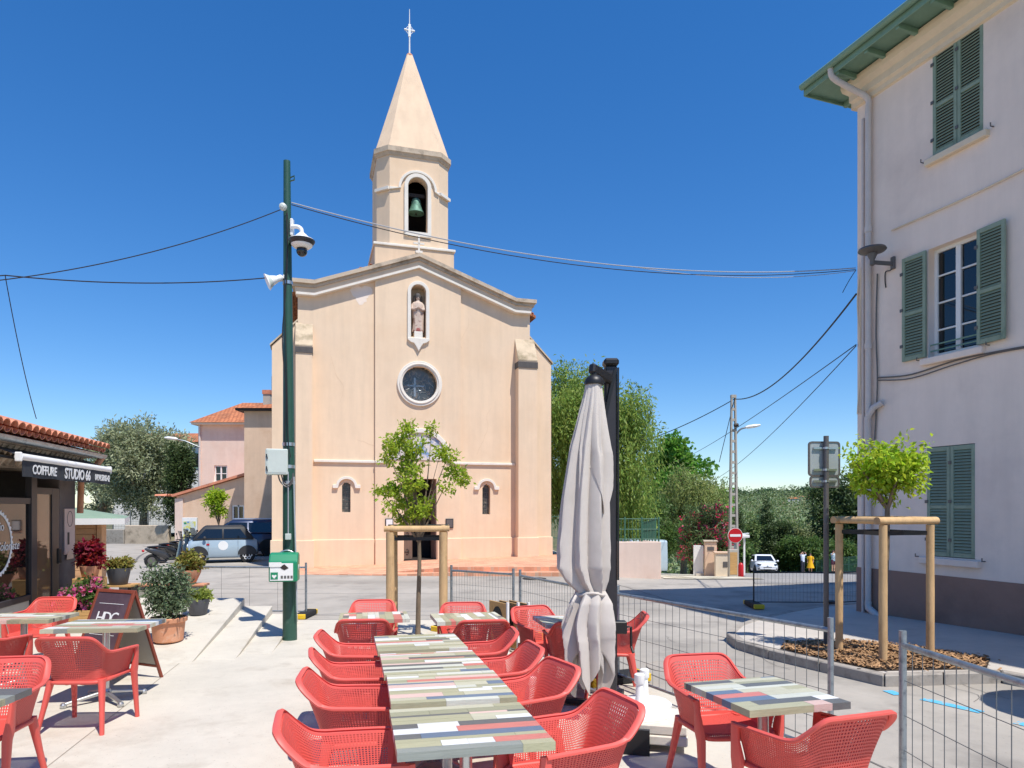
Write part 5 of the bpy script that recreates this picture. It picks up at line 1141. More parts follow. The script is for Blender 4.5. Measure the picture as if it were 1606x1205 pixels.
# ================================================================== purple sandwich board
sb = empty('sandwich_board', (0, 0, 0), 0, 'purple sandwich board with white monogram behind the left table', 'sandwich board'); on_floor(sb, -4.36, 7.5, R(-25))
def board_panel(s, front):
    Wb, Hb, tl_ = .62, 1.06, R(19)*s; Mx = Matrix.Translation((0, 0, 1.0)) @ Matrix.Rotation(tl_, 4, 'X') @ Matrix.Translation((0, 0, -1.06))
    fr = MB()
    for a in ((-Wb/2, -Wb/2+.035, 0, Hb), (Wb/2-.035, Wb/2, 0, Hb), (-Wb/2+.035, Wb/2-.035, Hb-.035, Hb), (-Wb/2+.035, Wb/2-.035, .13, .16)): fr.bb(a[0], a[1], -.014, .014, a[2], a[3])
    o = place(fr.mesh('frame', MT['sign_edge'], bevel=.003), 'frame', sb); o.matrix_local = Mx
    p = place(MB().bb(-Wb/2+.034, Wb/2-.034, -.006, .006, .15, Hb-.03).mesh('panel', MT['sign_purple'] if front else MT['greypanel']), 'panel', sb); p.matrix_local = Mx
    if not front: q = place(MB().bb(-Wb/2+.034, Wb/2-.034, .006, .009, .15, Hb-.03).mesh('panel_face', MT['greypanel']), 'panel_face', p)
    else: place(MB().bb(-Wb/2+.034, Wb/2-.034, .006, .009, .15, Hb-.03).mesh('panel_back', MT['greypanel']), 'panel_back', p)
    return p
pf = board_panel(-1, True); board_panel(1, False)
text('HDC', .19, MT['whiteink'], pf, Matrix.Translation((.0, -.0085, .68)) @ TXZ, space=.75); MB().bb(-.2, .2, -.0085, -.006, .9, .905).build('ruled_line', MT['whiteink'], pf)
MB().bb(-.2, .2, -.0085, -.006, .56, .565).build('ruled_line', MT['whiteink'], pf)
# ================================================================== green pole with its equipment
GX, GY = -3.32, 10.2; gz = H(GX, GY)+.02
def gp(px, py, d=GY): v = at(px, py, d); return Vector((v.x-GX, v.y-GY, v.z-gz))
gpo = empty('green_pole', (GX, GY, gz), 0, 'tall dark green steel pole carrying cables beside the steps', 'pole')
ztp = gp(450, 253).z; lean = gp(450, 253).x
MB().tube([(0, 0, -.05), (0, 0, .02), (lean*.3, 0, ztp*.3), (lean, 0, ztp)], [.105, .105, .09, .05], 20).build('shaft', MT['polegreen'], gpo, True)
MB().tube([(lean+.04, 0, ztp-.25), (lean+.11, 0, ztp-.22), (lean+.11, 0, ztp-.28), (lean+.04, 0, ztp-.3)], .012, 6).build('eye_bolt', MT['polegreen'], gpo)
for py in (447, 700, 735, 760): 
    z = gp(452, py).z; f = z/ztp; r_ = .1-.05*f; MB().tube([(lean*f, 0, z), (lean*f, 0, z+.05)], r_+.012, 20).build('steel_band', MT['alu'], gpo, True)
def pole_cable(pts, r_, mat='wire'): MB().tube(crom([gp(*p, d=GY-.11) for p in pts], 26), r_, 6).build('pole_cable', MT[mat], gpo)
pole_cable([(449, 335), (451, 400), (447, 470), (443, 520), (444, 560), (449, 620), (447, 690), (452, 720)], .009); pole_cable([(450, 330), (452, 360), (449, 420), (446, 440), (447, 500), (450, 600), (452, 690), (456, 718)], .008)
pole_cable([(452, 740), (452, 790), (452, 838)], .008, 'wirelight'); pole_cable([(461, 748), (462, 800), (464, 870), (466, 960)], .011, 'wirelight')
pole_cable([(436, 744), (440, 756), (450, 764), (458, 756), (460, 742)], .011, 'lampgrey'); pole_cable([(441, 744), (445, 757), (452, 760), (460, 748)], .01, 'lampgrey')
p = gp(452, 842, GY-.12); MB().box(p, (.08, .05, .09)).build('junction_box', MT['greyplast'], gpo, bevel=.006)
# dome camera
cm = empty('dome_camera', at(457, 358, GY-.02), 0, 'white dome security camera on an arm of the green pole', 'camera')
cp = lambda px, py: Vector(((px-457)*GY/FPX, -.05, -(py-358)*GY/FPX))
MB().bb(-.01, .035, -.05, .03, -.12, .13).build('bracket', MT['whiteplast'], cm, bevel=.01)
MB().tube(crom([cp(459, 358), cp(468, 358), cp(474, 362), cp(475, 370)], 12), .03, 12).build('arm', MT['whiteplast'], cm, True)
c0 = cp(475, 370); MB().lathe([(.04, .02), (.075, -.01), (.1, -.04), (.18, -.08), (.19, -.09)], 28, c0).build('cover', MT['whiteplast'], cm, True)
MB().lathe([(.19, -.09), (.19, -.1), (.16, -.15), (.155, -.155)], 28, c0).build('camera_ring', MT['darkmetal'], cm, True); MB().lathe([(.155, -.155), (.15, -.17), (.1, -.21), (.09, -.21)], 28, c0).build('lower_cover', MT['whiteplast'], cm, True)
MB().ball(c0+Vector((0, 0, -.25)), .08, 20, 14).build('dome', MT['glass'], cm, True)
# horn loudspeaker
hn = empty('horn_loudspeaker', at(441, 436, GY-.05), 0, 'white horn loudspeaker on the green pole', 'loudspeaker')
Mh = Matrix.Rotation(R(-115), 4, 'Y') @ Matrix.Rotation(R(20), 4, 'X')
MB().lathe([(.035, -.02), (.05, 0), (.045, .06), (.055, .08), (.08, .16), (.12, .21), (.125, .215)], 22, M=Mh).build('horn', MT['whiteplast'], hn, True); MB().lathe([(.118, .21), (.045, .1)], 22, M=Mh).build('horn_throat', MT['greyplast'], hn, True)
MB().bar((.02, 0, .02), (.1, .05, .0), .04, .05).build('bracket', MT['whiteplast'], hn)
o = MB().lathe([(.05, 0), (.055, .02), (.05, .06), (.02, .075)], 16, M=Matrix.Rotation(R(90), 4, 'X')).build('cable_reel', MT['greyplast'], loc=at(445, 326, GY-.1)); tag(o, 'small round cable anchor on the green pole', 'cable anchor')
# grey cabinet on the pole
cb_ = empty('electrical_cabinet', at(436, 725, GY-.1), R(18), 'pale grey electrical cabinet on the green pole', 'cabinet')
MB().bb(-.17, .14, -.1, .1, -.19, .19).build('cabinet_body', MT['greyplast'], cb_, bevel=.012); MB().bb(-.174, -.17, -.09, .09, -.175, .175).build('cabinet_door', MT['greyplast'], cb_); MB().bb(-.14, .12, -.104, -.1, -.16, .16).build('front_panel', MT['greyplast'], cb_)
for z in (.08, -.1): MB().bar((-.16, -.105, z+.03), (-.145, -.11, z-.04), .012, .012).build('cabinet_handle', MT['black'], cb_)
# green defibrillator box
ad = empty('defibrillator_box', at(446, 890, GY-.24), R(10), 'green emergency defibrillator box on the green pole', 'defibrillator')
w2, h2, dp = .2, .2, .13
pr = [(-dp, -h2), (dp, -h2), (dp, h2*.9), (dp*.5, h2*1.1), (-dp*.35, h2*1.02), (-dp, h2*.45)]
MB().prism(pr, 2*w2, Matrix(((0, 0, 1, -w2), (1, 0, 0, 0), (0, 1, 0, 0), (0, 0, 0, 1)))).build('case', MT['green'], ad, bevel=.02, seg=2)
MB().bb(-w2+.02, w2-.06, -dp-.004, -dp, -h2+.02, h2*.35).build('label_sheet', MT['white'], ad); MB().bb(-w2+.03, -w2+.13, -dp-.008, -dp-.004, -h2+.04, -.06).build('heart_sign', MT['green'], ad)
hp = [(0, -.03), (.032, .005), (.03, .02), (.018, .026), (0, .016), (-.018, .026), (-.03, .02), (-.032, .005)]
MB().prism([(x-w2+.08, z-.12) for x, z in hp], .002, YB(-dp-.0102)).build('heart', MT['white'], ad)
mb = MB(); mb.add([(-.04, -dp-.008, .02), (.02, -dp-.008, .055), (.08, -dp-.008, 0), (.02, -dp-.008, -.03), (-.02, -dp-.008, -.01)], [(0, 1, 2, 3, 4)]); mb.build('pictogram', MT['dark'], ad)
MB().bb(-w2+.01, -.02, -dp-.014, -dp-.004, .02, .085).build('instruction_card', MT['white'], ad)
for k in range(4): MB().bb(-.03+k*.045, -.0+k*.045, -dp-.0075, -dp-.0045, -.15, -.11).build('step_symbol', MT['lampgrey'], ad)
MB().prism([(x*1.6, z*1.6) for x, z in hp], .002, Matrix.Translation((w2+.001, 0, 0)) @ Matrix(((0, 0, 1, 0), (1, 0, 0, 0), (0, 1, 0, 0), (0, 0, 0, 1)))).build('heart', MT['white'], ad)
MB().tube([Vector((.02+.15*math.cos(q), .1, .08+.16*math.sin(q))) for q in np.linspace(-.6, PI+.1, 20)], .013, 8).build('hoop', MT['alu'], ad, True)
o = MB().lathe([(.16, 0), (.16, .008)], 28, M=Matrix.Rotation(R(90), 4, 'X')).build('round_sign', MT['red'], loc=at(446, 884, GY+.14)); tag(o, 'edge of a red round road sign behind the defibrillator box', 'road sign')

# ================================================================== overhead cables
def cable(name, a, b_, sag, label, r_=.012, mat='wire', group='overhead cables', n=28):
    r_ *= .62
    a, b_ = Vector(a), Vector(b_); P = []
    for i in range(n):
        t = i/(n-1); p = a.lerp(b_, t); p.z -= 4*sag*t*(1-t); P.append(p)
    return tag(MB().tube(P, r_, 6).build(name, MT[mat]), label, 'cable', group)
hcorner = Vector((HX, HY, 0))
def hw_pt(px, py): return fw @ Vector((hu(px), -.05, hz_(px, py)))
JN = at(8, 432, 9.0)
cable('overhead_cable', at(445, 327, GY), at(-140, 452, 8.2), .22, 'dark cable sagging from the pole top to the left edge', .011)
cable('overhead_cable', at(438, 434, GY), JN, .1, 'dark cable from the horn loudspeaker to the left edge', .013)
cable('overhead_cable', JN, at(-200, 440, 8.4), .02, 'short end of dark cable leaving at the left edge', .012)
cable('overhead_cable', JN, at(57, 657, 10.0), .12, 'thin dark cable dropping to the tiled salon roof', .009)
a, b_ = at(457, 318, GY), hw_pt(1345, 421)
cable('overhead_cable', a, b_, .42, 'light grey cable spanning from the pole to the shuttered house', .014, 'wirelight'); cable('overhead_cable', a-Vector((0, 0, .03)), b_-Vector((0, 0, .03)), .46, 'black cable spanning just under the light one to the shuttered house', .011)
cable('overhead_cable', a.lerp(b_, .55)-Vector((0, 0, .41)), b_-Vector((0, 0, .05)), .16, 'loose white cable hanging below the span near the shuttered house', .009, 'wirelight')
cable('overhead_cable', hw_pt(1346, 424), hw_pt(1346, 424)-Vector((.25, .0, .42)), -.02, 'short cut cable end dangling by the wall lamp', .01)
CPX, CPY = 8.76, 27.0; cpz = H(CPX, CPY)
ctop = at(1152, 626, CPY)
cable('overhead_cable', hw_pt(1346, 462), ctop, .55, 'thick black cable from the shuttered house to the concrete pole', .03); cable('overhead_cable', ctop, at(960, 705, 33), .25, 'black cable from the concrete pole into the pepper trees', .028)
cable('overhead_cable', ctop, at(1128, 725, 29), .0, 'guy cable falling steeply beside the concrete pole', .022)
cable('overhead_cable', hw_pt(1346, 541), at(1060, 725, 42), .2, 'upper thin cable from the shuttered house over the trees', .016); cable('overhead_cable', hw_pt(1346, 543), at(1100, 760, 45), .5, 'lower thin cable from the shuttered house over the trees', .016)

# ================================================================== concrete pole with lamp, no entry sign
cpo = empty('concrete_pole', (CPX, CPY, cpz), 0, 'pale concrete lattice pole with a street lamp by the driveway', 'pole')
zt = ctop.z-cpz+.1; mb = MB()
for s in (-1, 1): mb.bar((s*.15, 0, 0), (s*.07, 0, zt), .09, .2, up=(0, 1, 0), wa1=.05, wb1=.14)
k = 0; z = .3
while z < zt-.2: f = 1-z/zt; mb.box((0, 0, z), (.07+.22*f, .12, .1)); z += .42
mb.box((0, 0, zt), (.2, .16, .12)); mb.build('shaft', MT['greypanel'], cpo)
lh = Vector(at(1160, 672, CPY))-Vector((CPX, CPY, cpz)); MB().tube(crom([(.05, 0, lh.z-.3), (.25, -.1, lh.z-.05), (.5, -.15, lh.z+.02)], 8), .035, 8).build('lamp_arm', MT['galv'], cpo, True)
MB().loft([[Vector((.42+x, -.15+w_*math.cos(q), lh.z+.02+h_*math.sin(q)+x*.15)) for q in np.linspace(0, 2*PI, 13)[:-1]] for x, w_, h_ in ((0, .05, .04), (.12, .12, .07), (.4, .13, .07), (.58, .06, .04))]).build('lamp_head', MT['whiteplast'], cpo, True)
MB().tube([(.0, -.1, lh.z+.1), (.16, -.1, lh.z+.12)], .07, 8).build('insulator', MT['dark'], cpo)
ns = empty('no_entry_sign', (at(1153, 800, 25.5).x, 25.5, H(8.3, 25.5)), 0, 'round red no entry sign with white bar beside the concrete pole', 'road sign')
zc_ = CAM_Z-(840-HORIZON)*25.5/FPX-H(8.3, 25.5); mm = Matrix.Rotation(R(90), 4, 'X')
MB().tube([(0, .04, 0), (0, .04, zc_+.3)], .035, 8).build('post', MT['galv'], ns); MB().lathe([(.28, 0), (.28, .02)], 32, (0, 0, zc_), mm).build('sign_disc', MT['white'], ns); MB().lathe([(.265, 0), (.265, .006)], 32, (0, -.02, zc_), mm).build('red_field', MT['red'], ns); MB().bb(-.2, .2, -.034, -.027, zc_-.045, zc_+.045).build('white_bar', MT['white'], ns)
# sign seen from behind on the island
sp_ = empty('traffic_sign', (4.19, 9.1, H(4.19, 9.1)+.118), R(4), 'grey back of a traffic sign on a post beside the mulch bed', 'road sign')
zs = lambda py: CAM_Z-(py-HORIZON)*9.1/FPX-sp_.location.z
MB().tube([(0, 0, -.1), (0, 0, zs(684))], .034, 12).build('post', MT['lampgrey'], sp_, True)
def rr(x0, x1, z0, z1, r_): return arc(x1-r_, z1-r_, r_, 0, PI/2, 5)+arc(x0+r_, z1-r_, r_, PI/2, PI, 5)+arc(x0+r_, z0+r_, r_, PI, 1.5*PI, 5)+arc(x1-r_, z0+r_, r_, 1.5*PI, 2*PI, 5)
for (py0, py1, x0, x1) in ((693, 746, -.21, .21), (747, 764, -.19, .2)):
    pl = MB().prism(rr(x0, x1, zs(py1), zs(py0), .04), .02, YB(.045)).build('sign_plate', MT['signgrey'], sp_)
    MB().ring(rr(x0-.008, x1+.008, zs(py1)-.008, zs(py0)+.008, .045), rr(x0+.01, x1-.01, zs(py1)+.01, zs(py0)-.01, .035), .03, YB(.038)).build('sign_rim', MT['lampgrey'], pl)
for py in (703, 737, 755): MB().bb(-.16, .16, .02, .046, zs(py)-.014, zs(py)+.014).build('sign_bracket', MT['alu'], sp_); MB().tube([(0, 0, zs(py)-.014), (0, 0, zs(py)+.014)], .04, 12).build('clamp', MT['alu'], sp_)

# ================================================================== mesh barriers
def barrier(p, q, label, ht=1.0, mat='galv', foot=True, pitch=.1, hp_=.3, rt=.02, group='mesh barriers'):
    p, q = Vector(p), Vector(q); P = Vector((p.x, p.y, H(p.x, p.y)+.01)); Q = Vector((q.x, q.y, H(q.x, q.y)+.01)); o = empty('mesh_barrier', P, 0, label, 'barrier', group); D = Q-P; up = Vector((0, 0, 1)); L_ = D.length; t = D.normalized()
    for w_ in (Vector(), D): MB().tube([w_+up*.03, w_+up*(ht+.06)], rt*1.05, 12).build('post', MT[mat], o, True)
    MB().tube([up*(ht-.03), D+up*(ht-.03)], rt*.9, 10).build('top_rail', MT[mat], o, True); MB().tube([up*.1, D+up*.1], rt*.7, 8).build('bottom_rail', MT[mat], o, True)
    mb = MB(); n_ = int(L_/pitch)
    for k in range(1, n_): b0 = t*(k*L_/n_); mb.tube([b0+up*.1, b0+up*(ht-.03)], .0026, 4, False)
    m_ = int((ht-.1)/hp_)
    for k in range(1, m_+1): z = .1+k*(ht-.13)/(m_+1); mb.tube([up*z, D+up*z], .0026, 4, False)
    tag(mb.build('wire_mesh', MT['fencewire'], o), kind='stuff')
    if foot:
        for w_, s in ((Vector(), 1), (D, -1)):
            if foot == 'first' and s < 0: continue
            n2 = Vector((-t.y, t.x, 0)); f = MB(); c = w_+up*.05; f.bar(c-n2*.33, c+n2*.33, .2, .1); f.build('foot', MT['rubber'], o, bevel=.02)
            for e in (-1, 1): f = MB(); f.bar(c+n2*e*.3, c+n2*e*.37, .205, .09); f.build('foot_end', MT['yellow'], o, bevel=.01)
    return o
b1 = (.02, 10.35)
barrier((-1.0, 11.25), b1, 'mesh barrier behind the right guard post, across the road edge', 1.0, pitch=.06, hp_=.25)
barrier((.12, 10.1), (1.1, 7.5), 'mesh barrier running along the road from the wood boards to the parasol', 1.0, pitch=.08)
barrier((1.15, 7.42), (2.27, 4.86), 'mesh barrier between the parasol and the right table', 1.0, pitch=.105, foot='first')
barrier((2.44, 4.26), (2.38, 1.6), 'nearest mesh barrier with a stout post, cut by the right edge', 1.0, pitch=.105, rt=.022, foot=False)
barrier((-3.85, 12.75), (-6.0, 12.85), 'mesh barrier behind the green pole, a yellow tipped foot under it', .95, pitch=.5, hp_=.5, foot='first')
barrier((4.96, 14.0), (6.62, 13.95), 'dark mesh barrier by the corner of the shuttered house', .74, mat='black', pitch=.07, hp_=.22, rt=.014)
barrier((6.7, 13.95), (8.3, 14.6), 'dark mesh barrier continuing behind the shuttered house corner', .74, mat='black', pitch=.07, hp_=.22, rt=.014, foot=False)
# wooden screen of three boards with dark ovals
ws = empty('board_rack', (0, 0, 0), 0, 'rack of three upright wooden boards with dark ovals beside the barrier', 'board rack'); on_floor(ws, -.06, 9.35, 0)
for k in range(3):
    x = -.13+k*.14; bd = MB().bar((x, 0, 0), (x, 0, .62), .5, .022, up=(1, 0, 0)); b_o = place(MB().bb(-.011, .011, -.26, .26, .05, .66).mesh('board', MT['wood'], bevel=.004), 'board', ws, (x, 0, 0), R(28))
    MB().bb(-.014, .014, -.3, -.262, 0, .68).build('board_edge', MT['white'], b_o); Mo = Matrix(((0, 0, 1, -.016), (1, 0, 0, 0), (0, 1, 0, 0), (0, 0, 0, 1)))
    MB().prism(arc(0, .36, .17, 0, 6.2, 28, .24), .004, Mo).build('dark_oval', MT['rubber'], b_o)
MB().bb(-.2, .25, -.02, .02, .02, .05).build('rail', MT['galv'], ws)

# ================================================================== timber tree guards
def guard(x, y, dz, rz, half, label, h=1.62, pr=.062):
    o = empty('tree_guard', (x, y, H(x, y)+dz), rz, label, 'tree guard', 'timber tree guards'); cs = [(-half, -half), (half, -half), (half, half), (-half, half)]
    pm = MB(); rings = [[Vector((pr*(1+.04*math.sin(3*q+z*3))*math.cos(q)*f, pr*(1+.04*math.cos(2*q+z*2))*math.sin(q)*f, z)) for q in np.linspace(0, 2*PI, 15)[:-1]] for z, f in ((-.05, 1.03), (.4, 1), (.8, 1.02), (1.2, .97), (h, .98))]; pm.loft(rings); me = pm.mesh('post', MT['post'], True)
    for k, c in enumerate(cs): place(me, 'post', o, (c[0], c[1], 0), k*1.3)
    for k in range(4):
        a, b_ = Vector((*cs[k], h+.045)), Vector((*cs[(k+1) % 4], h+.045+(.002 if k % 2 else 0))); t = (b_-a).normalized(); rl2 = MB(); e = .09
        a2, b2 = a-t*e*(1 if k % 2 == 0 else -.62), b_+t*e*(1 if k % 2 == 0 else -.62)
        rings = []
        for s in np.linspace(0, 1, 7):
            p_ = a2.lerp(b2, s); sd = Vector((-t.y, t.x, 0)); rings.append([p_+sd*.055*math.cos(q)+Vector((0, 0, .05*max(-.75, math.sin(q)))) for q in np.linspace(0, 2*PI, 13)[:-1]])
        rl2.loft(rings); rl2.build('rail', MT['post'], o, True)
    for k in range(4):
        a, b_ = Vector((*cs[k], h-.1)), Vector((*cs[(k+1) % 4], h-.1)); t = (b_-a).normalized(); n_ = Vector((-t.y, t.x, 0)); mid = (a+b_)/2+n_*.06
        MB().bar(a, mid, .012, .05, up=(0, 0, 1)).build('strap', MT['black'], o); MB().bar(mid, b_, .012, .05, up=(0, 0, 1)).build('strap', MT['black'], o)
    return o
guard(-1.45, 10.5, .014, R(6), .39, 'timber guard of posts and rails round the tree before the church')
guard(4.6, 8.45, .12, R(16), .35, 'timber guard of posts and rails on the mulch bed by the shuttered house', pr=.046)
# ================================================================== foliage
LM = {
 'citrus': leaf_mat('citrus leaf', (190, 204, 72), .02, .25, .5, (146, 172, 54)), 'citrus2': leaf_mat('bright citrus leaf', (200, 216, 70), .02, .25, .5, (156, 190, 50)),
 'olive': leaf_mat('olive leaf', (190, 196, 158), .02, .3, .35, (140, 150, 112)), 'dark': leaf_mat('dark conifer leaf', (92, 112, 66), .02, .3, .3, (66, 84, 48)),
 'pepper': leaf_mat('pepper tree leaf', (168, 190, 96), .025, .28, .45, (124, 152, 70)), 'pepper2': leaf_mat('grey pepper leaf', (178, 188, 118), .025, .28, .45, (136, 152, 86)),
 'plane': leaf_mat('plane leaf', (128, 176, 72), .02, .28, .5, (92, 140, 52)), 'shrub': leaf_mat('grey green shrub leaf', (142, 158, 124), .02, .3, .35, (96, 116, 84)),
 'oleander': leaf_mat('oleander leaf', (124, 150, 92), .02, .28, .35), 'pink': leaf_mat('pink blossom', (232, 92, 128), .02, .18, .4, (216, 60, 100)), 'pinkpale': leaf_mat('pale pink blossom', (236, 150, 186), .02, .15, .35, (222, 70, 140)),
 'coleus': leaf_mat('crimson leaf', (168, 40, 56), .02, .3, .4, (110, 26, 40)), 'lime': leaf_mat('lime leaf', (170, 186, 84), .02, .25, .4), 'succulent': leaf_mat('bronze leaf', (168, 150, 74), .04, .3, .3, (120, 128, 60)),
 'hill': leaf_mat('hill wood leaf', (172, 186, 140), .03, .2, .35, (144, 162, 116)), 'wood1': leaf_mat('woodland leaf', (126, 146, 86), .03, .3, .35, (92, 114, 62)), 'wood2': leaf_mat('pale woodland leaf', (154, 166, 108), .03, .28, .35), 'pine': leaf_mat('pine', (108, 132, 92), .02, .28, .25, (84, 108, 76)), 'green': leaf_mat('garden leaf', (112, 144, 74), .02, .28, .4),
}
def rnd_unit(r, n): v = r.normal(size=(n, 3)); return v/np.linalg.norm(v, axis=1, keepdims=True)
def leaf_mesh(name, C, A, size, aspect, mat, r, curl=.15):
    n = len(C); nrm = rnd_unit(r, n)+np.array((0, 0, .7)); S = np.cross(A, nrm); S /= np.linalg.norm(S, axis=1, keepdims=True)+1e-9; N_ = np.cross(S, A)
    L_ = size*r.uniform(.65, 1.25, n)[:, None]; w_ = L_*aspect/2
    V = np.stack([C, C+A*L_*.45+S*w_+N_*L_*curl, C+A*L_, C+A*L_*.45-S*w_+N_*L_*curl], 1).reshape(-1, 3); F = np.arange(4*n).reshape(-1, 4)
    return nmesh(name, V, F, mat)
def blob_points(r, blobs, n, shell=.55):
    w_ = np.array([b[1][0]*b[1][1]*b[1][2] for b in blobs])**.72; k = r.choice(len(blobs), n, p=w_/w_.sum()); c = np.array([b[0] for b in blobs], float)[k]; s = np.array([b[1] for b in blobs], float)[k]
    u = rnd_unit(r, n); rad = shell+(1-shell)*r.random(n)**.7; rad *= 1+.12*r.normal(size=n).clip(-2, 1.6); return c+u*s*rad[:, None], u
def make_blobs(r, rx, ry, z0, z1, n, size, bottom=.6):       # an uneven crown of many lobes inside an egg
    out = []
    zc, hz2 = (z0+z1)/2, (z1-z0)/2
    while len(out) < n:
        p = r.uniform(-1, 1, 3)
        if (p**2).sum() > 1 or (p**2).sum() < .16: continue
        if p[2] < 0: p[:2] *= bottom+(1-bottom)*(1+p[2])
        s = size*r.uniform(.6, 1.25); out.append(((p[0]*(rx-s*.6), p[1]*(ry-s*.6), zc+p[2]*(hz2-s*.6)), (s, s, s*.85)))
    return out
def crown(name, parent, blobs, n_cl, per, spread, size, aspect, mat, seed, droop=0, shell=.5):
    r = np.random.default_rng(seed); P, U = blob_points(r, blobs, n_cl, shell); C = np.repeat(P, per, 0)+r.normal(size=(n_cl*per, 3))*spread
    A = rnd_unit(r, len(C))*.8+np.repeat(U, per, 0)*.7+np.array((0, 0, -droop)); A /= np.linalg.norm(A, axis=1, keepdims=True)
    return place(leaf_mesh(name, C, A, size, aspect, mat, r), name, parent)
def weeping(name, parent, blobs, n_str, per, length, size, aspect, mat, seed):   # hanging strands
    r = np.random.default_rng(seed); P, U = blob_points(r, blobs, n_str, .75); t = np.tile(np.arange(per)/per, n_str); L_ = np.repeat(length*r.uniform(.4, 1.2, n_str), per)
    out = np.repeat(U*np.array((1, 1, .2)), per, 0); C = np.repeat(P, per, 0)+out*(t*(1.2-t)*.35*L_)[:, None]+np.stack([0*t, 0*t, -t*L_], 1)+r.normal(size=(n_str*per, 3))*.05
    A = rnd_unit(r, len(C))*.55+np.array((0, 0, -.9)); A /= np.linalg.norm(A, axis=1, keepdims=True); return place(leaf_mesh(name, C, A, size, aspect, mat, r, .08), name, parent)
def limbs(parent, base_r, fork_z, blobs, mat, seed, n_l=9, lean=(0, 0), name='trunk', wob=.06, up=.55):
    rd = random.Random(seed); mb = MB(); fk = Vector((lean[0], lean[1], fork_z)); pts = [Vector((0, 0, -.1)), Vector((lean[0]*.3+rd.uniform(-wob, wob), lean[1]*.3, fork_z*.4)), Vector((lean[0]*.7+rd.uniform(-wob, wob), lean[1]*.7+rd.uniform(-wob, wob), fork_z*.75)), fk]
    P = [Vector(p) for p in crom(pts, 9)]; mb.tube(P, [base_r*(1.25 if i == 0 else 1-.35*i/8) for i in range(9)], 10)
    for b_ in rd.sample(blobs, min(n_l, len(blobs))):
        e = Vector(b_[0]); m1 = fk.lerp(e, .45)+Vector((rd.uniform(-.1, .1), rd.uniform(-.1, .1), rd.uniform(0, .2)))*(e-fk).length*up; q = [Vector(p) for p in crom([fk-Vector((0, 0, fork_z*.03)), m1, e], 8)]; r0 = base_r*rd.uniform(.35, .6)
        mb.tube(q, [r0*(1-.85*i/7) for i in range(8)], 6)
    return mb.build(name, mat, parent, True)
def tree(name, loc, label, blobs, trunk, cr, cat='tree', group=None, bark='bark', seed=0, weep=None, n_l=10, lean=(0, 0)):
    o = empty(name, loc, 0, label, cat, group); limbs(o, trunk[0], trunk[1], blobs, MT[bark], seed, n_l, lean)
    if cr: crown('crown', o, blobs, seed=seed, **cr)
    if weep: weeping('crown' if not cr else 'hanging_foliage', o, blobs, seed=seed+1, **weep)
    return o
# --- young citrus trees in the guards
def px_blobs(lst, base, d):
    return [((at(px, py, d).x-base.x, dy, at(px, py, d).z-base.z), (r_*d/FPX, r_*d/FPX*.9, rz_*d/FPX)) for px, py, r_, rz_, dy in lst]
b0 = Vector((-1.45, 10.5, H(-1.45, 10.5)))
sparse = px_blobs([(640, 672, 14, 12, 0), (622, 695, 20, 16, .1), (655, 700, 18, 14, -.1), (612, 715, 14, 14, -.1), (642, 722, 20, 14, .1), (676, 672, 10, 9, .1), (690, 712, 12, 12, 0), (705, 712, 14, 12, -.1), (712, 742, 18, 10, .1), (725, 752, 10, 7, 0), (698, 765, 12, 9, -.1), (632, 745, 16, 12, 0), (650, 762, 20, 11, -.2), (612, 772, 20, 12, .1), (596, 770, 10, 10, -.1), (640, 785, 22, 10, .15), (618, 796, 16, 10, -.15), (660, 800, 20, 11, -.1), (640, 812, 18, 10, .05), (672, 785, 12, 10, .2), (650, 740, 12, 8, -.15)], b0, 10.5)
o = empty('citrus_tree', b0, 0, 'sparse young citrus tree in the timber guard before the church door', 'tree', 'citrus trees in timber guards')
limbs(o, .04, 1.5, sparse, MT['bark'], 5, 16, (.02, 0), wob=.02, up=.25); crown('crown', o, sparse, 480, 9, .035, .072, .5, LM['citrus'], 31, .1, .15)
b1_ = Vector((4.6, 8.45, H(4.6, 8.45)+.12)); rb = np.random.default_rng(5)
dense = [((p[0][0]+.07, p[0][1], p[0][2]), p[1]) for p in make_blobs(rb, .44, .44, at(1395, 790, 8.45).z-b1_.z, at(1395, 688, 8.45).z-b1_.z, 26, .18, .85)]
o = empty('citrus_tree', b1_, 0, 'round leafy citrus tree in the timber guard by the shuttered house', 'tree', 'citrus trees in timber guards')
dense += [((.07+rb.uniform(.28, .45)*math.cos(q), rb.uniform(.28, .45)*math.sin(q), dense[0][0][2]*0+at(1395, rb.uniform(684, 770), 8.45).z-b1_.z), (.09, .09, .07)) for q in rb.uniform(0, 6.28, 13)]
limbs(o, .042, 1.86, dense, MT['bark'], 9, 9, (.05, .0), wob=.05, up=.3); crown('crown', o, dense, 420, 9, .045, .075, .5, LM['citrus2'], 33, .15, .35)
b2 = Vector((at(343, 795, 29.5).x, 29.5, -.25)); sm = [((p[0][0], p[0][1], p[0][2]), p[1]) for p in make_blobs(rb, .52, .5, at(0, 812, 29.5).z+.25, at(0, 765, 29.5).z+.25, 14, .22, .8)]
o = empty('citrus_tree', b2, 0, 'small far citrus tree behind the parked cars', 'tree', 'citrus trees in timber guards'); limbs(o, .05, 1.3, sm, MT['bark'], 3, 8); crown('crown', o, sm, 240, 8, .07, .13, .5, LM['citrus2'], 35, .1, .4)
g = empty('tree_guard', b2, 0, 'low timber guard round the small far tree behind the cars', 'tree guard', 'timber tree guards')
for x, y in ((-.42, -.4), (.42, -.4), (.42, .4), (-.42, .4)): MB().tube([(x, y, 0), (x, y, 1.02)], .06, 8).build('post', MT['post'], g)
for y in (-.4, .4): MB().tube([(-.5, y, 1.05), (.5, y, 1.05)], .06, 8).build('rail', MT['post'], g)
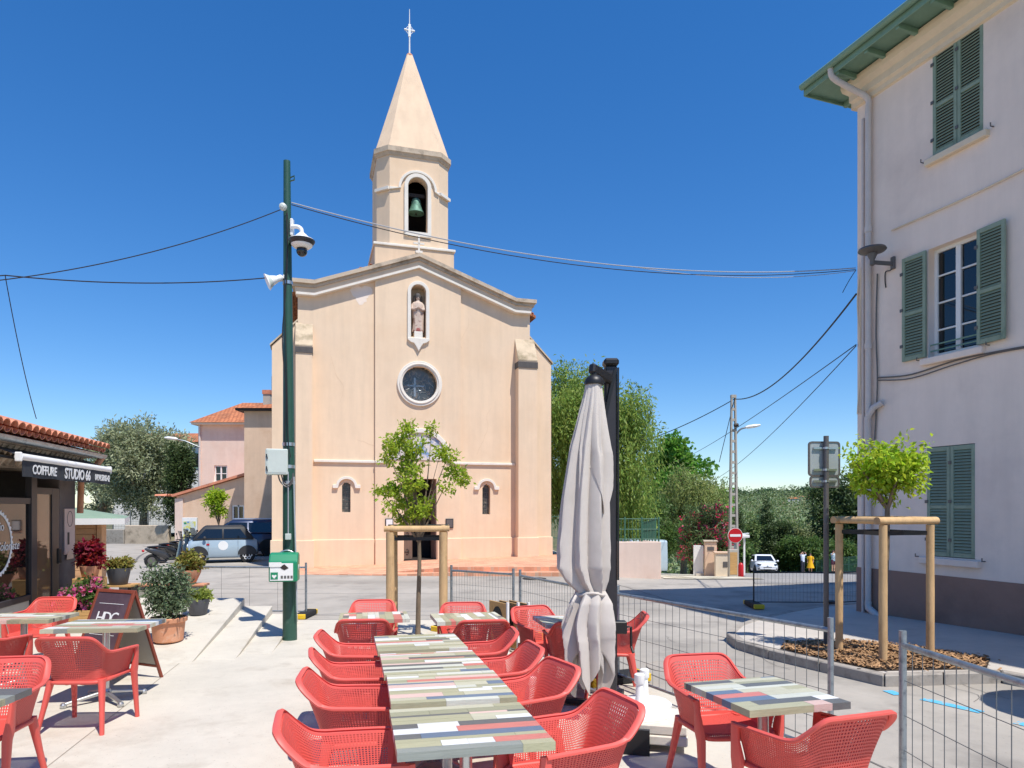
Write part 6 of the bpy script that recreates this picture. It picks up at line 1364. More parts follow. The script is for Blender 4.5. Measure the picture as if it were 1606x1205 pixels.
# --- trees behind
def bt(px, d): x = (px-803)*d/FPX; return Vector((x, d, H(x, d)-.05))
r_ = np.random.default_rng(11)
def zr(py, d, b_): return CAM_Z-(py-HORIZON)*d/FPX-b_.z
B_o = bt(226, 44); tree('olive_tree', B_o, 'big grey green olive tree above the retaining wall', make_blobs(r_, 3.2, 2.8, .8, zr(655, 44, B_o), 40, .95, .9), (.32, 1.6), dict(n_cl=2600, per=9, spread=.2, size=.26, aspect=.32, mat=LM['olive']), bark='bark', seed=41)
B_o = bt(283, 41); tree('conifer', B_o, 'dark narrow evergreen between the olive tree and the pink house', make_blobs(r_, .95, .9, .6, zr(690, 41, B_o), 26, .5, 1.0), (.18, 1.4), dict(n_cl=1300, per=9, spread=.14, size=.2, aspect=.35, mat=LM['dark']), bark='darkbark', seed=43)
B_o = bt(160, 50); tree('olive_tree', B_o, 'paler olive tree half hidden behind the salon roof', make_blobs(r_, 2.0, 2, .5, zr(690, 50, B_o), 20, .8, .9), (.25, 1.4), dict(n_cl=900, per=9, spread=.2, size=.26, aspect=.32, mat=LM['olive']), seed=45)
B_o = bt(944, 31); tree('pepper_tree', B_o, 'large weeping pepper tree right behind the church', [b_ for b_ in make_blobs(r_, 2.75, 2.4, 1.6, zr(556, 31, B_o), 44, .8, 1.1)], (.3, 2.0), dict(n_cl=1500, per=9, spread=.24, size=.2, aspect=.32, mat=LM['pepper']), bark='darkbark', seed=47, weep=dict(n_str=2300, per=13, length=1.7, size=.22, aspect=.24, mat=LM['pepper']), n_l=20)
B_o = bt(884, 33); tree('pepper_tree', B_o, 'weeping pepper tree touching the church flank', make_blobs(r_, 1.5, 1.6, 1.4, zr(562, 33, B_o), 24, .7, 1.1), (.26, 2.0), dict(n_cl=800, per=9, spread=.24, size=.2, aspect=.32, mat=LM['pepper']), bark='darkbark', seed=49, weep=dict(n_str=1200, per=13, length=1.6, size=.22, aspect=.24, mat=LM['pepper']), n_l=12)
B_o = bt(1088, 39); tree('pepper_tree', B_o, 'lower greyish pepper tree behind the oleander', make_blobs(r_, 2.3, 2, .9, zr(722, 39, B_o), 26, .7, 1.0), (.22, 1.4), dict(n_cl=800, per=9, spread=.22, size=.2, aspect=.3, mat=LM['pepper2']), bark='darkbark', seed=51, weep=dict(n_str=1500, per=12, length=1.2, size=.22, aspect=.22, mat=LM['pepper2']), n_l=10)
B_o = bt(1072, 48); tree('plane_tree', B_o, 'bright green plane tree rising behind the pepper trees', make_blobs(r_, 3.0, 2.6, 1.5, zr(676, 48, B_o), 26, .9, 1.0), (.25, 2.2), dict(n_cl=1700, per=9, spread=.24, size=.3, aspect=.8, mat=LM['plane']), bark='bark', seed=53)
B_o = bt(1010, 36); tree('garden_tree', B_o, 'dark green tree filling the garden below the pepper tree', make_blobs(r_, 2.2, 2, .2, zr(770, 36, B_o), 22, .7, 1.0), (.2, 1), dict(n_cl=1000, per=9, spread=.2, size=.22, aspect=.4, mat=LM['green']), bark='darkbark', seed=55)
B_o = bt(1108, 28.5); ol = make_blobs(r_, 1.15, 1, .35, zr(780, 28.5, B_o), 24, .42, 1.0); o = tree('oleander', B_o, 'oleander bush covered in pink flowers by the driveway', ol, (.12, .5), dict(n_cl=900, per=9, spread=.1, size=.19, aspect=.25, mat=LM['oleander']), cat='shrub', bark='darkbark', seed=57)
tag(crown('blossoms', o, [(b_[0], tuple(v*1.18 for v in b_[1])) for b_ in ol], 230, 10, .07, .1, .9, LM['pink'], 58, 0, .95), kind='stuff')
B_o = bt(1318, 78); tree('holm_oak', B_o, 'very dark evergreen oak at the corner of the shuttered house', make_blobs(r_, 3.6, 3.4, .0, zr(735, 78, B_o), 34, 1.3, 1.0), (.4, 3), dict(n_cl=1700, per=9, spread=.36, size=.42, aspect=.45, mat=LM['dark']), bark='darkbark', seed=59)
# trees along the falling street
spec = [(1170, 75, 806, 1.9, 'wood1', 'rounded roadside tree just right of the no entry sign'), (1188, 84, 812, 1.6, 'dark', 'dark roadside tree behind the white car'), (1222, 82, 814, 2.0, 'dark', 'dark bushy tree above the white car roof'), (1240, 92, 812, 2.6, 'wood1', 'broad roadside tree up the slope from the white car'), (1262, 86, 822, 2.2, 'wood2', 'pale grey green tree above the walkers'), (1284, 88, 816, 2.6, 'wood2', 'broad pale tree behind the yellow dress'), (1302, 78, 836, 2.2, 'wood1', 'tree beside the woman at the railing'), (1236, 78, 846, 1.3, 'green', 'low shrub between white car and walkers'), (1256, 76, 842, 1.9, 'green', 'wide low bush right behind the walkers'), (1284, 74, 842, 1.9, 'green', 'green bush right of the yellow dress'), (1150, 60, 835, 1.4, 'green', 'green bush at the far end of the driveway wall'), (1132, 72, 806, 1.8, 'wood1', 'tree between the oleander and the concrete pole'), (1318, 66, 850, 2.0, 'green', 'bush near the house corner behind the railing'), (1337, 80, 800, 2.4, 'wood1', 'tree showing between sign post and house')]
for i, (px, d, py, w_, m, lab) in enumerate(spec):
    B_o = bt(px, d); zt = zr(py, d, B_o); bl_ = make_blobs(r_, w_, w_*.8, .1, zt, 18, w_*.36, 1.0)
    tree('roadside_tree', B_o, lab, bl_, (.14, zt*.3), dict(n_cl=700, per=8, spread=.26, size=.34, aspect=.5, mat=LM[m]), group='trees along the falling street', bark='darkbark', seed=61+i, n_l=5)
for i, (px, d, py, w_, lab) in enumerate(((1203, 78, 782, 1.15, 'tall dark cypress above the white car'), (1158, 72, 800, .8, 'slim cypress right behind the concrete pole'))):
    B_o = bt(px, d); zt = zr(py, d, B_o); bl_ = [((r_.normal()*.12*w_, r_.normal()*.12*w_, z), (w_*(1-(z/zt)**2.2)*.8+.1, w_*(1-(z/zt)**2.2)*.8+.1, .7)) for z in np.linspace(.5, zt*.97, 16)]
    tree('cypress', B_o, lab, bl_, (.15, zt*.4), dict(n_cl=900, per=9, spread=.13, size=.28, aspect=.35, mat=LM['dark']), group='cypresses along the falling street', bark='darkbark', seed=81+i, n_l=3)
# wooded slope far off: nobody could count it
r2 = np.random.default_rng(71); bl_ = []
for k in range(2300):
    d = r2.uniform(110, 760); px = r2.uniform(1040, 1560); x = (px-803)*d/FPX; s = r2.uniform(1.8, 5.0)*(1+d/800)
    bl_.append(((x, d, HILL(x, d)+s*.7), (s, s, s*r2.uniform(.6, 1.0))))
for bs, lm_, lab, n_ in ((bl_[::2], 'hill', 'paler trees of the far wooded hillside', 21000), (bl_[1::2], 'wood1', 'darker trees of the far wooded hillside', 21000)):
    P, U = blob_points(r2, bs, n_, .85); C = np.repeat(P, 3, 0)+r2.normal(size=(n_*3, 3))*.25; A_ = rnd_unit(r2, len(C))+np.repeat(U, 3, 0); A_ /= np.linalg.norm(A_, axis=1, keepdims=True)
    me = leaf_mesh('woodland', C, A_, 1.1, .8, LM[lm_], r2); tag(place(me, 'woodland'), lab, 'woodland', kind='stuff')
bl_ = []
for px in np.linspace(1158, 1560, 50):
    d = r2.uniform(600, 680); px += r2.uniform(-5, 5); x = (px-803)*d/FPX; s = r2.uniform(4, 6.5); z = HILL(x, d)+r2.uniform(5, 9); bl_.append(((x, d, z), (s*1.25, s*1.25, s*.55))); bl_.append(((x+r2.uniform(-4, 4), d, z+1.5), (s*.8, s*.8, s*.5)))
P, U = blob_points(r2, bl_, 9000, .8); C = np.repeat(P, 4, 0)+r2.normal(size=(36000, 3))*.4; A_ = rnd_unit(r2, len(C)); me = leaf_mesh('pine_ridge', C, A_, 1.3, .8, LM['pine'], r2); tag(place(me, 'pine_ridge'), 'umbrella pines along the far ridge', 'pines', kind='stuff')
for i, (px, py, d, lab, m) in enumerate(((1243, 787, 560, 'white villa with low roof on the far wooded ridge, leftmost', 'farwhite'), (1262, 784, 575, 'cream villa on the far wooded ridge, middle one', 'cream'), (1274, 788, 560, 'villa with red roof on the far wooded ridge, rightmost', 'farwhite'))):
    p = at(px, py, d); o = empty('hillside_villa', p, R(10*i-8), lab, 'house', 'villas on the far ridge'); MB().bb(-4, 4, -3, 3, -6, 2.4).build('wall', MT[m], o); mb = MB(); mb.add([(-4.5, -3.5, 2.4), (4.5, -3.5, 2.4), (4.5, 3.5, 2.4), (-4.5, 3.5, 2.4), (-2, 0, 4), (2, 0, 4)], [(0, 1, 5, 4), (1, 2, 5), (2, 3, 4, 5), (3, 0, 4)]); mb.build('roof', MT['roof_far'], o)
    for x in (-2.2, 1.2): MB().bb(x, x+1, -3.05, -2.99, -.2, 1.2).build('window', MT['glass'], o)

# ================================================================== potted plants by the shop
def stp(px, py, d): return at(px, py, d)
def pot_lathe(o, prof, mat, n=28, soil=None):
    MB().lathe(prof, n).build('pot', mat, o, True)
    r0, z0 = soil; MB().lathe([(r0, z0-.03), (r0, z0), (.01, z0+.01)], 20).build('soil', MT['soil'], o)
def plant(name, loc, label, prof, mat, soil, blobs, n_cl, per, spread, size, aspect, lm, seed, stems=6, cat='potted plant', flowers=None):
    o = empty(name, loc, 0, label, cat, 'potted plants by the salon'); pot_lathe(o, prof, mat, soil=soil); rd = random.Random(seed)
    mb = MB()
    for b_ in rd.sample(blobs, min(stems, len(blobs))): e = Vector(b_[0]); mb.tube([Vector(q) for q in crom([(rd.uniform(-.04, .04), rd.uniform(-.04, .04), soil[1]-.02), Vector((e.x*.4, e.y*.4, soil[1]+(e.z-soil[1])*.5)), e], 7)], [.012-.0015*i for i in range(7)], 5)
    mb.build('stems', MT['darkbark'], o); crown('foliage', o, blobs, n_cl, per, spread, size, aspect, LM[lm], seed, .05, .3)
    if flowers: tag(crown('flowers', o, [(b_[0], tuple(v*1.1 for v in b_[1])) for b_ in blobs], flowers[0], 6, .022, .05, .95, LM[flowers[1]], seed+1, 0, .95), kind='stuff')
    return o
zst = -.02
big = stp(264, 1014, 9.4); big.z = H(big.x, 9.4)+.016+.11
s_ = 9.4/FPX; rp = np.random.default_rng(3)
bb_ = [((x*s_*.92, y, (45+(z-45)*.8)*s_), (rr_*s_*.9, rr_*s_*.9, rr_*s_*.72)) for x, z, rr_, y in ((0, 55, 22, 0), (-18, 60, 14, .05), (16, 58, 14, -.05), (-6, 80, 20, 0), (12, 82, 16, .05), (-20, 88, 14, -.05), (0, 105, 18, 0), (16, 110, 14, .04), (-28, 110, 12, 0), (-12, 122, 12, -.04), (4, 128, 11, 0), (-36, 128, 8, .03), (24, 92, 12, 0), (34, 78, 9, 0), (-32, 70, 9, 0))]
plant('potted_shrub', big, 'grey green shrub in the large terracotta pot beside the steps', [(.16, 0), (.19, .02), (.215, .27), (.24, .28), (.245, .33), (.225, .34), (.2, .3)], MT['terracotta'], (.21, .31), bb_, 330, 8, .055, .07, .36, 'shrub', 91, 12)
p = stp(311, 970, 10.9); p.z = H(p.x, 10.9)+.016+.282; plant('potted_plant', p, 'lime green plant in the small dark pot next to the shrub', [(.11, 0), (.13, .02), (.165, .22), (.17, .25), (.15, .25)], MT['greypot'], (.15, .24), [((x, y, .3), (.09, .09, .06)) for x, y in ((0, 0), (.1, 0), (-.1, .02), (.04, .09), (-.05, -.08))], 150, 7, .03, .06, .7, 'lime', 93)
p = stp(297, 913, 12.85); p.z = .365; plant('potted_plant', p, 'bronze green plant in the terracotta pot on the low wall', [(.1, 0), (.12, .02), (.2, .2), (.21, .25), (.19, .25)], MT['terracotta'], (.19, .23), [((x, y, z), (.1, .1, .09)) for x, y, z in ((0, 0, .42), (.12, 0, .36), (-.12, .02, .36), (.04, .1, .38), (-.05, -.08, .4), (.02, 0, .5))], 220, 7, .035, .075, .6, 'succulent', 95)
p = stp(186, 917, 11.9); p.z = at(186, 917, 11.9).z; plant('potted_plant', p, 'yellowish plant in the dark grey pot on the little bench', [(.13, 0), (.14, .01), (.19, .26), (.2, .29), (.18, .29)], MT['greypot'], (.18, .27), [((x, y, .36), (.1, .1, .07)) for x, y in ((0, 0), (.11, 0), (-.11, .02), (.05, .1), (-.05, -.08))], 180, 7, .03, .06, .6, 'succulent', 97)
bn = empty('small_bench', (p.x, p.y, p.z), R(5), 'little wooden bench carrying the dark grey pot', 'bench')
for k in range(3): MB().bb(-.32, .28, -.17+k*.12, -.06+k*.12, -.03, 0).build('slat', MT['wood'], bn)
hb = p.z-(H(p.x, p.y)+.3)
for x in (-.27, .22): MB().bb(x, x+.05, -.15, .15, -hb, -.031).build('leg', MT['dark'], bn)
p = stp(141, 906, 11.0); hb = p.z-(H(p.x, 11)+.25); plant('potted_plant', p, 'crimson leaved plant in a terracotta pot against the kiosk', [(.1, 0), (.11, .01), (.14, .14), (.15, .19), (.13, .19)], MT['terracotta'], (.13, .17), [((x, y, z), (.1, .1, .09)) for x, y, z in ((0, 0, .34), (.12, 0, .28), (-.12, .02, .28), (.03, .08, .45), (-.05, -.05, .5), (.08, 0, .4), (-.1, 0, .4))], 170, 6, .03, .085, .6, 'coleus', 99)
st_ = MB(); st_.bb(-.18, .18, -.18, .18, -hb, -.002); o = st_.build('plant_stand', MT['wood'], loc=p, bevel=.01); tag(o, 'wooden stand under the crimson leaved plant', 'stand')
p = stp(128, 972, 10.3); p.z = H(p.x, 10.3)+.2; o = empty('flower_planter', p, R(8), 'wooden planter of pink flowers beside the salon pillar', 'planter')
for k in range(3): MB().bb(-.32, .32, -.17, -.15, .01+k*.085, .09+k*.085).build('board', MT['wood'], o, bevel=.004); MB().bb(-.32, .32, .15, .17, .01+k*.085, .09+k*.085).build('board', MT['wood'], o)
for x in (-.32, .3): MB().bb(x, x+.02, -.15, .15, 0, .26).build('end_board', MT['wood'], o)
MB().bb(-.3, .3, -.15, .15, .18, .22).build('soil', MT['soil'], o); fb = [((x, y, z), (.13, .12, .12)) for x, y, z in ((-.2, 0, .34), (0, 0, .38), (.2, 0, .36), (.1, -.08, .5), (-.08, 0, .5), (.22, 0, .52), (.12, 0, .62), (.3, -.05, .42))]
crown('foliage', o, fb, 330, 7, .035, .06, .6, LM['green'], 101, .05, .4); tag(crown('flowers', o, [(b_[0], tuple(v*1.12 for v in b_[1])) for b_ in fb], 110, 6, .02, .06, .95, LM['pinkpale'], 102, 0, .95), kind='stuff')
# ================================================================== pink garden wall, gate, street fence
pw = empty('garden_wall', (at(925, 795, 20.6).x, 20.6, -.9), 0, 'pink rendered garden wall at the corner of the driveway', 'wall')
W = at(1037, 795, 20.6).x-at(925, 795, 20.6).x; hw3 = CAM_Z-(850-HORIZON)*20.6/FPX+.9
MB().bb(0, W, 0, .25, 0, hw3).build('wall_face', MT['pinkwall'], pw, bevel=.015); mb = MB(); mb.add([(W-.25, .25, 0), (W, .25, 0), (W+.9, 7, -.2), (W+.65, 7, -.2), (W-.25, .25, hw3), (W, .25, hw3), (W+.9, 7, hw3-.3), (W+.65, 7, hw3-.3)], [(3, 2, 1, 0), (4, 5, 6, 7), (0, 1, 5, 4), (1, 2, 6, 5), (2, 3, 7, 6), (3, 0, 4, 7)]); mb.build('return_wall', MT['pinkwall'], pw)
def mesh_fence(name, p, q, h, label, mat, pitch=.12, dz=0, npost=4, bars=True):
    p, q = Vector(p), Vector(q); o = empty(name, p, 0, label, 'fence'); D = q-p
    for k in range(npost+1): MB().tube([D*k/npost, D*k/npost+Vector((0, 0, h))], .025, 6).build('post', MT[mat], o)
    mb = MB(); n_ = int(D.length/pitch)
    for k in range(n_+1): mb.tube([D*k/n_+Vector((0, 0, .05)), D*k/n_+Vector((0, 0, h-.05))], .008, 4, False)
    tag(mb.build('fence_bars', MT[mat], o), kind='stuff')
    for z in (.08, h*.5, h-.06): MB().tube([Vector((0, 0, z)), D+Vector((0, 0, z))], .014, 5).build('rail', MT[mat], o)
    return o
zt = pw.location.z+hw3
mesh_fence('green_fence', (pw.location.x+.05, 20.72, zt), (pw.location.x+W-.05, 20.72, zt), .75, 'green rod fence on top of the pink garden wall', 'chainlink', .11)
mesh_fence('green_fence', (pw.location.x+W-.1, 20.95, zt), (pw.location.x+W+.75, 27.4, zt-.3), .75, 'green rod fence following the driveway behind the pink wall', 'chainlink', .1, npost=5)
mesh_fence('green_fence', (1.25, 26.2, -.25), (2.6, 25.8, -.25), 1.75, 'tall green railing closing the gap beside the church', 'chainlink', .1, npost=2)
# gate pier, white gate, post boxes
gx = at(1114, 795, 26).x; gp_ = empty('gate_pier', (gx, 26, H(gx, 26)-.1), R(-12), 'beige rendered gate pier with white gate at the driveway', 'gate pier'); zz = CAM_Z-(850-HORIZON)*26/FPX-gp_.location.z
MB().bb(-.22, .22, -.22, .22, 0, zz).build('pier', MT['beigewall'], gp_, bevel=.02); MB().bb(-.26, .26, -.26, .26, zz, zz+.06).build('pier_cap', MT['stone_trim'], gp_, bevel=.01); MB().bb(-.12, .12, -.235, -.222, zz-.32, zz-.18).build('name_plate', MT['lampgrey'], gp_); MB().bb(-.62, -.24, .1, .16, .1, zz-.15).build('gate_leaf', MT['white'], gp_, bevel=.01)
gx = at(1132, 795, 25.4).x; bx_ = empty('letterbox_wall', (gx, 25.4, H(gx, 25.4)-.1), R(-8), 'short beige wall with letterboxes beside the gate pier', 'wall'); zz = CAM_Z-(868-HORIZON)*25.4/FPX-bx_.location.z
MB().bb(-.26, .26, -.15, .15, 0, zz).build('wall_face', MT['cream'], bx_, bevel=.02); MB().bb(-.3, .3, -.19, .19, zz, zz+.06).build('coping', MT['beigewall'], bx_, bevel=.01); MB().bb(.02, .18, -.165, -.151, zz-.5, zz-.3).build('letterbox', MT['lampgrey'], bx_)
gx = at(1144, 795, 24.6).x; o = empty('meter_cabinet', (gx+.12, 24.6, H(gx, 24.6)), 0, 'narrow orange brown meter cabinet at the foot of the concrete pole', 'cabinet'); MB().bb(-.16, .16, -.1, .1, 0, 1.0).build('cabinet_body', MT['greypanel'], o, bevel=.01); MB().bb(-.13, .13, -.11, -.101, .1, .9).build('cabinet_door', MT['wood'], o)
gx = at(1162, 795, 25.2).x; o = empty('red_canister', (gx, 25.2, H(gx, 25.2)), 0, 'small red canister beside the meter cabinet', 'canister'); MB().lathe([(.09, 0), (.1, .03), (.1, .42), (.06, .5), (.03, .52)], 14).build('canister_body', MT['red'], o, True); MB().tube([(-.05, 0, .5), (0, 0, .6), (.05, 0, .5)], .012, 6).build('handle', MT['black'], o)
mesh_fence('street_fence', (cl(45)-3.7, 45, H(cl(45)-3.7, 45)+.12), (cl(69)-3.7, 69, H(cl(69)-3.7, 69)+.12), 1.3, 'grey street railing along the left pavement of the falling street', 'fencewire', .25, npost=8)
mesh_fence('street_fence', (cl(40)+6.4, 40, H(cl(40)+6.4, 40)+.12), (cl(69)+6.4, 69, H(cl(69)+6.4, 69)+.12), 1.25, 'green railing behind the walkers along the falling street', 'chainlink', .25, npost=9)
gx = at(1180, 795, 58).x; o = empty('street_lamp', (gx-1.2, 58, H(gx-1.2, 58)), 0, 'thin grey street lamp behind the white car', 'street lamp'); zz = CAM_Z-(838-HORIZON)*58/FPX-o.location.z; MB().tube([(0, 0, 0), (0, 0, zz)], .07, 8).build('post', MT['galv'], o); MB().bar((0, 0, zz), (.9, 0, zz+.08), .16, .07).build('lamp_head', MT['whiteplast'], o)
gx = at(1137, 795, 33).x; o = empty('white_shelter', (gx-.4, 33.5, H(gx, 33.5)), 0, 'small white canopy behind the no entry sign', 'shelter'); zz = CAM_Z-(843-HORIZON)*33.5/FPX-o.location.z
MB().bb(-.2, 1.6, -.5, .9, zz, zz+.14).build('canopy', MT['white'], o, bevel=.02); 
for x in (-.1, 1.5): MB().bb(x-.04, x+.04, -.04, .04, 0, zz).build('post', MT['white'], o)
MB().bb(-.2, .5, -.45, -.4, zz+.14, zz+.75).build('panel', MT['white'], o)
# information board behind the scooters
gx = at(298, 795, 29).x; o = empty('information_board', (gx, 29, -.25), R(6), 'white information board with a printed map behind the scooters', 'notice board'); z0, z1 = at(0, 849, 29).z+.25, at(0, 812, 29).z+.25
MB().bb(-.3, .3, -.06, .06, z0-.4, z1).build('case', MT['white'], o, bevel=.01); pr_ = stained(stained(M('printed map', (206, 214, 206), .5, .05, 5, 0), (210, 206, 110), 4, .5, .54), (110, 150, 190), 5, .56, .6, 4); MB().bb(-.25, .25, -.068, -.061, z0, z1-.16).build('map_sheet', pr_, o)
MB().bb(-.22, -.12, -.072, -.069, z1-.28, z1-.2).build('printed_mark', MT['green'], o); MB().bb(-.2, -.13, -.072, -.069, z0+.3, z0+.4).build('printed_mark', MT['darkmetal'], o); MB().bb(-.2, -.13, -.072, -.069, z0+.12, z0+.22).build('printed_mark', MT['darkmetal'], o)

# ================================================================== cars
def paint(name, rgb, metal=.0): return M(name, rgb, .28, .02, 3, 0, metal=metal, coat=.6)
def body_ring(x, w_, z0, z1, r_=.1, tuck=.06):     # one cross section of a car body, rounded and tucked in at the sill
    pts = [(-w_+tuck, z0), (-w_, z0+r_*1.2), (-w_, z0+(z1-z0)*.6), (-w_+r_*.35, z1-r_*.5), (-w_+r_*1.3, z1), (0, z1+.015), (w_-r_*1.3, z1), (w_-r_*.35, z1-r_*.5), (w_, z0+(z1-z0)*.6), (w_, z0+r_*1.2), (w_-tuck, z0), (0, z0)]
    return [Vector((x, y, z)) for y, z in pts]
def wheel(o, x, y, r_, wd, rim, side, flower=False):
    wl = empty('wheel', (x, y, r_)); wl.parent = o; m_ = Matrix.Rotation(R(90), 4, 'X')
    MB().lathe([(r_*.68, -wd/2), (r_*.95, -wd/2), (r_, -wd*.35), (r_, wd*.35), (r_*.95, wd/2), (r_*.68, wd/2)], 28, M=m_).build('tyre', MT['rubber'], wl, True)
    yo = side*wd*.42
    if flower:
        mb = MB(); MB().lathe([(r_*.69, -.01), (r_*.69, .01)], 24, (0, yo, 0), m_).build('rim_disc', MT['rubber'], wl)
        for k in range(6): q = k*PI/3; mb.ring([(r_*.4*math.cos(q)+x_, r_*.4*math.sin(q)+z_) for x_, z_ in arc(0, 0, r_*.22, 0, 2*PI*15/16, 16)], [(r_*.4*math.cos(q)+x_, r_*.4*math.sin(q)+z_) for x_, z_ in arc(0, 0, r_*.13, 0, 2*PI*15/16, 16)], .02, YB(yo-.01+side*.014))
        mb.build('rim', MT['whiteplast'], wl)
    else:
        mb = MB(); mb.ring(arc(0, 0, r_*.7, 0, 2*PI*23/24, 24), arc(0, 0, r_*.58, 0, 2*PI*23/24, 24), .03, YB(yo-.015))
        for k in range(5): q = k*2*PI/5+.3; mb.bar((0, yo, 0), (r_*.62*math.cos(q), yo, r_*.62*math.sin(q)), .03, r_*.2, up=(math.cos(q+PI/2), 0, math.sin(q+PI/2)))
        mb.build('rim', MT['alu'], wl); MB().lathe([(r_*.69, -.01), (r_*.69, .01)], 24, (0, yo-side*.05, 0), m_).build('brake_disc', MT['rubber'], wl)
def greenhouse(o, base, roof, zb, zr_, mat, gl, pillar=.07):       # base/roof: (x_rear, x_front, half width)
    (xb0, xb1, wb), (xr0, xr1, wr_) = base, roof
    MB().loft([[Vector((x, y, z)) for x, y in ((a0, -w_), (a1, -w_), (a1+.04, -w_*.5), (a1+.05, 0), (a1+.04, w_*.5), (a1, w_), (a0, w_), (a0-.03, 0))] for a0, a1, w_, z in ((xb0, xb1, wb, zb), (xr0-.02, xr1+.02, wr_+.02, zr_-.06), (xr0+.06, xr1-.06, wr_-.06, zr_))]).build('roof', mat, o, bevel=.015, smooth_=True)
    def quad(p, off, name='side_window'):
        c = sum(p, Vector())/len(p); n_ = (p[1]-p[0]).cross(p[2]-p[0]).normalized(); n_ = n_ if n_.dot(off) > 0 else -n_; q = [c+(v-c)*1+n_*.006 for v in p]; mb = MB(); m2 = len(q); mb.add([v-n_*.012 for v in q]+q, [tuple(reversed(range(m2))), tuple(range(m2, 2*m2))]+[(i, (i+1) % m2, m2+(i+1) % m2, m2+i) for i in range(m2)]); mb.build(name, gl, o)
    zl, zh = zb+.05, zr_-.12; f = lambda z: (z-zb)/(zr_-.06-zb)
    X0 = lambda z: xb0+(xr0-.02-xb0)*f(z); X1 = lambda z: xb1+(xr1+.02-xb1)*f(z); Wd = lambda z: wb+(wr_+.02-wb)*f(z)
    for s in (-1, 1):
        ml = (xb0+xb1)/2+.02
        for a, b_ in ((lambda z: X0(z)+pillar*2, lambda z: ml-.03), (lambda z: ml+.03, lambda z: X1(z)-pillar)):
            quad([Vector((a(zl), s*Wd(zl), zl)), Vector((b_(zl), s*Wd(zl), zl)), Vector((b_(zh), s*Wd(zh), zh)), Vector((a(zh), s*Wd(zh), zh))], Vector((0, s, 0)))
    for X, sg, nm in ((X1, 1, 'windscreen'), (X0, -1, 'rear_window')):
        quad([Vector((X(zl)+sg*.045, -Wd(zl)*.82, zl)), Vector((X(zl)+sg*.045, Wd(zl)*.82, zl)), Vector((X(zh)+sg*.045, Wd(zh)*.8, zh)), Vector((X(zh)+sg*.045, -Wd(zh)*.8, zh))], Vector((sg, 0, .2)), nm)
# light blue microcar, seen from its side
def finish_car(o, L_, w_, zl, zp): pass
mc = empty('microcar', (at(350, 795, 25.6).x, 25.6, -.25), R(203), 'tiny light blue two seat car with flower shaped hubcaps', 'car'); pb = paint('pale blue plastic', (164, 182, 194)); dk = M('matt dark plastic', (48, 48, 50), .6, .04, 5, 0)
rings = [body_ring(x, w_, z0, z1, .12, .05) for x, w_, z0, z1 in ((-1.2, .5, .34, .62), (-1.17, .62, .26, .8), (-1.0, .68, .2, .88), (-.6, .69, .18, .9), (.6, .69, .18, .9), (1.0, .68, .2, .87), (1.16, .62, .26, .78), (1.2, .5, .34, .6))]
MB().loft(rings).build('body', pb, mc, True); greenhouse(mc, (-1.05, 1.02, .67), (-.72, .62, .56), .86, 1.36, dk, MT['glass'], .1)
for x in (-.83, .83):
    for s in (-1, 1): wheel(mc, x, s*.6, .27, .16, None, s, True); MB().prism(arc(x, .3, .335, 0, PI, 18), .02, YB(s*.695-.01)).build('wheel_arch', dk, mc)
for x0, x1 in ((-1.22, -1.1), (1.1, 1.22)): MB().bb(x0, x1, -.6, .6, .3, .5).build('bumper', dk, mc, bevel=.04)
for s in (-1, 1):
    MB().lathe([(.17, 0), (.17, .006)], 28, (0, s*.697+(.003 if s < 0 else -.003), .64), Matrix.Rotation(R(90), 4, 'X')).build('door_roundel', MT['whiteplast'], mc); MB().bb(-.5, .52, s*.69-.004, s*.69+.006, .2, .22).build('sill_line', dk, mc); MB().bb(.5, .506, s*.692-.004, s*.692+.004, .3, .86).build('door_gap', dk, mc); MB().bb(-.506, -.5, s*.692-.004, s*.692+.004, .3, .86).build('door_gap', dk, mc)
    MB().ball((.62, s*.74, .92), (.06, .05, .07)).build('wing_mirror', dk, mc, True); MB().ball((1.19, s*.42, .62), (.03, .08, .08)).build('headlight', MT['whiteplast'], mc, True)
    MB().bb(.46, .56, s*.7-.004, s*.7+.004, .66, .72).build('side_sticker', MT['red'], mc)
# dark blue car parked behind it
sv = empty('parked_car', (at(372, 795, 28.9).x, 28.9, -.25), R(199), 'dark blue estate car parked half behind the church corner', 'car'); pb = paint('dark blue paint', (36, 52, 86), .2)
rings = [body_ring(x, w_, z0, z1, .14) for x, w_, z0, z1 in ((-2.05, .6, .4, .78), (-1.98, .78, .3, .92), (-1.7, .86, .22, .98), (-.8, .88, .2, .99), (.6, .88, .2, .97), (1.3, .86, .2, .92), (1.85, .78, .26, .82), (2.05, .58, .36, .68))]
MB().loft(rings).build('body', pb, sv, True); greenhouse(sv, (-1.9, .95, .83), (-1.55, .2, .68), .95, 1.52, pb, MT['glass'])
for x in (-1.25, 1.3):
    for s in (-1, 1): wheel(sv, x, s*.76, .32, .2, None, s); MB().prism(arc(x, .34, .38, 0, PI, 18), .02, YB(s*.885-.01)).build('wheel_arch', MT['rubber'], sv)
for s in (-1, 1): MB().ball((1.92, s*.55, .68), (.1, .16, .08)).build('headlight', M('amber lens', (226, 170, 130), .3, .05, 5, 0), sv, True); MB().ball((.75, s*.95, 1.02), (.07, .09, .07)).build('wing_mirror', pb, sv, True); MB().ball((-2.0, s*.6, .85), (.05, .12, .1)).build('tail_light', MT['red'], sv, True)
MB().bb(2.0, 2.08, -.6, .6, .3, .46).build('bumper', MT['rubber'], sv, bevel=.03)
for s in (-1, 1): MB().tube([(-1.5, s*.62, 1.54), (.15, s*.62, 1.55)], .02, 6).build('roof_rail', MT['alu'], sv)
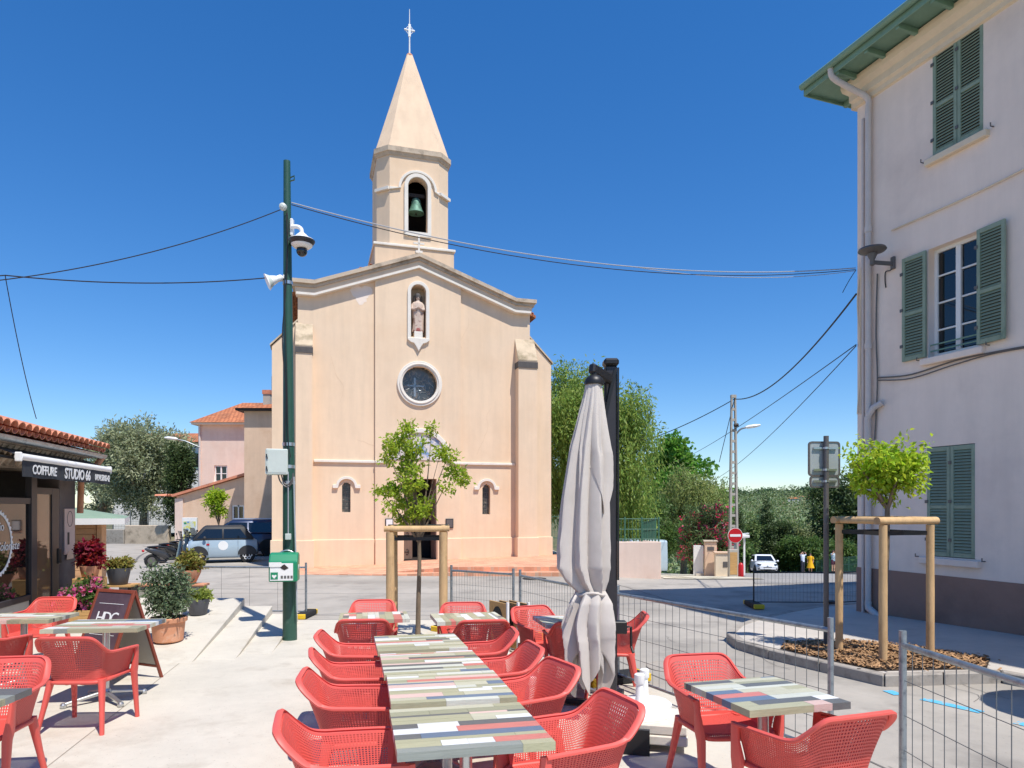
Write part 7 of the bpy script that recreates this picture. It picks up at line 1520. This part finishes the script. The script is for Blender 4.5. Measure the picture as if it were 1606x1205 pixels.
# white hatchback coming up the street, seen from the front
cx_ = at(1197, 795, 57).x; zc0 = H(cx_, 57)+.015
wc = empty('white_car', (cx_, 57, zc0), R(-101), 'white hatchback driving up the street towards the square', 'car'); wc.rotation_euler = (0, R(-4.6), R(-101)); pb = paint('white car paint', (232, 234, 236))
rings = [body_ring(x, w_, z0, z1, .16) for x, w_, z0, z1 in ((-2.2, .6, .4, .85), (-2.1, .8, .3, 1.0), (-1.7, .88, .22, 1.03), (-.6, .9, .2, 1.0), (.8, .9, .2, .98), (1.4, .88, .2, .92), (1.95, .8, .24, .8), (2.2, .62, .34, .62))]
MB().loft(rings).build('body', pb, wc, True); greenhouse(wc, (-2.0, 1.15, .84), (-1.5, .25, .66), .97, 1.56, pb, MT['glass'])
for x in (-1.35, 1.4):
    for s in (-1, 1): wheel(wc, x, s*.78, .32, .21, None, s); MB().prism(arc(x, .34, .38, 0, PI, 18), .02, YB(s*.905-.01)).build('wheel_arch', MT['rubber'], wc)
for s in (-1, 1):
    MB().ball((1.98, s*.6, .72), (.22, .2, .055), M=Matrix.Rotation(R(12)*s, 4, 'X')).build('headlight', MT['black'], wc, True); MB().ball((.85, s*1.0, 1.03), (.08, .1, .08)).build('wing_mirror', pb, wc, True); MB().bb(2.02, 2.14, s*.62-.1, s*.62+.1, .32, .42).build('fog_lamp', MT['black'], wc, bevel=.02)
mb = MB(); mb.add([(2.16, -.42, .66), (2.16, .42, .66), (2.215, .3, .46), (2.215, -.3, .46), (2.1, -.42, .66), (2.1, .42, .66), (2.1, .3, .46), (2.1, -.3, .46)], [(0, 1, 2, 3), (7, 6, 5, 4), (0, 3, 7, 4), (1, 5, 6, 2), (0, 4, 5, 1), (3, 2, 6, 7)]); mb.build('grille', MT['black'], wc); MB().bb(2.2, 2.24, -.27, .27, .36, .46).build('number_plate', MT['white'], wc); MB().bb(2.08, 2.2, -.55, .55, .24, .33).build('lower_intake', MT['black'], wc, bevel=.02)
MB().lathe([(.06, 0), (.06, .02)], 14, (2.2, 0, .6), Matrix.Rotation(R(90), 4, 'Y')).build('badge', MT['alu'], wc)
# small van seen through the fence of the driveway
vx = at(983, 795, 34).x; vn = empty('parked_van', (vx, 34, H(vx, 34)), R(178), 'pale blue van glimpsed through the green fence', 'van'); pb = paint('van paint', (186, 204, 216))
MB().loft([body_ring(x, w_, z0, z1, .14) for x, w_, z0, z1 in ((-1.9, .7, .35, 1.2), (-1.85, .85, .3, 1.75), (-.5, .88, .25, 1.8), (.6, .86, .25, 1.72), (1.1, .84, .25, 1.05), (1.8, .78, .28, .9), (1.95, .6, .36, .7))]).build('body', pb, vn, True)
for s in (-1, 1): MB().bb(-.2, .55, s*.89-.01, s*.89+.01, 1.1, 1.55).build('side_window', MT['glass'], vn); [wheel(vn, x, s*.76, .31, .2, None, s) for x in (-1.2, 1.2)]

o = empty('street_lamp', at(309, 698, 38.6), 0, 'pale street lamp on an arm from the pink house', 'street lamp'); v = at(272, 688, 38.6)-o.location
MB().tube([(0, .3, -.1), (v.x*.5, 0, v.z*.6), (v.x, 0, v.z)], .035, 8).build('arm', MT['galv'], o, True); MB().loft([[Vector((v.x+x, w_*math.cos(q), v.z+h_*math.sin(q)-x*.1)) for q in np.linspace(0, 2*PI, 11)[:-1]] for x, w_, h_ in ((.25, .05, .04), (.1, .14, .09), (-.3, .15, .09), (-.5, .05, .04))]).build('lamp_head', MT['whiteplast'], o, True)
# ================================================================== scooters
def scooter(x, y, rz, label, col, rgb):
    o = empty('scooter', (x, y, H(x, y)), rz, label, 'scooter', 'parked scooters'); pm = paint('scooter paint', rgb)
    for wx in (-.62, .62):
        wl = empty('wheel', (wx, 0, .26)); wl.parent = o; MB().tube([Vector((.21*math.cos(q), 0, .21*math.sin(q))) for q in np.linspace(0, 2*PI, 25)], .055, 8).build('tyre', MT['rubber'], wl, True); MB().lathe([(.15, -.03), (.16, 0), (.15, .03)], 16, M=Matrix.Rotation(R(90), 4, 'X')).build('rim', MT['lampgrey'], wl)
    def sec(x_, w_, z0, z1): return [Vector((x_, w_*math.cos(q), (z0+z1)/2+(z1-z0)/2*math.sin(q))) for q in np.linspace(0, 2*PI, 13)[:-1]]
    MB().loft([sec(-.86, .04, .7, .76), sec(-.74, .1, .6, .8), sec(-.5, .14, .48, .78), (sec(-.15, .15, .3, .7)), sec(0, .11, .26, .45)]).build('rear_body', pm, o, True); MB().loft([sec(-.1, .16, .24, .32), sec(.2, .17, .24, .31), sec(.38, .16, .26, .34)]).build('footboard', MT['rubber'], o, True)
    MB().loft([[Vector((.34+.14*t+.05*math.cos(q), (.22-.06*abs(t-.4))*math.sin(q), .3+.72*t)) for q in np.linspace(0, 2*PI, 13)[:-1]] for t in (0, .3, .6, 1)]).build('front_shield', pm, o, True)
    MB().loft([sec(-.75, .12, .78, .84), sec(-.4, .15, .77, .86), sec(-.05, .11, .74, .81)]).build('seat', MT['black'], o, True); MB().tube([(.62, .0, .28), (.5, 0, .8), (.44, 0, 1.05)], .035, 8).build('fork', MT['lampgrey'], o); MB().tube([(.38, -.34, 1.04), (.45, -.1, 1.07), (.45, .1, 1.07), (.38, .34, 1.04)], .02, 8).build('handlebar', MT['black'], o); MB().loft([[Vector((.56-.16*t, y*(.2-.06*t*t), 1.0+.42*t)) for y in np.linspace(-1, 1, 7)]+[Vector((.545-.16*t, y*(.2-.06*t*t), 1.0+.42*t)) for y in np.linspace(1, -1, 7)] for t in (0, .5, 1)]).build('windscreen', glass_mat('smoked screen', (60, 62, 66), .55), o, True); MB().ball((.55, 0, .93), (.07, .1, .08)).build('headlight', MT['whiteplast'], o, True); MB().ball((-.92, 0, .66), (.05, .09, .05)).build('tail_light', MT['red'], o, True)
    for s in (-1, 1): MB().tube([(.42, s*.25, 1.06), (.4, s*.3, 1.25)], .01, 5).build('mirror_stem', MT['black'], o); MB().ball((.4, s*.32, 1.28), (.02, .07, .05)).build('mirror', MT['black'], o, True)
    MB().loft([[Vector((.62+.3*math.cos(q2), w_*math.sin(q), .26+.3*math.sin(q2)+.02*math.cos(q))) for q in np.linspace(0, 2*PI, 9)[:-1]] for q2, w_ in ((.3, .05), (.9, .08), (1.6, .09), (2.3, .06))]).build('mudguard', pm, o, True); MB().tube([(-.1, .12, .2), (-.7, .16, .3), (-.85, .16, .34)], .05, 8).build('exhaust', MT['lampgrey'], o, True)
    o.scale = (.86, .86, .86); return o
scooter(at(264, 795, 23.6).x, 23.6, R(42), 'black scooter parked nearest the potted shrub', 0, (56, 58, 62)); scooter(at(277, 795, 25.4).x, 25.4, R(58), 'darker motor scooter parked behind the first one', 0, (44, 46, 50))
scooter(at(290, 795, 27).x, 27.0, R(66), 'third scooter between the scooters and the dark blue car', 0, (40, 42, 46))

# ================================================================== people far down the street
def skin_body(name, J, E, mat, parent, sub=1):
    me = bpy.data.meshes.new(name); keys = list(J); me.from_pydata([J[k][0] for k in keys], [(keys.index(a), keys.index(b_)) for a, b_ in E], []); o = bpy.data.objects.new(name, me); COL.objects.link(o); md = o.modifiers.new('s', 'SKIN'); md.use_smooth_shade = True
    for i, k in enumerate(keys): v = me.skin_vertices[0].data[i]; v.radius = J[k][1] if isinstance(J[k][1], tuple) else (J[k][1],)*2; v.use_root = (i == 0)
    sb_ = o.modifiers.new('u', 'SUBSURF'); sb_.levels = sub; sb_.render_levels = sub
    dg = bpy.context.evaluated_depsgraph_get(); m2 = bpy.data.meshes.new_from_object(o.evaluated_get(dg)); bpy.data.objects.remove(o); m2.materials.clear(); m2.materials.append(mat); return place(m2, name, parent)
def person(x, y, rz, label, arms, legs_cut, top, bottom, dress=None, hairm='hair', h=1.7, z=None, shorts=False, hat=False):
    s = h/1.7; o = empty('person', (x, y, H(x, y)+.12 if z is None else z), rz, label, 'person'); o.scale = (s, s, s)
    J = {'pel': ((0, 0, .95), (.13, .1)), 'wai': ((0, 0, 1.1), (.12, .09)), 'che': ((0, 0, 1.3), (.15, .1)), 'nec': ((0, -.0, 1.45), .055), 'hea': ((0, -.02, 1.55), .085), 'top': ((0, -.02, 1.64), .08)}; E = [('pel', 'wai'), ('wai', 'che'), ('che', 'nec'), ('nec', 'hea'), ('hea', 'top')]
    for s_, n_ in ((-1, 'l'), (1, 'r')):
        J['hip'+n_] = ((s_*.09, 0, .88), .085); J['kne'+n_] = ((s_*.1, -.01, .48), .058); J['ank'+n_] = ((s_*.1, .02, .08), .038); J['toe'+n_] = ((s_*.11, -.12, .035), .035); J['sho'+n_] = ((s_*.18, 0, 1.39), .055)
        el, wr_, fi = arms[n_]; J['elb'+n_] = (el, .042); J['wri'+n_] = (wr_, .03); J['han'+n_] = (fi, (.035, .02)); E += [('pel', 'hip'+n_), ('hip'+n_, 'kne'+n_), ('kne'+n_, 'ank'+n_), ('ank'+n_, 'toe'+n_), ('che', 'sho'+n_), ('sho'+n_, 'elb'+n_), ('elb'+n_, 'wri'+n_), ('wri'+n_, 'han'+n_)]
    skin_body('body', J, E, MT['skin'], o)
    MB().ball((0, .01, 1.62), (.095, .11, .1), 14, 10).build('hair', MT[hairm], o, True); MB().tube([(0, .07, 1.6), (0, .09, 1.5)], [.08, .05], 8).build('hair', MT[hairm], o, True)
    MB().ball((0, -.105, 1.57), (.015, .02, .02), 8, 6).build('nose', MT['skin'], o, True)
    if hat: MB().lathe([(.2, 1.66), (.2, 1.675), (.11, 1.69), (.1, 1.76), (.02, 1.78)], 18).build('hat', MT['white'], o, True)
    def rg(z, rx, ry, n=18, fl_=0): return [Vector((rx*(1+fl_*math.sin(5*q))*math.cos(q), ry*(1+fl_*math.sin(4*q))*math.sin(q), z)) for q in np.linspace(0, 2*PI, n+1)[:-1]]
    if dress:
        MB().loft([rg(.38, .33, .25, fl_=.06), rg(.6, .27, .21, fl_=.05), rg(.9, .2, .17), rg(1.1, .165, .13), rg(1.3, .2, .14), rg(1.42, .17, .1), rg(1.47, .08, .07)]).build('dress', dress, o, True)
        for s_, n_ in ((-1, 'l'), (1, 'r')): MB().tube([J['sho'+n_][0], Vector(J['sho'+n_][0]).lerp(Vector(arms[n_][0]), .8)], [.085, .09], 10).build('sleeve', dress, o, True)
    else:
        MB().loft([rg(.86, .17, .135), rg(1.1, .165, .13), rg(1.3, .205, .14), rg(1.42, .17, .1), rg(1.47, .075, .07)]).build('shirt', top, o, True)
        for s_, n_ in ((-1, 'l'), (1, 'r')):
            MB().tube([J['sho'+n_][0], Vector(J['sho'+n_][0]).lerp(Vector(arms[n_][0]), .85)], [.08, .065], 10).build('sleeve', top, o, True)
            zl = .62 if shorts else .07; MB().tube([(s_*.07, 0, .95), (s_*.095, 0, .8), (s_*.1, -.005, .5 if not shorts else .62), (s_*.1, .01, zl)], [.11, .105, .08 if not shorts else .1, .065 if not shorts else .1], 12).build('trouser_leg', bottom, o, True)
    for s_ in (-1, 1): MB().ball((s_*.11, -.04, .04), (.05, .12, .045), 10, 8).build('shoe', MT['dark'], o, True)
    return o
down = {'l': ((-.24, .02, 1.12), (-.23, -.05, .88), (-.22, -.08, .8)), 'r': ((.24, .02, 1.12), (.23, -.05, .88), (.22, -.08, .8))}
upl = {'l': ((-.34, -.08, 1.5), (-.16, -.12, 1.66), (-.1, -.12, 1.68)), 'r': ((.34, -.06, 1.48), (.16, -.1, 1.66), (.1, -.1, 1.68))}
onel = {'l': ((-.3, -.14, 1.34), (-.14, -.16, 1.54), (-.1, -.13, 1.58)), 'r': down['r']}
gx = at(1259, 795, 60).x; person(gx, 60, R(25), 'person in pale blue shirt and dark trousers, hands raised to head', upl, 0, M('pale blue shirt', (206, 216, 230), .8, .05, 6, .1), M('navy trousers', (44, 48, 62), .8, .06, 6, .1), h=1.78)
gx = at(1271, 795, 60.5).x; person(gx, 60.5, R(-30), 'person in a bright yellow dress walking on the pavement', down, 0, None, None, dress=M('yellow cloth', (236, 178, 16), .85, .06, 6, .1), h=1.66)
gx = at(1307, 795, 54).x; person(gx, 54, R(20), 'person in patterned blue top and shorts, one hand at the ear', onel, 0, stained(M('patterned blue top', (110, 150, 170), .85, .1, 8, .1), (206, 206, 206), 14, .5, .55), M('dark red shorts', (92, 52, 66), .85, .06, 6, .1), h=1.72, shorts=True)
gx = at(1160, 795, 27.4).x; person(gx+.05, 28.6, R(160), 'person in a white hat and dark clothes half hidden by the concrete pole', down, 0, M('dark shirt', (62, 62, 70), .85, .06, 6, .1), M('black trousers', (40, 38, 42), .85, .06, 6, .1), hat=True, h=1.6, z=H(gx, 28.6))
